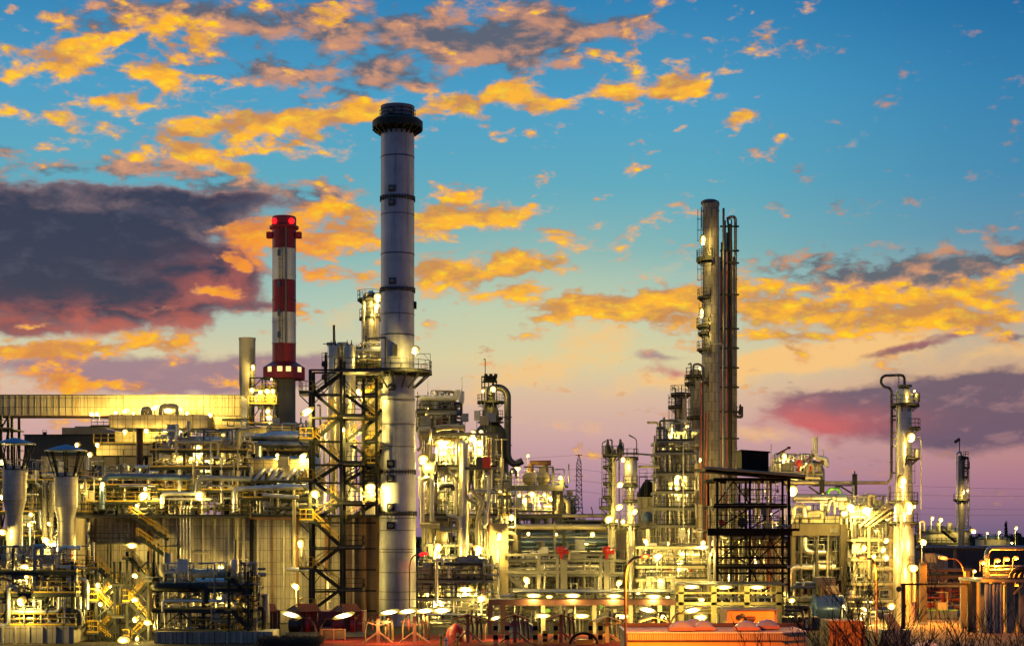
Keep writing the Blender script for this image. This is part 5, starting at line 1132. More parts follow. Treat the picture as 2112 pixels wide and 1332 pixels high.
# ------------------------------------------------------------------ right-hand process towers
def right_towers():
    Y = 212
    # multi-deck column with fat vessel
    tower('slim many-decked dark column at the left of the right-hand tower cluster', 1263, Y, 925, None, 8, M.columnc, head='flat', rings=(960, 990, 1020),
          plats=((938, 100, 440, 13), (962, 100, 260, 12), (996, 100, 260, 12), (1024, 100, 260, 13), (1046, 110, 250, 20), (1080, 100, 300, 12)), ladders=((200, 940, 1120),),
          pipes=(([(1261, 940, -1.2), (1261, 908, -1.2), (1256, 907, -1.2)], 1.6, M.piped), ([(1276, 1100, -1), (1276, 925, -1)], 1.6, M.piped), ([(1254, 1120, -.6), (1254, 950, -.6)], 1, M.galv), ([(1280, 935, -.5), (1320, 936, -.5), (1345, 938, -.5), (1362, 941, -.5)], 2, M.pipeb)))
    t = tower('tall vessel with fat shiny upper part on a slim leg, right of the many-decked column', 1301, Y - 2, 940, None, 8, M.columns,
          prof=((1320, 9), (1080, 9), (1072, 8.5), (1000, 8), (994, 13.5), (952, 13.8), (946, 11), (941, 5), (940, .1)), rings=(1125, 1082, 1030), plats=((944, 190, 400, 8), (1000, 170, 380, 8), (1032, 180, 320, 9), (1082, 180, 330, 14)), ladders=((225, 1000, 1140),), head='x')
    vb = MB()
    for k, px in enumerate((1253, 1267, 1279)): vb.lathe((X(px, Y), Y - .5, Z(938, Y)), [(.3, 0), (.42, .3), (.4, .9), (.2, 1.3), (.12, 1.9)], 10) if k < 1 else None
    MB().lathe((X(1253, Y), Y - .5, Z(938, Y)), [(.3, 0), (.42, .3), (.4, .9), (.2, 1.3), (.12, 1.9)], 10).build('relief_valve', M.piped, t)
    MB().lathe((X(1279, Y), Y - .5, Z(938, Y)), [(.3, 0), (.42, .3), (.4, .9), (.2, 1.3), (.12, 1.9)], 10).build('relief_valve', M.piped, t)
    pipe(t, [(X(1314, Y), Y - 2, Z(963, Y)), (X(1340, Y), Y - 2, Z(963, Y)), (X(1358, Y), Y - 2, Z(965, Y))], .16, M.pipeb)
    # conical roofed vessel
    Y = 226
    t = tower('dumpy vessel with black conical roof between two tower groups', 1336, Y, 985, None, 22, M.columnc, head='x', prof=((1320, 22), (1050, 22), (1024, 22.5)), rings=(1038, 1056))
    MB().lathe((X(1336, Y), Y, 0), [(S(23, Y), Z(1025, Y)), (S(22.5, Y), Z(1018, Y)), (S(9, Y), Z(994, Y)), (S(4, Y), Z(991, Y)), (.01, Z(990, Y))], 28).build('cone_roof', M.black, t)
    MB().lathe((X(1332, Y), Y - 3, Z(1075, Y)), [(S(13, Y), 0), (S(13, Y), S(8, Y)), (S(9, Y), S(17, Y)), (.01, S(20, Y))], 18).build('dome_hood', M.blueg, t)
    r = MB()
    for (a, b, p) in ((1316, 1332, 985), (1328, 1346, 992)): rail(r, [(X(a, Y), Y - 2, Z(p, Y)), (X(b, Y), Y - 2, Z(p, Y))], 1.0, .8); r.bar((X(a, Y), Y - 2, Z(p, Y)), (X(a, Y), Y - 2, Z(1022, Y)), .12); r.bar((X(b, Y), Y - 2, Z(p, Y)), (X(b, Y), Y - 2, Z(1022, Y)), .12)
    r.build('roof_railing', M.dark, t)
    pipe(t, [(X(1348, Y - 4), Y - 4, 0), (X(1348, Y - 4), Y - 4, Z(1014, Y - 4)), (X(1356, Y - 4), Y - 4, Z(1012, Y - 4)), (X(1358, Y - 4), Y - 4, Z(1016, Y - 4))], .12, M.galv)
    # trio of towers
    tower('shortest of the three lagged towers, with dark railed top beside the tallest lagged tower', 1404, 220, 808, None, 12.5, M.columnc, head='flat', rings=(812, 850), plats=((812, 100, 440, 9), (838, 100, 270, 14), (905, 0, 360, 10), (945, 0, 360, 9)), ladders=((200, 812, 900),),
          pipes=(([(1392, 905, -1), (1392, 800, -1), (1384, 800, -1)], 1.3, M.dark), ([(1412, 905, -1.2), (1412, 800, -1.2)], 1.3, M.galv)))
    tower('middle of the three lagged towers with hooped top pipe beside the tallest lagged tower', 1434, 223, 760, None, 12.5, M.columnc, head='dome', rings=(790, 830, 880, 930), plats=((775, 100, 420, 8), (790, 100, 260, 10), (860, 120, 420, 6), (1000, 90, 270, 6)), ladders=((215, 775, 1000),),
          pipes=(([(1428, 775, -1.2), (1428, 752, -1.2), (1440, 751, -1.2), (1448, 757, -1.2), (1448, 1050, -1.2)], 2.2, M.piped), ([(1443, 1100, -1.4), (1443, 790, -1.4)], 1.8, M.piper), ([(1424, 770, -.8), (1424, 748, -.8), (1418, 752, -.8)], 1.5, M.dark), ([(1454, 1120, -1.3), (1454, 850, -1.3)], 2.2, M.piper)))
    t = tower('tallest lagged process tower with side pipes and small left platforms at right of the photo', 1466, 226, 415, None, 17, M.columnc, head='x', prof=((1320, 20), (1010, 19), (720, 18.6), (700, 17.2), (424, 16.8), (421, 18), (415, 18)), rings=(432, 470, 560, 650, 712, 800, 900, 1000),
          plats=((531, 150, 270, 13), (535, 150, 270, 13), (612, 140, 260, 11), (672, 140, 255, 13), (686, 150, 250, 10), (720, 140, 260, 12), (790, 150, 250, 8)), ladders=((205, 535, 612), (215, 625, 670), (215, 690, 718), (205, 430, 531)),
          pipes=(([(1446, 470, -1), (1446, 425, -.6)], 1, M.dark), ([(1460, 711, -2), (1485, 711, -2), (1487, 714, -2), (1487, 1090, -2)], 1.5, M.galv), ([(1490, 1100, -1.2), (1490, 430, -1.2)], 2.4, M.piped)))
    c = MB(); c.lathe((X(1464, 226), 226, 0), [(S(18.5, 226), Z(421, 226)), (S(18.5, 226), Z(416, 226)), (S(12, 226), Z(412.5, 226)), (.01, Z(412, 226))], 28); c.build('top_cap', M.piped, t)
    # pipe bundle climbing behind
    Y = 229
    r = thing('riser_bundle', 'tall bundle of dark and red-brown riser pipes right of the tallest lagged tower', 'riser pipes', (X(1503, Y), Y, 0))
    for (pts, rp, m) in ((((1494, 1180), (1494, 455)), 3.6, M.columnc), (((1501, 1180), (1501, 480)), 3.2, M.piped), (((1507, 1180), (1507, 462)), 3.0, M.piped), (((1489, 1180), (1489, 500)), 2.6, M.piped), (((1485, 1180), (1485, 530)), 2.4, M.pipeg), (((1508, 1180), (1508, 500)), 2.6, M.brown), (((1498, 1180), (1498, 520)), 1.8, M.piper), (((1503, 1180), (1503, 470), (1500, 448)), 2.2, M.piped), (((1504, 453), (1504, 448), (1514, 447), (1517, 452), (1517, 960)), 3.2, M.columnc), (((1512, 1180), (1512, 530)), 4.2, M.columnc), (((1486, 1180), (1486, 560)), 1.3, M.piper),
                         (((1518, 960), (1518, 1100)), 3, M.pipeb), (((1507, 1100), (1507, 455)), 1.3, M.dark)):
        pipe(r, [(X(a, Y), Y + (.0 if rp > 2 else -.9), z_) for a, b in pts for z_ in (Z(b, Y),)], S(rp, Y), m, 'riser_pipe', bend=.9)
    for p in (470, 520, 545, 610, 680, 720, 760, 800, 850, 905): MB().box(X(1483, Y), X(1522, Y), Y - 1.2, Y - .9, Z(p, Y) - .1, Z(p, Y) + .1).build('pipe_clamp', M.dark, r)
    MB().box(X(1516, Y), X(1530, Y), Y - 1, Y + .6, Z(862, Y), Z(860, Y)).build('platform', M.deck, r); rail(MB(), [(X(1518, Y), Y - 1, Z(860, Y)), (X(1530, Y), Y - 1, Z(860, Y)), (X(1530, Y), Y + .6, Z(860, Y))], 1.3, .6, .08).build('railing', M.dark, r)
    MB().lathe((X(1526, Y), Y - .4, Z(856, Y)), [(.2, 0), (.35, .3), (.2, .7), (.1, 1.4)], 8).build('relief_valve', M.piped, r)
    # lattice frame with decks in front of the trio
    rack('tall lit lattice frame with many decks around the lower trio of towers', 1360, 1424, (908, 932, 975, 1012, 1046, 1082), 213, 7, 3.4, 31, nh=26, nv=40, ves=4, steel=M.grey, railm=M.dark, brace=.7, valves=10, col=.22)
    tower('lit column standing inside the tall lattice frame', 1386, 216.5, 918, None, 7.5, M.columns, head='dome', rings=(940, 975, 1010))
    rack('low lit process frame under the lagged towers', 1320, 1462, (1125, 1165, 1192), 207, 6, 4, 32, nh=26, nv=30, ves=6, steel=M.pipeb, railm=M.dark, brace=.3, valves=14, top=False, rmax=.25)
    Y = 205
    r = thing('steel_frame', 'dark steel frame housing a lit pale drum behind the orange street lamp', 'steel frame', (X(1362, Y), Y, 0))
    for px in (1337, 1388):
        for y in (Y, Y + 3): MB().box(X(px, Y) - .25, X(px, Y) + .25, y - .2, y + .2, 0, Z(1189, Y)).build('column', M.grey, r)
    MB().box(X(1332, Y), X(1394, Y), Y - .3, Y + 3.3, Z(1192, Y), Z(1188, Y)).build('roof_beam', M.grey, r)
    vessel_v(r, (X(1366, Y), Y + 1.4, Z(1222, Y)), 1.7, .5, M.white); vessel_v(r, (X(1345, Y), Y + 1.4, Z(1226, Y)), 1.3, .4, M.pipeb)
    MB().box(X(1332, Y), X(1394, Y), Y - .3, Y + 3.3, Z(1226, Y) - .1, Z(1226, Y)).build('deck', M.deck, r)
    rail(MB(), [(X(1332, Y), Y - .3, Z(1226, Y)), (X(1394, Y), Y - .3, Z(1226, Y))], 1, .8).build('railing', M.dark, r)
    tower('plain lagged column continuing down under the orange lamp at the foot of the right-hand towers', 1437, 219, 1040, None, 12, M.columnc, head='flat', rings=(1060, 1130))
right_towers()

# ------------------------------------------------------------------ black structure
def black_structure():
    Y = 198; z = lambda p: Z(p, Y)
    r = rack('large black open steel structure under a sloping roof, crammed with upright pipes', 1479, 1614, (985, 1041, 1092, 1165), Y, 9, 3.8, 41, steel=M.black, railm=M.black, nh=16, nv=10, ves=4, top=False, brace=.8, col=.24, pal=PDARK, valves=8)
    x0, x1 = X(1452, Y), X(1656, Y)
    MB().quadbox([(x0, Y - 1.5, z(973)), (x1, Y - 1.5, z(990)), (x1, Y + 10, z(984)), (x0, Y + 10, z(967)), (x0, Y - 1.5, z(966)), (x1, Y - 1.5, z(983)), (x1, Y + 10, z(977)), (x0, Y + 10, z(960))]).build('sloping_roof', M.black, r)
    MB().tube([(x0 - .2, Y - 1.7, z(965)), (x1, Y - 1.7, z(982))], .16).build('gutter', M.grey, r)
    MB().quadbox([(X(1533, Y), Y + 1, z(970)), (X(1588, Y), Y + 1, z(972)), (X(1595, Y), Y + 6, z(970)), (X(1533, Y), Y + 6, z(968)), (X(1532, Y), Y + 1, z(928)), (X(1588, Y), Y + 1, z(932)), (X(1595, Y), Y + 6, z(932)), (X(1532, Y), Y + 6, z(928))]).build('louvred_box', M.blackbox, r)
    MB().quadbox([(X(1530, Y), Y + .8, z(928)), (X(1591, Y), Y + .8, z(932)), (X(1598, Y), Y + 6.2, z(932)), (X(1530, Y), Y + 6.2, z(928)), (X(1530, Y), Y + .8, z(926)), (X(1591, Y), Y + .8, z(930)), (X(1598, Y), Y + 6.2, z(930)), (X(1530, Y), Y + 6.2, z(926))]).build('box_lid', M.black, r)
    for px in (1627,): MB().box(X(px, Y) - .15, X(px, Y) + .15, Y - .2, Y + .2, 0, z(985)).build('column', M.black, r)
    MB().box(X(1457, Y), X(1645, Y), Y - 1.4, Y + 9, z(1092) - .15, z(1092)).build('balcony', M.black, r)
    rail(MB(), [(X(1457, Y), Y - 1.4, z(1092)), (X(1645, Y), Y - 1.4, z(1092))], 1.6, .5, .05).build('railing', M.black, r)
    MB().box(X(1457, Y), X(1630, Y), Y - 1.3, Y - 1.1, z(1104), z(1093)).build('cable_tray', M.black, r)
    for px in (1462, 1472): MB().tube([(X(px, Y), Y - 1, 0), (X(px, Y), Y - 1, z(1104))], .14).build('drain_pipe', M.galv, r)
    rng = random.Random(77)
    for k in range(46):
        px = 1464 + k * 3.5 + rng.uniform(-1, 1); a = rng.choice((1092, 1045, 1095, 1120)); y = Y + rng.uniform(.8, 5)
        m = rng.choice((M.piper, M.grey, M.pipeg, M.galv, M.pipeb, M.rust, M.pipeb)); pipe(r, [(X(px, Y), y, z(rng.choice((1228, 1215, 1240)))), (X(px, Y), y, z(a))], rng.choice((.07, .1, .14, .2)), m, 'heater_pipe', rng=rng)
    for p in (1128, 1150, 1182, 1205):
        MB().bar((X(1462, Y), Y - .3, z(p)), (X(1626, Y), Y - .3, z(p)), .16, .2).build('beam', M.black, r)
        rail(MB(), [(X(1462, Y), Y - .5, z(p)), (X(1626, Y), Y - .5, z(p))], 1.0, .7, .04).build('railing', M.black, r)
    for (a, p0, b, p1) in ((1466, 1165, 1530, 1108), (1500, 1225, 1560, 1172), (1546, 1165, 1612, 1108), (1480, 1128, 1546, 1165), (1546, 1128, 1600, 1200), (1620, 1190, 1560, 1225)): MB().bar((X(a, Y), Y - .5, z(p0)), (X(b, Y), Y - .5, z(p1)), .13).build('brace', M.black, r)
    o = MB().lathe((X(1531, Y), Y - .3, z(1077)), [(.55, 0), (.6, .1), (.5, .4), (.01, .5)], 16, 'y').build('fan_housing', M.piped, r)
    MB().lathe((X(1488, Y), Y - .3, z(1077)), [(.35, 0), (.35, .3), (.01, .35)], 14, 'y').build('fan_housing', M.red, r)
    MB().tube([(X(1598, Y), Y - 1.4, z(938)), (X(1624, Y), Y - 1.4, z(924))], .1).box(X(1620, Y), X(1626, Y), Y - 1.6, Y - 1.2, z(927), z(922)).build('lamp_boom', M.rust, r)
black_structure()

# ------------------------------------------------------------------ exchangers and concrete table
def exchangers():
    Y = 218; z = lambda p: Z(p, Y)
    r = rack('lit exchanger structure on a concrete table right of the black structure', 1636, 1762, (1080,), Y, 9, 5.5, 51, steel=M.concb, railm=M.dark, nh=24, nv=16, ves=2, col=.5, brace=0, valves=12, rmax=.45, top=True)
    MB().box(X(1630, Y), X(1762, Y), Y - .8, Y - .4, z(1104), z(1081)).build('concrete_fascia', M.concb, r)
    MB().box(X(1708, Y), X(1724, Y), Y - .9, Y - .79, z(1098), z(1090)).build('louvre', M.piped, r)
    MB().box(X(1730, Y), X(1743, Y), Y - 1.3, Y - .9, 0, z(1082)).build('concrete_column', M.concb, r)
    for (px, p, L, rr, m) in ((1684, 1027, 5.5, 9, M.columns), (1735, 1028, 1.6, 10, M.columns)):
        vessel_h(r, (X(px, Y), Y + .6, z(p)), L, S(rr, Y), m, 'x', 'exchanger')
    for (pts, rp, m) in ((((1636, 1065), (1636, 1046), (1646, 1042), (1658, 1046), (1658, 1066)), 5.5, M.columns), (((1665, 1065), (1665, 1058), (1694, 1056), (1694, 1070)), 5, M.pipeb), (((1640, 1034), (1705, 1034)), 2.2, M.alu), (((1706, 1052), (1712, 1032), (1720, 1032), (1720, 1060)), 3.5, M.columns), (((1706, 1018), (1710, 1008), (1728, 1008), (1733, 1018)), 3.5, M.greenl), (((1690, 985), (1650, 985)), 3, M.pipeb)):
        pipe(r, [(X(a, Y), Y - .4, z(b)) for a, b in pts], S(rp, Y), m, 'exchanger_pipe', bend=.9)
    for k in range(3): MB().box(X(1638 + k * 32, Y), X(1666 + k * 32, Y), Y - .1, Y + .5, z(1078), z(1064)).build('skid', M.pipeb, r)
    p = thing('overhead_pipe', 'long overhead pipe on pointed posts running right to the domed column', 'pipe bridge', (X(1740, Y), Y, 0))
    pipe(p, [(X(1625, Y), Y + 2, z(994)), (X(1838, Y), Y + 2, z(994))], S(3.5, Y), M.pipeb, 'pipe')
    for px, tp in ((1700, 982), (1768, 970)):
        MB().box(X(px, Y) - .28, X(px, Y) + .28, Y + 1.4, Y + 1.8, 0, z(tp + 6)).tube([(X(px, Y), Y + 1.6, z(tp + 6)), (X(px, Y), Y + 1.6, z(tp))], .08).build('post', M.dark, p)
    for (a, q, b, s) in ((1700, 1020, 1735, 1000), (1735, 1000, 1768, 1020), (1672, 1002, 1700, 1022)): MB().bar((X(a, Y), Y + 1.5, z(q)), (X(b, Y), Y + 1.5, z(s)), .2).build('brace', M.dark, p)
    MB().bar((X(1690, Y), Y + 1.5, z(1000)), (X(1768, Y), Y + 1.5, z(1000)), .18).bar((X(1700, Y), Y + 1.5, z(1021)), (X(1768, Y), Y + 1.5, z(1021)), .16).bar((X(1735, Y), Y + 1.5, z(1000)), (X(1735, Y), Y + 1.5, z(1021)), .16).build('truss', M.dark, p)
    # top cluster with red valve drives
    Y = 222
    q = rack('small pale pipe cluster with red valve drives on top, behind the black roof', 1600, 1688, (975,), Y, 5, 4, 52, steel=M.pipeb, railm=M.grey, nh=8, nv=14, ves=3, base=1000, valves=4, brace=0)
    for px, pp in ((1648, 955), (1668, 966)):
        o = MB(); o.box(X(px - 5, Y), X(px + 5, Y), Y - .3, Y + .4, Z(pp + 6, Y), Z(pp - 6, Y)); o.lathe((X(px - 2, Y), Y - .3, Z(pp, Y)), [(.4, 0), (.4, -.3), (.01, -.4)], 12, 'y'); o.bar((X(px, Y), Y, Z(pp + 6, Y)), (X(px, Y), Y, Z(980, Y)), .25)
        d = o.build('valve_drive', M.red, q); MB().tube([(X(px + 4, Y), Y - .2, Z(pp, Y)), (X(px + 28, Y), Y - .2, Z(pp - 14, Y))], .1).box(X(px + 24, Y), X(px + 30, Y), Y - .4, Y, Z(pp - 12, Y), Z(pp - 17, Y)).build('spindle', M.rust, d)
    pipe(q, [(X(1662, Y), Y - .6, Z(1000, Y)), (X(1664, Y), Y - .6, Z(960, Y)), (X(1672, Y), Y - .6, Z(955, Y)), (X(1676, Y), Y - .6, Z(962, Y)), (X(1676, Y), Y - .6, Z(1000, Y))], .24, M.pipeb)
    # drum below
    Y = 220; z = lambda p: Z(p, Y)
    d = thing('horizontal_drum', 'big dark horizontal drum under the concrete table', 'vessel', (X(1690, Y), Y, z(1200)))
    vessel_h(d, (X(1690, Y), Y + 1, z(1158)), 5.6, S(22, Y), mat('bronze_drum', (.20, .165, .10), .45, .5, .3, .5, .3), 'x', 'shell')
    MB().lathe((X(1694, Y), Y - .9, z(1158)), [(.3, 0), (.3, -.4), (.36, -.42), (.36, -.5), (.01, -.5)], 14, 'y').build('manway', M.piped, d)
    MB().box(X(1648, Y), X(1760, Y), Y - 1.8, Y + 4, z(1202), z(1196)).build('deck', M.brown, d)
    rail(MB(), [(X(1648, Y), Y - 1.8, z(1196)), (X(1760, Y), Y - 1.8, z(1196))], 1.0, 1.2).build('railing', M.dark, d)
    for px in (1650, 1682, 1730, 1758): MB().box(X(px, Y) - .2, X(px, Y) + .2, Y - 1.6, Y - 1.2, 0, z(1200)).build('column', M.brown, d)
    rack('dark thicket of pipes around the big horizontal drum under the concrete table', 1638, 1760, (1112, 1150), 226, 6, 6, 57, steel=M.dark, railm=M.dark, nh=22, nv=22, ves=0, pal=PDARK, top=False, brace=.2, valves=6)
    w = thing('pump_house', 'dark low wall block behind the slate blue box', 'building', (X(1700, 224), 224, 0))
    MB().box(X(1640, 224), X(1800, 224), 224, 230, 0, Z(1206, 224)).build('wall', M.walldr, w)
    rack('crowded lit pipe structure between the concrete table and the domed column', 1762, 1836, (1062, 1110, 1150, 1200, 1235), 214, 8, 4, 53, steel=M.pipeb, railm=M.grey, nh=40, nv=26, ves=5, brace=.25, valves=14, rmax=.3)
    st = thing('slanted_struts', 'pair of slanted pale struts climbing from lit exchangers to domed column', 'struts', (X(1810, 213), 213, Z(1060, 213)))
    for k in range(3): MB().bar((X(1772 + k * 12, 213), 213, Z(1085, 213)), (X(1838, 213), 213, Z(1032 + k * 12, 213)), .25).build('strut', M.pipeb, st)
    Y = 205
    b = thing('fan_cabinet', 'slate blue ribbed box on steel legs in the lower right', 'cabinet', (X(1704, Y), Y, 0))
    MB().box(X(1683, Y), X(1724, Y), Y, Y + 2.4, Z(1232, Y), Z(1190, Y)).build('casing', M.slate, b)
    MB().box(X(1724, Y) + .01, X(1736, Y), Y + .3, Y + 2.2, Z(1222, Y), Z(1196, Y)).build('side_louvre', M.black, b)
    pipe(b, [(X(1700, Y), Y - .3, Z(1220, Y)), (X(1730, Y), Y - .3, Z(1220, Y))], .12, M.galv)
    for px in (1685, 1722): MB().box(X(px, Y) - .1, X(px, Y) + .1, Y + .1, Y + .3, 0, Z(1232, Y)).build('leg', M.dark, b)
    for (p, a, q, w) in ((1203, 1640, 1683, .2), (1210, 1632, 1683, .22)): pipe(b, [(X(a, Y), Y + .4, Z(p + 8, Y)), (X(a + 4, Y), Y + .4, Z(p, Y)), (X(q, Y), Y + .4, Z(p, Y))], w, M.blueg)
    rack('low dark pipe trestle below the slate blue box', 1620, 1790, (1232, 1245), 199, 4, 6, 54, steel=M.piped, railm=M.dark, nh=18, nv=12, ves=0, pal=PDARK, brace=.1, top=False, valves=5)
    v = thing('cooler_vessel', 'dull blue round-ended drum behind bare bushes at lower right', 'vessel', (X(1722, 196), 196, 0))
    vessel_h(v, (X(1718, 196), 199, 2.0), 3.2, 1.55, mat('blue_drum', (.05, .10, .24), .3, .4, .3, .5, .3), 'x', 'shell')
    f = thing('filter_bank', 'grey ribbed cooler bank with black bent pipes beside the orange hut', 'cooler', (X(1650, 190), 190, 0))
    MB().box(X(1612, 190), X(1690, 190), 190, 193, 0, Z(1272, 190)).build('casing', M.walld, f)
    for k in range(3): pipe(f, [(X(1640 + k * 14, 190), 189.4, .2), (X(1640 + k * 14, 190), 189.4, Z(1266 - k * 8, 190)), (X(1616, 190), 189.4, Z(1266 - k * 8, 190))], .16, M.piped, 'bent_pipe')
    MB().box(X(1661, 190), X(1667, 190), 189.85, 189.98, Z(1294, 190), Z(1277, 190)).build('notice_plate', M.white, f)
exchangers()

# ------------------------------------------------------------------ domed column at right, far column, tanks
def far_right():
    Y = 208
    t = tower('free-standing shiny domed column with looping top pipe at the right', 1864, Y, 796, None, 16, M.columns, head='x',
          prof=((1320, 22), (1185, 22), (1110, 21), (1000, 18.5), (992, 17.5), (812, 17), (802, 15), (797, 9), (795.5, .1)), rings=(812, 838, 860, 875, 905, 930, 965, 985, 1012, 1060, 1110),
          plats=((834, 200, 390, 16), (882, 300, 375, 18), (944, 270, 385, 17), (1034, 160, 390, 14), (1078, 170, 395, 14), (1166, 280, 400, 16)), ladders=((300, 945, 1034), (340, 1034, 1166)),
          pipes=(([(1865, 798, -.1), (1865, 777, -.1), (1860, 772, -.1), (1824, 773, -.1), (1817, 779, -.1), (1817, 790, -.1), (1824, 797, -.1), (1834, 798, -.1), (1839, 806, -.1), (1838, 985, -.1), (1832, 994, -.1)], 2.8, M.piped), ([(1845, 1180, -1.2), (1845, 812, -1.2)], 1.3, M.galv), ([(1880, 1240, -1.4), (1880, 1180, -1.4)], 4, M.columns), ([(1852, 1330, -1.9), (1852, 1060, -1.9)], 3, M.columns), ([(1893, 1110, -1.2), (1893, 1075, -1.2), (1902, 1075, -1.2), (1902, 1095, -1.2)], 1.8, M.pipeb)))
    MB().ringslab((X(1866, Y), Y, 0), .1, S(15, Y), Z(798, Y), Z(794, Y), 20).build('top_plate', M.piped, t)
    for p in (840, 858, 866, 893, 905, 920, 975): MB().bar((X(1838, Y), Y - .3, Z(p, Y)), (X(1850, Y), Y - .3, Z(p, Y)), .2).build('pipe_guide', M.piped, t)
    rail(MB(), [(X(1850, Y), Y - .2, Z(794, Y)), (X(1850, Y), Y - .2, Z(794, Y))], .1)
    mb = MB(); mb.bar((X(1850, Y), Y - 1, Z(794, Y)), (X(1850, Y), Y - 1, Z(776, Y)), .08); mb.bar((X(1850, Y), Y - 1, Z(776, Y)), (X(1860, Y), Y - 1, Z(774, Y)), .08); mb.build('davit', M.dark, t)
    MB().lathe((X(1886, Y), Y - 1.2, Z(830, Y)), [(.35, 0), (.38, .2), (.38, 1.0), (.01, 1.1)], 12).build('exhaust_box', M.piped, t)
    MB().lathe((X(1886, Y), Y - 1.2, Z(944, Y)), [(.35, 0), (.38, .2), (.38, .9), (.01, 1.0)], 12).build('pot', M.galv, t)
    Y = 330
    t = tower('distant slim column with wind sock pole on top at far right', 1983, Y, 938, None, 6.8, M.columnc, head='dome', rings=(960, 990, 1030), plats=((943, 250, 400, 8), (964, 280, 380, 10), (983, 280, 380, 8), (1030, 150, 390, 10)), ladders=((330, 943, 1090),),
          pipes=(([(1973, 1090, 0), (1973, 936, 0), (1977, 931, 0), (1982, 932, 0), (1983, 940, 0)], 1.8, M.alu), ([(1995, 1090, -.6), (1995, 945, -.6)], 2, M.galv)))
    MB().tube([(X(1979, Y), Y, Z(935, Y)), (X(1979, Y), Y, Z(903, Y))], .09).build('sock_pole', M.dark, t)
    MB().tube([(X(1979, Y), Y, Z(905, Y)), (X(1969, Y), Y, Z(912, Y))], .3).build('wind_sock', M.brown, t)
    Y = 345
    t = thing('storage_tank', 'large round-topped storage tank with outside stair, nearer of two at far right', 'tank', (X(1960, Y), Y, 0)); c = (X(1958, Y), Y + 5, 0)
    MB().lathe(c, [(S(53, Y), 0), (S(53, Y), Z(1094, Y)), (S(30, Y), Z(1088, Y)), (.01, Z(1085, Y))], 40).build('shell', M.tank, t)
    for p in (1096, 1120): MB().ringslab(c, S(53, Y), S(57, Y), Z(p, Y) - .15, Z(p, Y), 40).build('walkway', M.deck, t)
    for p in (1096, 1120): ring_rail(MB(), c, S(56.5, Y), Z(p, Y), t=.09).build('railing', M.dark, t)
    ms, mr = MB(), MB(); stair(ms, mr, (X(1956, Y), Y - 5.6, Z(1117, Y)), (X(1928, Y), Y - 5.6, Z(1094, Y)), 1, t=.09); ms.build('stair', M.dark, t); mr.build('handrail', M.dark, t)
    for px in (1938, 1962): MB().lathe((X(px, Y), Y + 1, Z(1088, Y)), [(.5, -.8), (.5, 1.0), (.01, 1.2)], 10).build('roof_vent', M.grey, t)
    Y = 395
    t = thing('storage_tank', 'smaller brownish storage tank behind right-hand pipe bridge at far right', 'tank', (X(2060, Y), Y, 0)); c = (X(2060, Y), Y + 5, 0)
    MB().lathe(c, [(S(35, Y), 0), (S(35, Y), Z(1110, Y)), (S(18, Y), Z(1105, Y)), (.01, Z(1103, Y))], 36).build('shell', M.tank, t)
    ring_rail(MB(), c, S(35.5, Y), Z(1111, Y), t=.1, sp=1.6).build('railing', M.dark, t); MB().ringslab(c, S(35, Y), S(37, Y), Z(1112, Y), Z(1111, Y), 36).build('walkway', M.deck, t)
    l = MB(); cage_ladder(l, X(2093, Y), Y, Z(1170, Y), Z(1103, Y), .7, -.7, .1); l.build('ladder', M.dark, t)
    Y = 262
    t = thing('storage_tank', 'orange-lit vertical tank behind the green container', 'tank', (X(1936, Y), Y, 0)); c = (X(1938, Y), Y + 4, 0)
    MB().lathe(c, [(S(30, Y), 0), (S(30, Y), Z(1150, Y)), (S(14, Y), Z(1143, Y)), (.01, Z(1142, Y))], 30).build('shell', mat('tan_tank', (.5, .36, .20), .7, 0, .2, .3, .3, ('cyl', .12, 40, .006)), t)
    t = thing('dark_warehouse', 'dark warehouse wall behind the right-hand street lamp', 'building', (X(2010, 300), 300, 0))
    MB().box(X(1905, 300), X(2130, 300), 300, 312, 0, Z(1134, 300)).build('wall', M.walld, t)
    Y = 258
    g = thing('green_container', 'long dark green container on the concrete yard', 'container', (X(1950, Y), Y, 0))
    MB().box(X(1914, Y), X(1984, Y), Y, Y + 2.6, .15, 2.35).build('body', M.green, g); MB().box(X(1913, Y), X(1985, Y), Y - .06, Y + 2.66, 2.35, 2.5).build('lid', M.green, g)
    for k in range(9): MB().box(X(1920 + k * 7, Y) - .06, X(1920 + k * 7, Y) + .06, Y - .09, Y - .005, .2, 2.3).build('rib', M.green, g)
    for px in (1918, 1980): MB().box(X(px, Y) - .1, X(px, Y) + .1, Y, Y + 2.6, 0, .15).build('skid', M.piped, g)
    # pipe bridge in the right foreground
    Y = 184; z = lambda p: Z(p, Y)
    r = thing('pipe_bridge', 'near pipe bridge with thick bent pipes at the right edge, on pale columns', 'pipe bridge', (X(2075, Y), Y, 0))
    MB().box(X(2022, Y), X(2140, Y), Y - .4, Y + 9, z(1200), z(1194)).build('deck_beam', M.grey, r)
    pipe(r, [(X(2042, Y), Y + .6, z(1190)), (X(2038, Y), Y + .6, z(1180)), (X(2038, Y), Y + .6, z(1138)), (X(2046, Y), Y + .6, z(1129)), (X(2140, Y), Y + .6, z(1129))], S(5, Y), M.pipeg, 'expansion_pipe', bend=.9)
    for k in range(4): pipe(r, [(X(2085 + k * 12, Y), Y + .3 + k * .3, z(1192)), (X(2090 + k * 12, Y), Y + .3 + k * .3, z(1178)), (X(2105 + k * 12, Y), Y + .3 + k * .3, z(1170)), (X(2150, Y), Y + .3 + k * .3, z(1170))], S(4.5, Y), M.piped, 'bent_pipe', bend=.8)
    for (p, w, m) in ((1176, 3, M.pipeg), (1182, 2.2, M.piped), (1187, 3, M.pipeg), (1168, 2, M.galv)): pipe(r, [(X(2040, Y), Y + 2.2, z(p)), (X(2140, Y), Y + 2.2, z(p))], S(w, Y), m, 'line_pipe')
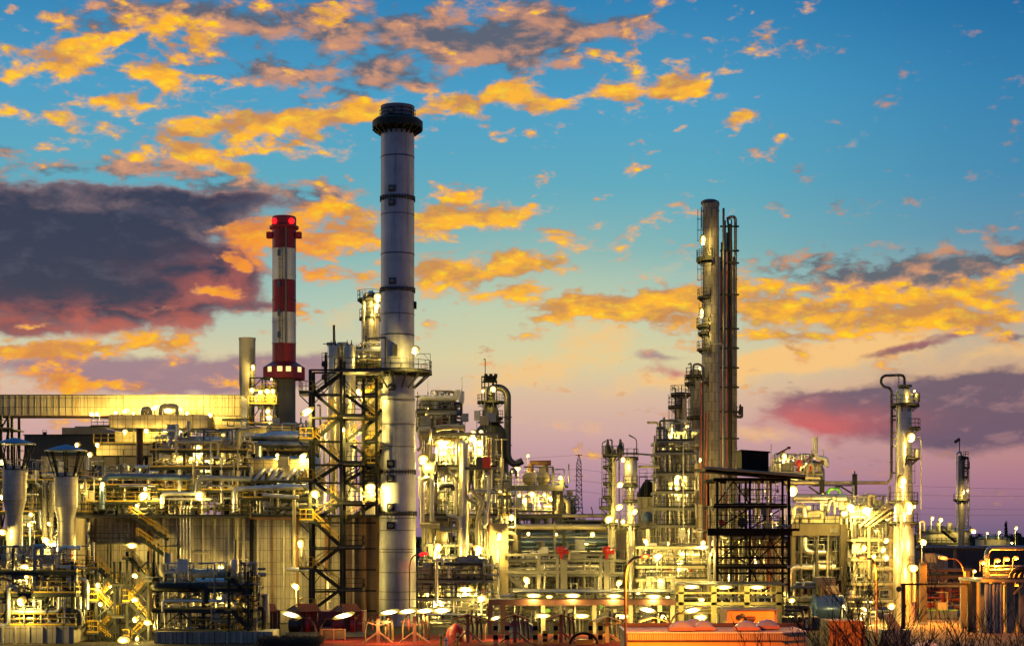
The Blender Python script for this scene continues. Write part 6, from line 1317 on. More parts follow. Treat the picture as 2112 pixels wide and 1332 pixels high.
    for k in range(12):
        px = 2030 + (k % 4) * 27; y = Y + .5 + (k // 4) * 4
        MB().box(X(px, Y) - .32, X(px, Y) + .32, y - .25, y + .25, 0, z(1200) - .002).build('column', M.conc, r)
    for k in range(5): MB().lathe((X(2034 + k * 7.5, Y), Y - .1, 0), [(.22, 0), (.22, z(1203))], 12).build('riser_pipe', M.blueg if k % 2 else M.pipeg, r)
    for a in (2050, 2090): MB().bar((X(a, Y), Y - .2, z(1225)), (X(a + 20, Y), Y - .2, z(1202)), .18).build('brace', M.grey, r)
    rail(MB(), [(X(2026, Y), Y - .3, z(1194)), (X(2140, Y), Y - .3, z(1194))], 1.3, 1.4, .06).build('railing', M.dark, r)
    # pipe run from there to the left
    Y = 238; z = lambda p: Z(p, Y)
    r = thing('pipe_run', 'blue-grey high pipe run crossing below the two far tanks', 'pipe bridge', (X(1970, Y), Y, 0))
    for (p, w, m) in ((1128, 3.5, M.blueg), (1133, 2, M.piped)): pipe(r, [(X(1890, Y), Y, z(p)), (X(2044, Y), Y, z(p))], S(w, Y), m, 'pipe')
    for px in (1900, 1970, 2040): MB().box(X(px, Y) - .2, X(px, Y) + .2, Y - .2, Y + .2, 0, z(1131)).build('support', M.piped, r)
    r = rack('thin dark railed pipe trestle in front of the green container', 1886, 2000, (1172, 1186), 222, 3, 6, 61, steel=M.brown, railm=M.dark, nh=12, nv=6, ves=0, brace=0, top=False, valves=4, pal=[M.pipeg, M.piper, M.galv, M.pipeb])
    Y = 186
    r = thing('gate_frame', 'dark goalpost-like height gate over the yard at lower right', 'gate', (X(1930, Y), Y, 0))
    for px in (1863, 1999): MB().box(X(px, Y) - .2, X(px, Y) + .2, Y - .2, Y + .2, 0, Z(1202, Y)).build('post', M.dark, r)
    MB().box(X(1858, Y), X(2002, Y), Y - .22, Y + .22, Z(1206, Y), Z(1202, Y)).build('beam', M.dark, r)
    MB().lathe((X(1853, Y), Y - .1, Z(1214, Y)), [(.3, 0), (.3, -.1), (.01, -.12)], 14, 'y').build('mirror', M.piped, r)
    Y = 200
    for (px, lab) in ((1905, 'thick pale concrete pillar left of the orange yard'), (1996, 'slim pale concrete pillar right of the orange yard')):
        o = thing('pillar', lab, 'pillar', (X(px, Y), Y, 0)); w = 7 if px < 1950 else 4.5
        MB().box(X(px - w, Y), X(px + w, Y), Y, Y + .6, 0, Z(1160 if px < 1950 else 1178, Y)).build('shaft', M.concb, o); MB().box(X(px - w, Y) - .08, X(px + w, Y) + .08, Y - .08, Y + .68, 0, .4).build('base', M.conc, o)
    # bits on the yard
    Y = 232
    for i, (px, w) in enumerate(((1893, 6), (1915, 6), (1923, 6))):
        o = thing('oil_drum', ('lime green oil drum lying on the yard, leftmost and apart', 'lime green oil drum lying on the yard, middle one beside the pillar', 'lime green oil drum lying on the yard, rightmost beside the crate')[i], 'oil drum', (X(px, Y), Y, 0), 'oil drums on the yard')
        MB().lathe((X(px, Y), Y, .42), [(.38, 0), (.4, .02), (.4, .3), (.42, .32), (.42, .34), (.4, .36), (.4, .9), (.38, .92)], 18, 'y').build('shell', M.greenl, o); MB().lathe((X(px, Y), Y - .005, .42), [(.3, 0), (.3, -.03), (.01, -.03)], 14, 'y').build('lid', M.greenl, o)
    Y = 214
    for i, px in enumerate((1918, 1946, 1963)):
        o = thing('waste_bin', ('dark wheeled bin with lime lid under the pillar', 'dark wheeled bin with lime lid, middle of the yard row', 'dark wheeled bin with lime lid, at right end of the yard row')[i], 'bin', (X(px, Y), Y, 0), 'wheeled bins on the yard'); x = X(px, Y)
        MB().quadbox([(x - .45, Y - .35, .12), (x + .45, Y - .35, .12), (x + .45, Y + .35, .12), (x - .45, Y + .35, .12), (x - .6, Y - .45, 1.1), (x + .6, Y - .45, 1.1), (x + .6, Y + .45, 1.1), (x - .6, Y + .45, 1.1)]).build('body', M.blueg, o)
        MB().box(x - .63, x + .63, Y - .48, Y + .48, 1.1, 1.2).build('lid', M.greenl, o)
        for s in (-.4, .4): MB().lathe((x + s, Y - .3, .14), [(.14, -.05), (.14, .05)], 10, 'x').build('wheel', M.tyre, o)
    o = thing('crate', 'tan wooden crate with a bent pale post on the yard', 'crate', (X(1943, 218), 218, 0)); MB().box(X(1934, 218), X(1952, 218), 218, 219.2, 0, 1.9).build('body', M.wally, o); pipe(o, [(X(1953, 218), 217.8, 0), (X(1953, 218), 217.8, 3.2), (X(1930, 218), 217.8, 3.2)], .07, M.pipeb, 'bent_post')
    # poplar
    Y = 900; rng = random.Random(8); x = X(2075, Y)
    t = thing('poplar_tree', 'bare upright poplar tree on the horizon at far right', 'tree', (x, Y, 0)); br = MB(); tw = MB()
    br.tube([(x, Y, 0), (x + .2, Y, 9), (x, Y, 18)], [.5] + [.3] * 5 + [.1]) if False else br.tube([(x, Y, 0), (x, Y, 17)], .28)
    for k in range(150):
        z0 = rng.uniform(2, 15); a = rng.random() * 2 * PI; L = rng.uniform(1.5, 4.5) * (1 - z0 / 22); q = Vector((x, Y, z0)); e = q + Vector((math.cos(a) * L * .42, math.sin(a) * L * .42, L)); tw.tube([q, e], .10, n=3, caps=False)
        for j in range(3): s = q + (e - q) * rng.uniform(.3, .9); tw.tube([s, s + Vector((rng.uniform(-.6, .6), rng.uniform(-.6, .6), rng.uniform(.6, 1.6)))], .07, n=3, caps=False)
    br.build('trunk', M.bark, t); tw.build('crown', M.bark, t)
far_right()
# ------------------------------------------------------------------ foreground
def foreground():
    # hall with skylight domes
    Y = 118; z = lambda p: Z(p, Y)
    h = thing('hall_building', 'orange-lit low flat-roofed hall with ribbed parapet in the bottom foreground', 'building', (X(1470, Y), Y, 0))
    x0, x1 = X(1294, Y), X(1612, Y); yb = Y + 8; x2 = X(1664, yb)
    pl = [(x0, Y), (x1, Y), (X(1663, Y + 1.2), Y + 1.2), (X(1663, Y + 1.2), yb), (x0, yb)]
    def ring(z0, z1, g=0.0):
        mb = MB(); n = len(pl); mb.v = [(a, b - g, z0) for a, b in pl] + [(a, b - g, z1) for a, b in pl]
        mb.f = [tuple(reversed(range(n))), tuple(range(n, 2 * n))] + [(i, (i + 1) % n, n + (i + 1) % n, n + i) for i in range(n)]; return mb
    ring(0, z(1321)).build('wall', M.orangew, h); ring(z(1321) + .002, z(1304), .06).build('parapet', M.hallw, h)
    m = MB()
    for (a, b), (c, d) in zip(pl, pl[1:] + pl[:1]): m.bar((a, b - .06, z(1304)), (c, d - .06, z(1304)), .16, .07)
    m.build('coping', M.white, h)
    m = MB(); m.bar((x0, Y - .08, z(1320)), (x1, Y - .08, z(1320)), .06, .09); m.build('drip_edge', M.brown, h)
    MB().box(x0 + .1, X(1655, yb), yb - .3, yb - .05, z(1303), z(1296)).build('rear_upstand', M.brown, h)
    for i, (px, dy, w, lab) in enumerate(((1406, 2.2, 25, 'leftmost of the skylight domes on the hall roof'), (1433, 5, 24, 'skylight dome on the hall roof, rear one of the middle pair'), (1452, 2.6, 19, 'skylight dome on the hall roof, front one of the middle pair'), (1540, 2.4, 23, 'skylight dome on the hall roof below the orange hut'), (1582, 4.2, 22, 'rightmost and tallest skylight dome on the hall roof'))):
        yy = Y + dy; s = S(w, yy); xx = X(px, yy); zr = z(1304) + .07
        o = thing('skylight_dome', lab, 'skylight', (xx, yy, zr), 'skylights on the hall roof')
        MB().quadbox([(xx - s * 1.12, yy - .9, zr), (xx + s * 1.12, yy - .9, zr), (xx + s * 1.12, yy + .9, zr), (xx - s * 1.12, yy + .9, zr), (xx - s, yy - .8, zr + .22), (xx + s, yy - .8, zr + .22), (xx + s, yy + .8, zr + .22), (xx - s, yy + .8, zr + .22)]).build('curb', M.pink, o)
        d = MB(); n = 12
        for j in range(7):
            for k in range(n + 1):
                u = -1 + 2 * k / n; v = -1 + 2 * j / 6; d.v.append((xx + u * s, yy + v * .8, zr + .22 + .42 * (1 - u * u) ** .7 * (1 - v * v) ** .6))
        for j in range(6):
            for k in range(n): a = j * (n + 1) + k; d.f.append((a, a + 1, a + n + 2, a + n + 1))
        d.build('dome', M.dome, o)
    # orange hut behind
    Y = 150; z = lambda p: Z(p, Y)
    h = thing('hut', 'small orange-lit rendered hut with a framed door behind the hall', 'building', (X(1555, Y), Y, 0))
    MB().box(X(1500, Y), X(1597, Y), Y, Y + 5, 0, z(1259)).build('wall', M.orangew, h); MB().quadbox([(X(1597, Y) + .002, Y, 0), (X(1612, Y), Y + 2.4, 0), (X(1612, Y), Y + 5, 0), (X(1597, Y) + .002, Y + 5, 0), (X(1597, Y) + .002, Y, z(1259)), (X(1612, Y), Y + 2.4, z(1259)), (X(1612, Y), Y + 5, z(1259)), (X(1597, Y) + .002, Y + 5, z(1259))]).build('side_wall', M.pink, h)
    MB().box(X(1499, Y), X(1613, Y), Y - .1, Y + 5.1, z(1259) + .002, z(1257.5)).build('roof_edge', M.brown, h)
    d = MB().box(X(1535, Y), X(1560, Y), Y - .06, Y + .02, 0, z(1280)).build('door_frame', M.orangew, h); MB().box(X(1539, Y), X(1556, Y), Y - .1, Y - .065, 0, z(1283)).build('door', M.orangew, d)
    MB().lathe((X(1538, Y), Y - .12, z(1275)), [(.01, 0), (.2, .03), (.22, S(18, Y)), (.01, S(18, Y) + .1)], 12, 'x').build('wall_lamp', M.brown, h); MB().lathe((X(1530, Y), Y, z(1269)), [(.18, 0), (.18, -.3), (.24, -.35), (.01, -.4)], 12, 'y').build('wall_horn', M.piped, h)
    o = thing('brick_shed', 'low red-brown shed behind the bare bushes at lower right', 'shed', (X(1746, 150), 150, 0)); MB().box(X(1710, 150), X(1784, 150), 150, 154, 0, Z(1281, 150)).build('wall', mat('red_brown_wall', (.09, .032, .024), .8, 0, .3, .6, .3), o); MB().box(X(1709, 150), X(1785, 150), 149.9, 154.1, Z(1281, 150) + .002, Z(1279.5, 150)).build('roof', M.brown, o)
    # pink wall building and red roofed shelters at left
    Y = 178; z = lambda p: Z(p, Y)
    o = thing('pump_station', 'pink rendered pump station with dark window under the red shelter roofs', 'building', (X(690, Y), Y + 3, 0))
    MB().box(X(594, Y), X(746, Y), Y + 2.5, Y + 6, 0, z(1262)).build('wall', M.pink, o); f = MB().box(X(659, Y), X(676, Y), Y + 2.4, Y + 2.52, z(1294), z(1280)).build('window', M.glass, o); MB().box(X(655, Y), X(680, Y), Y + 2.36, Y + 2.48, z(1297), z(1295)).build('sill', M.white, f)
    for i, (a, b, c, lab) in enumerate(((588, 608, 664, 'left of two red pitched shelter roofs in front of the pink pump station'), (682, 698, 748, 'right of two red pitched shelter roofs in front of the pink pump station'), (548, 548, 576, 'cut-off red shelter roof left of the pink pump station'))):
        o = thing('pump_shelter', lab, 'shelter', (X((a + c) / 2, Y), Y, 0))
        if a != b: MB().prism([(X(a, Y), z(1259)), (X(b + 16, Y), z(1259)), (X(b, Y), z(1247.5))], Y - .5, Y - .4).build('gable', M.wallb, o)
        MB().quadbox([(X(b + 14, Y), Y - 1, z(1261)), (X(c, Y), Y - 1, z(1260)), (X(c - 16, Y), Y + 2.2, z(1247)), (X(b, Y), Y + 2.2, z(1247)), (X(b + 14, Y), Y - 1, z(1259.8)), (X(c, Y), Y - 1, z(1258.8)), (X(c - 16, Y), Y + 2.2, z(1245.8)), (X(b, Y), Y + 2.2, z(1245.8))]).build('roof', M.roofr, o)
        if a != b: MB().quadbox([(X(a - 2, Y), Y - .6, z(1261)), (X(b, Y), Y - .6, z(1247.6)), (X(b, Y), Y + 2.2, z(1247.6)), (X(a - 2, Y), Y + 2.2, z(1261)), (X(a - 2, Y), Y - .6, z(1260)), (X(b, Y), Y - .6, z(1246.6)), (X(b, Y), Y + 2.2, z(1246.6)), (X(a - 2, Y), Y + 2.2, z(1260))]).build('rear_slope', M.roofr, o)
        for px in ((b + 16, c - 12) if a != b else (560, 570)):
            for y in (Y - .2, Y + 1.9): MB().box(X(px, Y) - .12, X(px, Y) + .12, y - .1, y + .1, 0, z(1259)).build('post', M.brown, o)
    rng = random.Random(9)
    for i, (px, lab) in enumerate(((625, 'dark red motor pump set under the left red shelter roof'), (718, 'orange-red motor pump set under the right red shelter roof'))):
        o = thing('pump_set', lab, 'pump', (X(px, Y), Y, 0)); x = X(px, Y)
        MB().box(x - 1.7, x + 1.7, Y - .5, Y + .5, 0, .5).build('plinth', M.conc, o)
        mb = MB().lathe((x - 1.5, Y, 1.15), [(.3, 0), (.62, .05), (.62, 1.0), (.3, 1.1), (.3, 1.3)], 18, 'x')
        for k in range(10): mb.lathe((x - 1.4 + k * .1, Y, 1.15), [(.66, 0), (.66, .04)], 18, 'x')
        mb.build('motor', M.red if i else M.piped, o); MB().lathe((x + .2, Y, 1.2), [(.25, 0), (.85, .1), (.85, .5), (.25, .6), (.25, 1.3)], 20, 'x').build('casing', M.red, o)
        pipe(o, [(x + .5, Y, 1.6), (x + .5, Y, 2.6), (x + 1.4, Y, 2.6), (x + 1.4, Y, .3)], .16, M.red, 'outlet_pipe')
        mb = MB().tube([(x + .9, Y - .3, 1.7), (x + .9, Y - .3, 2.2)], .05); mb.lathe((x + .9, Y - .3, 2.2), [(.28, -.03), (.33, 0), (.28, .03)], 14); mb.build('hand_wheel', M.red, o)
    Y = 172
    o = thing('fence_panel', 'red-lit metal sheet fence panel with diagonal braces beside the near street lamps', 'fence', (X(688, Y), Y, 0))
    for px in (664, 688, 712): MB().box(X(px, Y) - .06, X(px, Y) + .06, Y - .06, Y + .06, 0, Z(1297, Y)).build('post', M.pink, o)
    MB().bar((X(664, Y), Y, Z(1297, Y)), (X(712, Y), Y, Z(1297, Y)), .1).build('top_rail', M.pink, o); MB().box(X(665, Y), X(711, Y), Y + .08, Y + .1, .15, Z(1299, Y)).build('sheet', M.brown, o)
    # tripod loading arms along the red paving
    Y = 168; z = lambda p: Z(p, Y)
    arms = [(780, 1270, 0), (855, 1270, 0), (965, 1268, 1), (1062, 1268, 1), (1157, 1268, 1), (1252, 1272, 2), (1347, 1273, 2)]
    names = ['pale tripod post under the leftmost row of near street lamps', 'pale tripod post under the second near street lamp of the row', 'tripod stand with small red roof beside the dull red cone cover', 'tripod stand with small red roof right of the brown gantry leg', 'tripod stand with small red roof left of the black hose loops', 'orange-lit tripod stand with small roof beside the black and yellow loop', 'orange-lit tripod stand with small roof just above the hall parapet']
    for i, ((px, tp, kd), lab) in enumerate(zip(arms, names)):
        x = X(px, Y); o = thing('loading_stand', lab, 'loading stand', (x, Y, 0), 'loading stands on the red paving'); m = (M.pink, M.pink, M.orangew)[kd]
        MB().box(x - .16, x + .16, Y - .16, Y + .16, 0, z(tp)).build('post', m, o)
        for (dx, dy) in ((-1.5, -.6), (1.5, -.6), (1.2, 1.2)): MB().bar((x + dx, Y + dy, 0), (x, Y, z(tp + 32)), .14).build('stay', m, o)
        zt = z(tp)
        if kd:
            for s in (-1, 1): MB().quadbox([(x, Y - 1.0, zt + .02), (x + s * 1.35, Y - 1.0, zt - .42), (x + s * 1.35, Y + 1.6, zt - .42), (x, Y + 1.6, zt + .02), (x, Y - 1.0, zt + .10), (x + s * 1.35, Y - 1.0, zt - .34), (x + s * 1.35, Y + 1.6, zt - .34), (x, Y + 1.6, zt + .10)]).build('roof', M.roofr if kd == 1 else M.orangew, o)
        MB().bar((x - 1.25, Y - .9, zt - .5), (x + 1.25, Y - .9, zt - .5), .08).build('tie', m, o)
        for s in (-1, 1): MB().bar((x, Y - .1, zt - .9), (x + s * 1.2, Y - .5, zt - .5), .08).build('knee_brace', m, o)
        for k in range(3):
            xx = x + .5 + k * .42; pipe(o, [(xx, Y + 1.0, .2), (xx - .05, Y + 1.0, 1.5 + .5 * (k % 2)), (xx - .2, Y + 1.2, 2.4), (xx - .1, Y + 1.2, 3.1 - .3 * k)], .12, (M.piped, M.brown, M.rust)[k], 'hose_arm', False, bend=.4)
        mb = MB().lathe((x - .6, Y + .7, 1.7), [(.5, -.06), (.56, 0), (.5, .06)], 16, 'x'); mb.bar((x - .6, Y + .7, 1.7), (x, Y + .7, 1.7), .1); mb.bar((x, Y + .7, 1.7), (x, Y, 1.7), .1); mb.build('hose_reel', M.stackred if kd < 2 else M.brown, o)
    for k, (px, lab) in enumerate(((1022, 'orange and black banded bollard left of the first roofed tripod'), (1046, 'shorter orange and black banded bollard right of the brown gantry leg'), (1104, 'yellow and black banded bollard beside the black hose loops'), (1124, 'short yellow banded bollard between two roofed tripods'), (1146, 'yellow and black banded bollard left of the second roofed tripod'), (1218, 'yellow and black banded bollard beside the black and yellow loop'), (1238, 'yellow and black banded bollard left of the orange tripod'))):
        Yk = 166; o = thing('bollard', lab, 'bollard', (X(px, Yk), Yk, 0), 'banded bollards on the red paving'); h = 2.2 if k not in (3,) else 1.3; c = M.yellow if k > 1 else M.orangew
        for j in range(5): MB().box(X(px, Yk) - .22, X(px, Yk) + .22, Yk - .22, Yk + .22, h * j / 5 + .001, h * (j + 1) / 5 - .001).build('band', c if j % 2 == 0 else M.black, o)
    o = thing('hose_loop', 'black and yellow striped hose ramp lying on the red paving', 'ramp', (X(1204, 165), 165, 0))
    MB().tube([(X(1204, 165) + 1.3 * math.cos(a), 165, 1.0 * math.sin(a) + .1) for a in [PI * k / 12 for k in range(13)]], .12, bend=.1).build('hoop', M.black, o); MB().box(X(1190, 165), X(1220, 165), 164.8, 165.2, 0.03, .5).build('base', M.yellow, o)
    o = thing('cone_cover', 'round dull red cone-shaped cover beside the tripod stands', 'cover', (X(940, 170), 170, 0)); MB().lathe((X(940, 170), 170, .03), [(1.1, 0), (1.1, .2), (.8, 1.2), (.2, 1.7), (.01, 1.75)], 18).build('shell', M.stackred, o)
    # loading gantry with canopies and tube lamps
    Y = 184; z = lambda p: Z(p, Y)
    g = thing('loading_gantry', 'long brown loading gantry with thin canopy roof along the bottom middle', 'gantry', (X(1190, Y), Y, 0))
    MB().quadbox([(X(1058, Y), Y - .5, z(1222)), (X(1390, Y), Y - .5, z(1222)), (X(1390, Y), Y + 4.5, z(1219)), (X(1058, Y), Y + 4.5, z(1219)), (X(1058, Y), Y - .5, z(1220)), (X(1390, Y), Y - .5, z(1220)), (X(1390, Y), Y + 4.5, z(1217)), (X(1058, Y), Y + 4.5, z(1217))]).build('canopy_roof', M.piped, g)
    MB().box(X(1008, Y), X(1390, Y), Y - .7, Y - .3, z(1247), z(1235)).build('main_beam', M.brown, g); MB().box(X(1008, Y), X(1390, Y), Y + 3.8, Y + 4.2, z(1246), z(1236)).build('rear_beam', M.brown, g); MB().box(X(1008, Y), X(1390, Y), Y - .6, Y + 4, z(1237), z(1235) - .002).build('deck', M.deck, g)
    for px in (1011, 1038, 1120, 1225, 1300, 1360, 1386):
        for y in (Y - .5, Y + 4): MB().box(X(px, Y) - .22, X(px, Y) + .22, y - .2, y + .2, 0, z(1247) - .002).build('column', M.brown if px < 1100 else M.pipeb, g)
    for px in (1064, 1140, 1230, 1310, 1384): MB().box(X(px, Y) - .1, X(px, Y) + .1, Y + 2, Y + 2.2, z(1235), z(1221)).build('roof_post', M.dark, g)
    for (p, w, m) in ((1254, 1.8, M.galv), (1262, 3, M.pipeb), (1270, 2, M.alu), (1278, 2.5, M.pipeb), (1230, 2, M.alu)): pipe(g, [(X(1030, Y), Y + 2.5, z(p)), (X(1388, Y), Y + 2.5, z(p))], S(w, Y), m, 'line_pipe')
    rng = random.Random(66)
    for k in range(34):
        px = 1030 + k * 10.4 + rng.uniform(-3, 3); pipe(g, [(X(px, Y), Y + rng.uniform(1.4, 3), z(1304)), (X(px, Y), Y + rng.uniform(1.4, 3) * 0 + 2.2, z(rng.choice((1250, 1262, 1272))))], rng.choice((.05, .08, .11)), rng.choice(PCOL), 'drop_pipe', False)
    for k in range(6): MB().box(X(1242 - 6, Y) if k == 0 else X(1080 + k * 46, Y), X(1242, Y) if k == 0 else X(1088 + k * 46, Y), Y - .2, Y + .2, z(1262) if k else z(1254), z(1254) if k else z(1246)).build('signal_box', M.greenl if k < 2 else M.grey, g)
    ol = mat('olive_beam', (.24, .20, .08), .6, 0, .4, .7, .3)
    h = thing('loading_gantry', 'olive loading gantry with three tube lamps below the black structure', 'gantry', (X(1505, Y), Y, 0))
    MB().quadbox([(X(1394, Y), Y - .8, z(1206)), (X(1618, Y), Y - .8, z(1206)), (X(1618, Y), Y + 4, z(1203)), (X(1394, Y), Y + 4, z(1203)), (X(1394, Y), Y - .8, z(1203.5)), (X(1618, Y), Y - .8, z(1203.5)), (X(1618, Y), Y + 4, z(1200.5)), (X(1394, Y), Y + 4, z(1200.5))]).build('canopy_roof', M.piped, h)
    for (a, b) in ((1224, 1220), (1247, 1241)): MB().box(X(1394, Y), X(1612, Y), Y - .3, Y + .1, z(a), z(b)).build('beam', ol, h)
    for px in (1404, 1472, 1540, 1606):
        for y in (Y - .1, Y + 3.5): MB().box(X(px, Y) - .28, X(px, Y) + .28, y - .2, y + .2, 0, z(1207)).build('column', ol, h)
    for (p, w, m) in ((1252, 2.5, M.alu), (1258, 2, M.pipeb), (1265, 3, M.pipeb), (1232, 2, M.galv)): pipe(h, [(X(1396, Y), Y + 1.6, z(p)), (X(1610, Y), Y + 1.6, z(p))], S(w, Y), m, 'line_pipe')
    MB().box(X(1396, Y), X(1610, Y), Y + 4.6, Y + 4.8, .02, z(1256)).build('corrugated_screen', mat('ribbed_screen', (.40, .36, .22), .6, .2, .3, .5, .3, ('xz', .25, 30, .05)), h)
    rng = random.Random(67)
    for k in range(22): px = 1400 + k * 9.5; pipe(h, [(X(px, Y), Y + 2.6, z(1296)), (X(px, Y), Y + 2.6, z(rng.choice((1226, 1240, 1262))))], rng.choice((.05, .08, .11)), rng.choice(PCOL), 'drop_pipe', False)
    # small posts along the bottom edge
    for i, (px, h_, lab) in enumerate(((910, 1.1, 'short yellow-green marker post at the bottom edge, left one'), (920, .8, 'short white marker post at the bottom edge, middle one'), (944, 1.2, 'short yellow-green marker post at the bottom edge, right one'))):
        o = thing('marker_post', lab, 'post', (X(px, 162), 162, 0), 'marker posts at the bottom edge'); MB().lathe((X(px, 162), 162, .03), [(.14, 0), (.14, h_), (.1, h_ + .05), (.01, h_ + .06)], 10).build('shaft', M.yellow if i != 1 else M.white, o); MB().lathe((X(px, 162), 162, .03), [(.15, h_ * .7), (.15, h_ * .8)], 10, caps=False).build('band', M.black, o)
    # dark tent-like hood and low hedge bottom-left
    o = thing('site_tent', 'blue-grey pitched tarpaulin hood behind the roofed tripods', 'tent', (X(1066, 176), 176, 0)); MB().prism([(X(1040, 176), 0), (X(1108, 176), 0), (X(1106, 176), Z(1295, 176)), (X(1078, 176), Z(1276, 176)), (X(1056, 176), Z(1280, 176)), (X(1042, 176), Z(1295, 176))], 176, 179).build('cover', M.blueg, o)
    rng = random.Random(31); mb = MB()
    for k in range(2600):
        x = rng.uniform(X(535, 164), X(662, 164)); y = rng.uniform(162, 167); z0 = rng.uniform(0, .45); a = rng.random() * PI; L = rng.uniform(.2, .5)
        p = Vector((x, y, z0)); mb.bar(p, p + Vector((math.cos(a) * L * .5, math.sin(a) * L * .5, L)), .035)
    o = struct('hedge_scrub', mb, mat('dry_scrub', (.035, .026, .018), .9, 0, .4, 1), kind='stuff')
foreground()

# ------------------------------------------------------------------ bare bushes in the right foreground
def bush(px, Y, h, seed, label, n=7, spread=1.0, base=0.0):
    rng = random.Random(seed); x = X(px, Y); t = thing('bare_bush', label, 'bush', (x, Y, base), 'bare bushes in the foreground'); st = MB(); tw = MB()
    def grow(mb, p, d, L, r, lev):
        q = p; segs = 3; pts = [p]
        for k in range(segs):
            d = (d + Vector((rng.uniform(-.25, .25), rng.uniform(-.25, .25), rng.uniform(-.05, .2)))).normalized(); q = q + d * (L / segs); pts.append(q)
        mb.tube(pts, r, n=5 if lev == 0 else 3, bend=L * .1, caps=False)
        if lev < 3:
            for k in range(4 if lev < 2 else 3):
                s = pts[rng.randint(1, 3)]; e = (d + Vector((rng.uniform(-.9, .9), rng.uniform(-.9, .9), rng.uniform(-.1, .6)))).normalized(); grow(tw, s, e, L * rng.uniform(.4, .65), max(.014, r * .58), lev + 1)
    for k in range(n):
        a = rng.random() * 2 * PI; d = Vector((math.cos(a) * .45 * spread, math.sin(a) * .45 * spread, 1)).normalized(); grow(st, Vector((x + rng.uniform(-.3, .3), Y + rng.uniform(-.3, .3), base)), d, h * rng.uniform(.45, .75), .045, 0)
    st.build('stem', M.bark, t); tw.build('twigs', M.bark, t)
for i, (px, Y, h, lab) in enumerate(((1745, 96, 7.2, 'tall bare bush in front of the red-brown shed'), (1836, 98, 8.2, 'tallest bare bush, below the right-hand domed column'), (1700, 92, 4.6, 'bare bush beside the right end of the hall'), (1900, 95, 5.4, 'bare bush in front of the welding spot on the yard'), (1960, 97, 5.0, 'bare bush in front of the orange lit road'), (2025, 94, 5.4, 'bare bush in front of the near pipe bridge columns'), (2090, 96, 5.8, 'bare bush at the bottom right corner'),
                                  (1560, 84, 5.2, 'bare sapling in front of the hall below the orange hut'), (1480, 82, 3.0, 'low bare sapling in front of the middle of the hall'), (1790, 90, 4.0, 'low bare bush left of the tallest bush'))):
    bush(px, Y, h, 100 + i, lab, 7 if i not in (7, 8) else 3)
def welding():
    Y = 160; x = X(1890, Y)
    o = thing('tarpaulin_heap', 'crumpled pale tarpaulin heap on the yard behind the bare bushes', 'tarpaulin', (x, Y, 0)); rng = random.Random(12); mb = MB(); n = 16
    for j in range(10):
        for k in range(n + 1):
            u, v = k / n, j / 9; mb.v.append((x - 2.4 + 4.8 * u, Y + 2 * v, max(.02, (1.1 * math.sin(PI * u) * math.sin(PI * v) * (.6 + .4 * math.sin(9 * u)) + rng.uniform(-.12, .12)) * (0 if j in (0, 9) or k in (0, n) else 1) + .02)))
    for j in range(9):
        for k in range(n): a = j * (n + 1) + k; mb.f.append((a, a + 1, a + n + 2, a + n + 1))
    mb.build('cover', M.white, o)
    o = thing('welding_trolley', 'dark blue trolley box with pale sheet on the yard', 'trolley', (X(1848, Y), Y, 0)); xx = X(1848, Y)
    MB().box(xx - 1.3, xx + 1.3, Y, Y + 1.4, .35, 1.7).build('body', M.blueg, o); MB().quadbox([(xx - .4, Y - .1, 1.7), (xx + .6, Y - .1, 1.7), (xx + .6, Y + 1.3, 1.7), (xx - .4, Y + 1.3, 1.7), (xx - 1.0, Y + .2, 3.1), (xx - .4, Y + .2, 3.2), (xx - .4, Y + 1.0, 3.2), (xx - 1.0, Y + 1.0, 3.1)]).build('sheet', M.grey, o)
    for s in (-.9, .9): MB().lathe((xx + s, Y + .2, .35), [(.01, -.1), (.34, -.1), (.34, .1), (.01, .1)], 14, 'y').build('wheel', M.tyre, o)
welding()
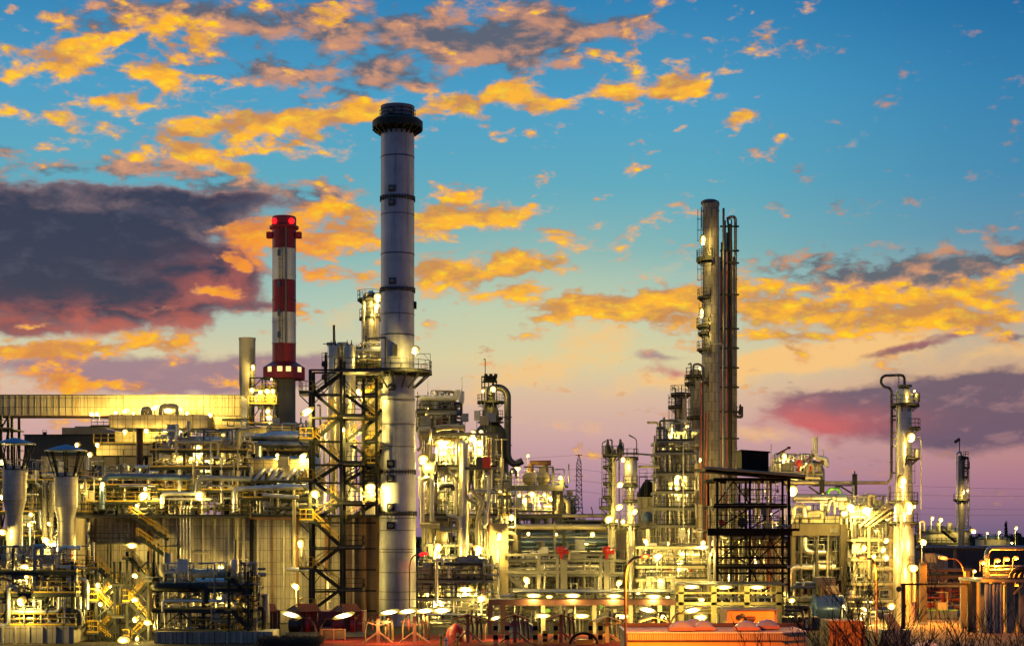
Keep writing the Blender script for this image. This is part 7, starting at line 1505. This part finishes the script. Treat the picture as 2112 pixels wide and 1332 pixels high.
# ------------------------------------------------------------------ lamps
LC = {'y': (1.0, .70, .15), 'w': (1.0, .80, .42), 'o': (1.0, .27, .012), 'r': (1.0, .05, .03)}
PW = 0.76
def lamp(px, py, Y, L, Wd, ang, power, label, col='y', mount='arm', arg=None):
    if mount in ('arm', 'back', 'hang'):      # lamps of a rack hang just inside its front frame
        for (x0, x1, za, zb, y0) in RACKS:
            if x0 - .5 < X(px, Y) < x1 + .5 and zb < Z(py, Y) < za + 1 and y0 - 3 < Y < y0 + .6: Y = y0 + 1.0; break
    x, y, z = W(px, py, Y); s = Y / FOC; L *= s; Wd *= s; a = R(ang)
    u = Vector((math.cos(a), 0, math.sin(a))); w = Vector((-math.sin(a), 0, math.cos(a))); v = Vector((0, 1, 0)); c = Vector((x, y, z))
    street = mount in ('street', 'tube')
    root = thing('street_lamp' if mount == 'street' else ('tube_lamp' if mount == 'tube' else 'flood_lamp'), label, 'lamp', c, {'street': 'near street lamps', 'tube': 'tube lamps under the gantry canopies'}.get(mount, 'floodlights on the plant'))
    n, m = 12, 8; mb = MB(); d = Wd * .5
    for j in range(m + 1):
        t = -1 + 2 * j / m; rr = math.sqrt(max(0, 1 - abs(t) ** (5 if street else 2.4))); rr = max(rr, .02)
        for k in range(n):
            q = 2 * PI * k / n; mb.v.append(tuple(c + u * (t * L / 2) + w * (math.cos(q) * rr * Wd / 2) + v * (math.sin(q) * rr * d)))
    for j in range(m):
        for k in range(n): p = j * n + k; p2 = j * n + (k + 1) % n; mb.f.append((p, p2, p2 + n, p + n))
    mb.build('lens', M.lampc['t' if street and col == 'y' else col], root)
    o = c + v * (d + .10) + w * (Wd * .15); hs = MB(); ns = 16    # reflector dish behind the lens
    for (q, e) in ((.45, .16), (1.0, .0), (.92, -.06), (.40, .08)):
        for k in range(ns): t = 2 * PI * k / ns; hs.v.append(tuple(o + u * (math.cos(t) * L * .52 * q) + w * (math.sin(t) * Wd * .54 * q) + v * e))
    for j in range(3):
        for k in range(ns): p = j * ns + k; p2 = j * ns + (k + 1) % ns; hs.f.append((p, p2, p2 + ns, p + ns))
    hs.f.append(tuple(range(ns))); hs.f.append(tuple(3 * ns + k for k in reversed(range(ns)))); hs.build('reflector', M.gold, root)
    b = o + v * .12; mb = MB()
    if mount in ('arm', 'up'): mb.tube([b, b + v * .9, b + v * .9 + Vector((0, 0, -1.0))], .045); nm = 'bracket'
    elif mount == 'back': mb.tube([b, b + v * (arg or 1.4)], .06); nm = 'bracket'
    elif mount == 'pole':
        mb.tube([b, b + v * .25, Vector((b.x, b.y + .25, Z(arg, Y)))], .055, bend=.12); nm = 'pole'
    elif mount == 'hang': mb.tube([c + w * Wd * .3, c + Vector((0, 0, S(arg or 8, Y)))], .04); nm = 'hanger'
    elif mount == 'tube': mb.tube([c + v * d, c + v * (d + .3) + Vector((0, 0, .25)), c + v * (d + .3) + Vector((0, 0, S(arg or 7, Y)))], .05); nm = 'hanger'
    elif mount == 'street':           # curved neck to a pole; arg = (pole px, base z)
        ppx, bz = arg; X1 = X(ppx, Y); e = c + u * (L * .5 * (1 if X1 > x else -1)); k = abs(X1 - e.x)
        pts = [e, Vector((e.x + (X1 - e.x) * .45, y, e.z + .02 * k)), Vector((e.x + (X1 - e.x) * .85, y, e.z - .35 * k - .1)), Vector((X1, y, e.z - max(1.2, k * 1.1))), Vector((X1, y, bz))]
        mb.tube(pts, .075, n=8, bend=.8); nm = 'pole'
    if mb.v: mb.build(nm, M.rust if mount == 'street' else M.grey, root)
    if power:
        ld = bpy.data.lights.new('lamp_light', 'SPOT' if mount == 'street' else 'POINT'); ld.energy = power * PW
        if mount == 'street': ld.spot_size = R(164); ld.spot_blend = .2      # cut-off street heads
        ld.color = LC[col]; ld.shadow_soft_size = .15
        lo = bpy.data.objects.new('lamp_light', ld); COL.objects.link(lo); lo.parent = root; lo.location = (0, .3, Wd * .5 + .6) if mount == 'up' else (0, -.12, -Wd * .5 - .22)
    return root
A = 'arm'
D = [
 # duct / gallery, upper left
 (189,853,249,9,7,10,1600,'round lamp at left end below the long duct, first of a close pair',A), (201,853,249,9,7,0,1600,'round lamp below the long duct, right one of the close pair',A),
 (239,852,247,10,6,-10,1820,'lamp on the vent-hood duct roof, just right of the close pair','up'), (259,849,247,13,8,25,2340,'tilted oblong lamp on the vent-hood duct roof left of the hoods','up'),
 (276,853,247,8,6,0,1300,'small lamp directly left of the small vent hood','up'), (320,842,247,15,9,25,2860,'tilted lamp between the two curved vent hoods','up'), (348,847,247,26,12,5,6760,'widest glaring lamp under the large vent hood','up'),
 (386,853,247,10,7,-20,2340,'lamp on the vent-hood duct roof right of the hoods','up'), (433,857,247,13,8,-25,2340,'tilted lamp at the right end of the vent-hood duct','up'),
 (258,890,243,10,8,0,900,'lamp at the left of the yellow railed gallery','back'), (302,888,243,10,8,0,900,'lamp over the gallery just right of the brown vent stack','back'), (340,887,243,10,7,0,900,'lamp over the gallery middle, left of a close pair','back'), (354,888,243,10,8,0,900,'lamp over the gallery middle, right of a close pair','back'), (373,892,243,13,9,-30,1100,'tilted lamp over the gallery beside its yellow stair','back'),
 (159,917,240,9,8,-30,500,'lamp on the dark boiler house front above the right blue cap','back'), (201,917,238,9,8,0,600,'lamp at the left end of the gallery deck edge','back'), (185,937,238,9,7,-30,600,'lamp left of the lower clad duct, beside the right blue cap','back'),
 (175,995,206,7,7,0,500,'small lamp on a thin mast right of the right clad vent','pole',1060), (164,1003,206,11,11,-35,700,'round lamp touching the right edge of the right clad vent',A), (212,998,206,10,8,-20,700,'lamp above the dark left pipe rack, near the header pipe bend',A),
 (297,1021,205,27,11,33,2600,'large tilted glaring lamp in the dark left pipe rack',A), (300,1007,206,7,7,0,200,'tiny lamp just above the large tilted lamp of the left rack',A), (283,1042,204.5,10,6,35,500,'small tilted lamp at the top of the wall stair','pole',1062), (412,1021,205,18,15,-35,2800,'large glaring lamp in front of the crowded pipe deck','pole',1062),
 (409,924,208,20,14,-15,4600,'large glaring lamp among white risers on the crowded pipe deck',A), (345,930,208,16,8,10,1200,'wide lamp at the left end of the crowded pipe deck',A), (378,945,208,14,6,0,1200,'low wide lamp in the middle of the crowded pipe deck',A), (425,948,208,22,8,0,2200,'wide low lamp under the crowded deck top, right of middle',A), (455,948,208,9,8,0,1200,'lamp at the right end of the crowded pipe deck',A), (424,970,208.3,24,5,0,900,'strip lamp under the crowded deck floor','hang',4),
 (4,952,200,11,10,0,900,'lamp at the left photo edge beside the left blue-capped vent',A), (3,1024,198,9,8,0,900,'lamp at the left photo edge halfway down the left vent',A),
 (64,1060,198,8,7,0,700,'lamp just right of the left vent cone',A), (61,1081,197,9,7,0,800,'lamp below the left vent cone beside its lower pipe',A), (101,1079,198,8,6,-30,800,'small lamp left of the right vent outlet',A), (5,1096,188,16,9,0,1600,'lamp at the left photo edge beside the left vent foot',A), (95,1114,197.4,22,8,-32,2400,'long tilted lamp above the slanted burner house roof',A), (117,1124,197.5,22,18,0,7500,'hugest glare of light on the burner house wall','back'),
 (272,1124,202.5,24,8,0,1500,'wide lamp under the lower wall stair','hang',8), (52,1167,167,22,7,0,1200,'wide lamp row on the bottom left rack top',A), (50,1188,167,22,5,0,700,'strip lamp under the bottom left rack deck',A), (43,1239,166.5,15,14,-30,2400,'large lamp in the bottom left rack above its yellow railing','pole',1290),
 (202,1205,169.6,8,8,0,900,'lamp beside the bright cylinder of the bottom stair tower','back'), (229,1210,172,14,7,0,1000,'triple-wide lamp right of that cylinder in the bottom stair tower','back'), (278,1186,169,12,7,-20,1000,'lamp at the top of the short dark stair, bottom left','back'), (278,1236,169,14,7,0,1000,'lamp halfway down the short dark stair, bottom left','back'), (207,1245,169,8,7,0,800,'lamp under the second landing of the bottom stair tower','back'), (278,1277,169,9,9,0,1000,'round lamp low beside the second bright cylinder','back'), (304,1283,169.5,14,7,0,900,'low wide lamp right of the second bright cylinder','back'), (255,1320,167,24,12,0,3200,'lowest glaring lamp at the bottom edge below the bottom stair tower','pole',1345), (283,1317,167.5,8,8,0,500,'small low lamp at the bottom edge, right of the lowest glaring lamp','pole',1345),
 # stacks and stair tower
 (522,757,269,8,9,0,900,'lamp low on the side of the short beige stack','back'), (520,804,267,9,8,0,1300,'leftmost of four lamps in the lit access frame','back'), (537,808,267,8,7,0,900,'second of four lamps in the lit access frame','back'), (551,806,267,11,8,0,1200,'third of four lamps in the lit access frame','back'), (563,806,267,8,7,0,900,'rightmost of four lamps in the lit access frame','back'), (553,849,266,10,11,0,900,'lamp under the lit access frame, upper of two','back'), (555,860,266,14,8,0,900,'lamp under the lit access frame, lower of two','back'), (557,874,266,5,4,0,200,'tiny lamp at the very foot of the lit access frame','back'), (560,782,267,4,4,0,200,'tiny lamp under the red cabin','back'),
 (755,713,209,11,6,55,900,'steeply tilted orange-white lamp on the top deck of the stair tower',A), (740,807,198.5,12,11,0,3200,'star-bright lamp between stair tower and parallel stair flights','back'), (634,848,192.5,30,9,30,2000,'long double tilted lamp at the left of the stair tower','back'), (708,885,195.5,8,7,0,2200,'lamp on the stair tower column below the third landing',A), (738,891,199,16,7,0,900,'row lamp behind the stair tower right side','back'), (474,897,221,40,10,5,2600,'very long glaring lamp left of the transfer duct',A), (554,884,248,6,6,0,400,'small lamp on the plant shed roof edge',A), (572,938,209.5,7,6,0,400,'small lamp on top of the domed drum',A), (625,940,208,20,7,33,1100,'long tilted lamp at the right end of the domed drum',A),
 (650,1018,193,19,13,-20,2600,'glaring lamp inside the stair tower at pipe rack level','back'), (640,1013,206,18,5,0,900,'strip lamp beside the glaring stair tower lamp','back'), (765,1005,197.5,26,18,0,4200,'big glaring lamp between stair tower and tallest stack','back'), (620,1120,202.5,13,14,0,1700,'round lamp on a pole in front of the panel wall left of the stair tower','pole',1166), (456,1170,202,13,14,0,1700,'round lamp on a pole in front of the middle of the panel wall','pole',1215), (609,1208,199,20,8,-28,2600,'tilted street-type lamp lighting the panel wall beside the steam pipe','pole',1260), (478,1237,167.5,20,14,0,2800,'glaring lamp inside the low fat-piped rack, bottom','back'), (455,1232,167.5,20,5,0,600,'strip lamp left of the glaring lamp in the low fat-piped rack','back'), (490,1246,167.5,12,8,0,500,'lower small lamp in the low fat-piped rack','back'),
 (779,613,211,15,14,0,2400,'star-bright lamp at the top of the slim column beside the tallest stack','back'), (797,712,203.5,10,16,10,1800,'lamp on the work platform left of the tallest stack shaft','back'), (856,722,195.5,14,13,-30,1900,'star-bright lamp on the work platform at the tallest stack right side',A), (776,636,211,9,14,0,900,'upright lamp half way down the slim column','back'),
 # centre
 (1017,802,258,12,9,-20,900,'lamp inside the fractionator gooseneck','back'), (996,806,258,6,6,0,400,'small lamp at the left of the fractionator head','back'), (884,845,212.5,8,8,0,700,'lamp in the small upper pipe frame','back'), (734,892,199,8,6,0,300,'small lamp behind the right columns of the stair tower','back'), (976,893,206.5,11,10,-40,1100,'left lamp of two at the fractionator foot',A), (992,891,206.5,9,8,-30,800,'right lamp of two at the fractionator foot',A), (970,905,206,14,7,0,1200,'lamp below the roof edge of the dazzling process structure',A), (990,913,206.5,14,8,0,1000,'lamp in the open bay right of the dazzling process structure','back'), (990,932,206.5,20,9,-28,1400,'tilted lamp in the open bay, lower of two','back'),
 (915,914,206,38,16,5,7500,'largest glare in the dazzling process structure under its yellow canopy',A), (873,947,205,20,16,0,3000,'star-bright lamp touching the right side of the tallest stack',A), (919,988,205.5,26,11,28,2400,'tilted oblong lamp below the main deck of the dazzling structure',A), (892,1001,206,10,10,0,1000,'round lamp left of the tilted lamp under the main deck',A), (890,1010,206,12,5,0,700,'strip lamp under that round lamp',A), (965,1030,205.5,14,8,-50,1200,'steep lamp beside the tall standpipe',A), (1066,966,236,16,6,0,1000,'lamp under the pipe elbow at the drum platform top','back'), (1089,939,238,7,6,20,300,'small lamp on a mast above the drum platform','pole',1003), (1156,984,237,9,7,-20,500,'lamp on a mast at the right end of the drum platform','pole',1003), (1098,1018,236.5,15,8,-25,1000,'tilted lamp under the drum platform, middle','back'), (1071,1021,236.5,7,6,0,600,'small lamp under the drum platform, left','back'), (1123,1020,236.5,8,8,0,600,'star lamp under the drum platform, right of its column','back'), (1137,1027,236.5,16,8,-30,1000,'tilted lamp under the drum platform, rightmost','back'), (1055,1066,213,13,10,-20,1200,'star-bright lamp left of the drum platform column',A), (1041,1021,213,7,6,0,500,'small lamp on the slim lit pipe frame, middle deck','back'), (1028,1004,213,8,14,0,1200,'tall lamp on the slim lit pipe frame, top deck','back'),
 (904,1127,205,17,11,-38,2200,'tilted lamp on a pole in front of the cream furnace boxes','pole',1166), (987,1131,205,22,12,-25,2800,'glaring lamp in front of the cream furnace boxes, right of middle',A), (1030,1104,205.5,12,13,0,2200,'lamp at the right end of the cream furnace boxes','pole',1166), (922,1101,206,5,5,0,300,'tiny lamp between cream furnace boxes','back'), (873,1142,197.5,16,7,12,160,'red-orange head lamp on a curved pole in front of the tallest stack','street',(845,0),'r'), (1090,1100,219,7,6,15,500,'small lamp on the blue-grey pipes of the pipe bridge, left one','back'), (1147,1101,219,6,5,0,400,'small lamp on the blue-grey pipes beside the concrete post','back'), (1222,1101,219,10,8,0,900,'star lamp on the pipe bridge middle','back'), (1208,1121,221,14,3,-5,300,'thin strip lamp on the dark pipe bend','back'),
 (906,1233,201,24,12,5,3400,'glaring lamp low at the foot of the dazzling structure','back'), (961,1216,201,34,18,0,7500,'widest glare of the low valve manifold','back'), (884,1222,201,14,5,0,700,'strip lamp at the foot of the tallest stack','back'), (993,1233,200,22,9,25,2400,'tilted lamp at the right end of the low valve manifold','back'), (1086,1195,206,16,9,-35,1400,'tilted lamp on a mast in the bright pipe trestle','pole',1225), (1022,1274,172,22,6,22,1200,'tilted street lamp head beside the brown gantry leg','street',(1000,0)),
 # near street lamps
 (600,1267,170,42,9,-18,700,'leftmost near street lamp, tilted down to the right','street',(655,0)), (709,1269,170,44,9,16,700,'near street lamp below the right red shelter roof','street',(659,0)), (803,1262,167,40,9,13,2400,'first street lamp in the row of four left of the tripods','street',(753,0)), (841,1260,168,38,9,12,550,'second street lamp in the row of four','street',(795,0)), (877,1259,169,38,9,11,550,'third street lamp in the row of four','street',(831,0)), (912,1258,170,38,10,10,550,'fourth street lamp in the row of four','street',(867,0)),
 (1335,1257,166,38,9,-16,2200,'street lamp tilted down to the right above the hall parapet','street',(1382,0)), (1428,1258,150,38,9,17,2200,'street lamp with dark curved neck above the skylight domes','street',(1382,0)), (1497,1272,165,14,8,0,900,'small round lamp left of the orange hut','pole',1305),
 (1331,1147,110,18,9,12,30000,'orange street lamp on a tall bright orange pole left of the right-hand towers','street',(1290,0),'o'), (1778,1150,140,18,8,-12,38000,'orange street lamp on a dark pole before the domed column','street',(1808,0),'o'), (1945,1150,200,20,8,-10,36000,'orange street lamp over the orange yard','street',(1990,0),'o'),
 # gantry tubes
 (1100,1227,183,30,8,0,900,'first tube lamp from the left under the brown gantry canopy','tube'), (1181,1227,183,30,8,0,900,'second tube lamp under the brown gantry canopy','tube'), (1266,1228,183,30,8,0,900,'third tube lamp under the brown gantry canopy','tube'), (1348,1229,183,30,8,0,900,'fourth tube lamp under the brown gantry canopy','tube'),
 (1119,1269,181,30,8,0,900,'first tube lamp of the lower row below the brown gantry beam','tube'), (1200,1269,181,30,8,0,900,'second tube lamp of the lower row below the brown gantry beam','tube'), (1283,1270,181,30,8,0,900,'third tube lamp of the lower row, beside the tall orange pole','tube'), (1367,1271,181,22,9,0,900,'fourth tube lamp of the lower row, left of the skylight domes','tube'), (1445,1272,181,26,10,0,900,'lower tube lamp above the rear skylight dome','tube'),
 (1426,1209,182,32,8,0,900,'left tube lamp under the olive gantry canopy','tube'), (1494,1210,182,32,8,0,900,'middle tube lamp under the olive gantry canopy','tube'), (1561,1210,182,32,8,0,900,'right tube lamp under the olive gantry canopy','tube'), (1447,1236,183,12,7,0,600,'small lamp between the olive gantry beams','back'), (1133,1230,183.5,14,6,0,500,'small lamp beside the second tube lamp of the brown gantry','back'), (1377,1231,183.5,9,5,0,400,'small pinkish lamp at the right end of the brown gantry','back'),
 # right towers
 (1285,947,208.5,9,8,0,900,'star lamp left of the fat shiny vessel','back'), (1279,999,207.5,15,8,28,1200,'tilted lamp under the fat shiny vessel','back'), (1277,1045,208,16,9,25,1200,'tilted lamp on the slim vessel leg, upper','back'), (1256,1070,208,18,10,28,1600,'large tilted lamp at the left foot of the many-decked column','back'), (1309,1054,207,12,8,22,900,'lamp between slim vessel leg and coned vessel','back'), (1285,1075,207.5,8,7,10,700,'small lamp beside the slim vessel leg, low','back'), (1272,1074,208,4,4,0,200,'tiny lamp left of that small low lamp','back'),
 (1386,887,212,11,10,0,1200,'star lamp at the left top of the tall lattice frame',A), (1417,880,215,8,8,0,800,'star lamp at the right top of the lattice frame, upper',A), (1421,892,213,9,9,0,1200,'star lamp at the right top of the lattice frame, lower',A), (1382,901,211.5,8,10,0,1200,'lamp just inside the lattice frame top','back'), (1443,948,219,8,7,0,700,'star lamp on the middle lagged tower','back'), (1397,981,211.5,14,14,0,4200,'large bright lamp in the middle of the lattice frame','back'), (1397,1010,211.5,12,9,0,1500,'lamp under the large one in the lattice frame','back'), (1450,495,221,10,16,0,2600,'brightest lamp high on the tallest lagged tower','back',3), (1447,645,222,7,16,0,1500,'narrow lamp half way up the tallest lagged tower','back',3), (1443,759,218,5,5,0,300,'tiny lamp by the hooped pipe of the middle lagged tower','back'),
 (1332,1116,204,18,6,-45,1300,'steep strip lamp left of the low lit process frame','pole',1148), (1375,1121,205,14,8,20,1500,'lamp in the low lit process frame, upper left','back'), (1357,1147,203,26,9,35,2200,'long tilted lamp in the low lit process frame','pole',1192), (1401,1161,205,14,12,0,2200,'star lamp in the low lit process frame middle','back'), (1277,1201,205,13,8,35,1200,'tilted lamp by the lower leg of the fat vessel','pole',1226), (1318,1218,203,14,8,35,1200,'tilted lamp left of the pump frame','pole',1245), (1362,1196,204,14,6,0,1500,'lamp above the pale drum in the pump frame','hang',6), (1450,1119,206,9,10,-40,1600,'lamp at the right end of the low lit process frame','pole',1165), (1420,1090,211.5,8,8,0,900,'lamp low in the lattice frame','back'), (1410,1130,205.5,10,9,0,1200,'lamp below the lattice frame in the process frame','back'),
 # black structure / exchangers
 (1570,1150,202.5,6,5,0,1600,'added small lamp among upright pipes inside the black structure, middle right','back'), (1500,1185,202.5,6,5,0,1600,'added small lamp among upright pipes inside the black structure, low left','back'), (1590,1060,202.5,6,5,0,1200,'added small lamp under the second deck inside the black structure, right','back'),  # lamps added inside to brighten the dark upright pipes
 (1617,942,221,10,14,-10,1400,'upright oval lamp behind the black louvred box',A), (1634,1011,205,20,18,0,2600,'big glaring lamp right of the black structure upper bay','back'), (1662,955,220,6,5,0,400,'small pink lamp between two red valve drives','back'), (1697,1020,217,6,6,0,400,'small star lamp beside the left pointed post','back'), (1754,1046,211,28,11,-38,3600,'long glaring tilted lamp left of the crossing glare','back'), (1787,1052,211,28,12,-25,3200,'middle tilted lamp of the crossing glare','back'), (1801,1046,211.5,24,8,38,2400,'oppositely tilted lamp of the crossing glare','back'), (1818,1061,211.5,14,8,-30,1600,'lower right lamp of the crossing glare','back'), (1740,1058,213,12,8,0,1400,'lamp behind the crossing glare, over the exchangers','back'),
 (1782,1129,210,9,11,30,1300,'lamp just above the orange street lamp before the domed column','back'), (1828,1114,206,11,8,35,1100,'tilted lamp left of the domed column, upper','back'), (1821,1133,206,10,8,35,1000,'tilted lamp left of the domed column, second','back'), (1802,1147,207,8,8,-35,800,'small lamp left of the domed column, third','back'), (1828,1150,206,11,8,30,1100,'tilted lamp left of the domed column, fourth and lowest','back'), (1790,1240,200,26,12,0,3000,'wide glare low behind the bushes left of the domed column','back'), (1838,1249,196,16,10,0,2200,'lamp low on the gate beam left post','back'), (1633,1237,196,14,7,0,1200,'pair lamp on the dark pipe trestle left of the blue drum','back'), (1613,1222,196,9,6,20,900,'small lamp right of the olive gantry','back'), (1739,1249,194,6,6,0,600,'small lamp on a thin pole above the red-brown shed','pole',1290), (1735,1258,198,16,9,10,1500,'striped lamp behind the blue drum right end','back'), (1780,1262,200,16,14,0,2200,'glare behind the bushes above the red-brown shed','back'), (1520,1112,202,5,4,0,1800,'tiny lamp inside the black structure, upper','back'), (1476,1132,196,5,5,0,700,'tiny pinkish lamp on the black structure left side','back'), (1466,1142,196,5,5,0,700,'tiny pinkish lamp low on the black structure left side','back'),
 # domed column and far right
 (1879,901,204,16,15,0,2400,'star-bright lamp on the domed column above its middle platform','back'), (1861,993,203.5,15,20,0,2800,'bright upright lamp on the domed column below its middle platform','back'), (1874,1047,203.5,16,20,0,3000,'bright upright lamp on the domed column below its lower platform','back'), (1886,1044,204,5,5,0,300,'tiny lamp right of the bright upright lamps','back'), (1886,806,206,5,4,45,400,'small lamp under the domed column head','back'), (1904,1117,205,15,9,-18,1200,'star lamp on a post right of the domed column','pole',1165), (1883,1171,204,20,12,-5,1100,'glaring lamp at the domed column foot right side','back'), (1987,1014,327,5,10,0,1500,'lamp on the distant slim column','back'), (1996,1011,326,6,5,0,800,'small lamp right of the distant slim column','back'),
 (1923,1068,343,9,8,15,1500,'lamp on a mast over the nearer tank, left','pole',1094), (1941,1071,343,10,9,20,1500,'lamp on a mast over the nearer tank, right','pole',1094), (1985,1074,341,9,8,20,1500,'lamp at the foot of the distant slim column','pole',1094), (2008,1095,341,14,10,-10,2600,'star lamp at the right rim of the nearer tank','back',3), (2036,1099,390,6,6,0,700,'small pinkish lamp left on the smaller tank','pole',1112), (2061,1097,390,8,7,-15,1200,'lamp on top of the smaller tank','pole',1111), (2096,1088,388,9,8,-25,1500,'lamp on a mast right of the smaller tank','pole',1125), (2087,1119,388,6,5,0,1500,'small lamp on the smaller tank shell','back',3),
 (2028,1159,183,13,7,-15,3600,'red-orange lamp at the left end of the near pipe bridge',A,None,'o'), (2058,1155,186,11,6,10,3600,'red-orange lamp on the near pipe bridge, second',A,None,'o'), (2077,1152,187,11,6,5,3600,'red-orange lamp on the near pipe bridge, third',A,None,'o'), (2096,1150,188,9,6,5,3600,'red-orange lamp on the near pipe bridge, fourth',A,None,'o'), (2010,1177,190,7,5,-20,300,'small pale lamp left of the near pipe bridge','pole',1215),
]
for d_ in D:
    px, py, Y, L, Wd, ang, pw, lab, mt = d_[:9]; arg = d_[9] if len(d_) > 9 else None; col = d_[10] if len(d_) > 10 else 'y'
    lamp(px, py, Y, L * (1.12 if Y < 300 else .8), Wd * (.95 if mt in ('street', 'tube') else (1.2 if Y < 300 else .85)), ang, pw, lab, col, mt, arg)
# dark-headed masts against the sky and a few lamps hidden under the pipe bridge at the right
def mast(px, base, top, hx, hy, Y, label):
    o = thing('lamp_mast', label, 'lamp', (X(px, Y), Y, Z(base, Y))); MB().tube([(X(px, Y), Y, Z(base, Y)), (X(px, Y), Y, Z(top, Y)), (X(hx, Y), Y, Z(hy, Y))], .07, bend=.4).build('pole', M.grey, o)
    a, b = Vector((X(hx, Y), Y, Z(hy, Y))), Vector((X(px, Y), Y, Z(top, Y))); e = a + (b - a) * .55; MB().bar(a, e, .22, .16).build('head', M.grey, o)
mast(1313, 938, 905, 1297, 897, 211, 'unlit curved lamp mast over the fat shiny vessel'); mast(1242, 938, 913, 1250, 909, 211, 'unlit small lamp mast at the left of the many-decked column'); mast(1286, 938, 914, 1278, 910, 211, 'unlit small lamp mast right of the many-decked column top')
mast(1182, 1062, 1027, 1189, 1024, 248, 'unlit lamp mast left of the distant pylon'); mast(1222, 1062, 1053, 1219, 1045, 260, 'unlit lamp mast right of the distant pylon'); mast(1900, 1050, 905, 1892, 900, 207, 'thin unlit lamp mast on the domed column platform')
for k in range(3):
    Y = 190 + k * 3.4; px = 2078 + k * 16
    o = thing('flood_lamp', ('orange floor lamp between pale columns under the near pipe bridge, front', 'orange floor lamp under the near pipe bridge, middle', 'orange floor lamp under the near pipe bridge, rear')[k], 'lamp', (X(px, Y), Y, Z(1206, Y))); x, z = X(px, Y), Z(1206, Y)
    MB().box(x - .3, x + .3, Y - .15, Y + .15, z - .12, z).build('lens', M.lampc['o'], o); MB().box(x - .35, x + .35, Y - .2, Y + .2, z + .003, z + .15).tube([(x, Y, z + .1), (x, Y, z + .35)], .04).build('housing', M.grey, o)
    ld = bpy.data.lights.new('lamp_light', 'POINT'); ld.energy = 3500; ld.color = LC['o']; ld.shadow_soft_size = .15; lo = bpy.data.objects.new('lamp_light', ld); COL.objects.link(lo); lo.parent = o; lo.location = (0, -.2, -.6)
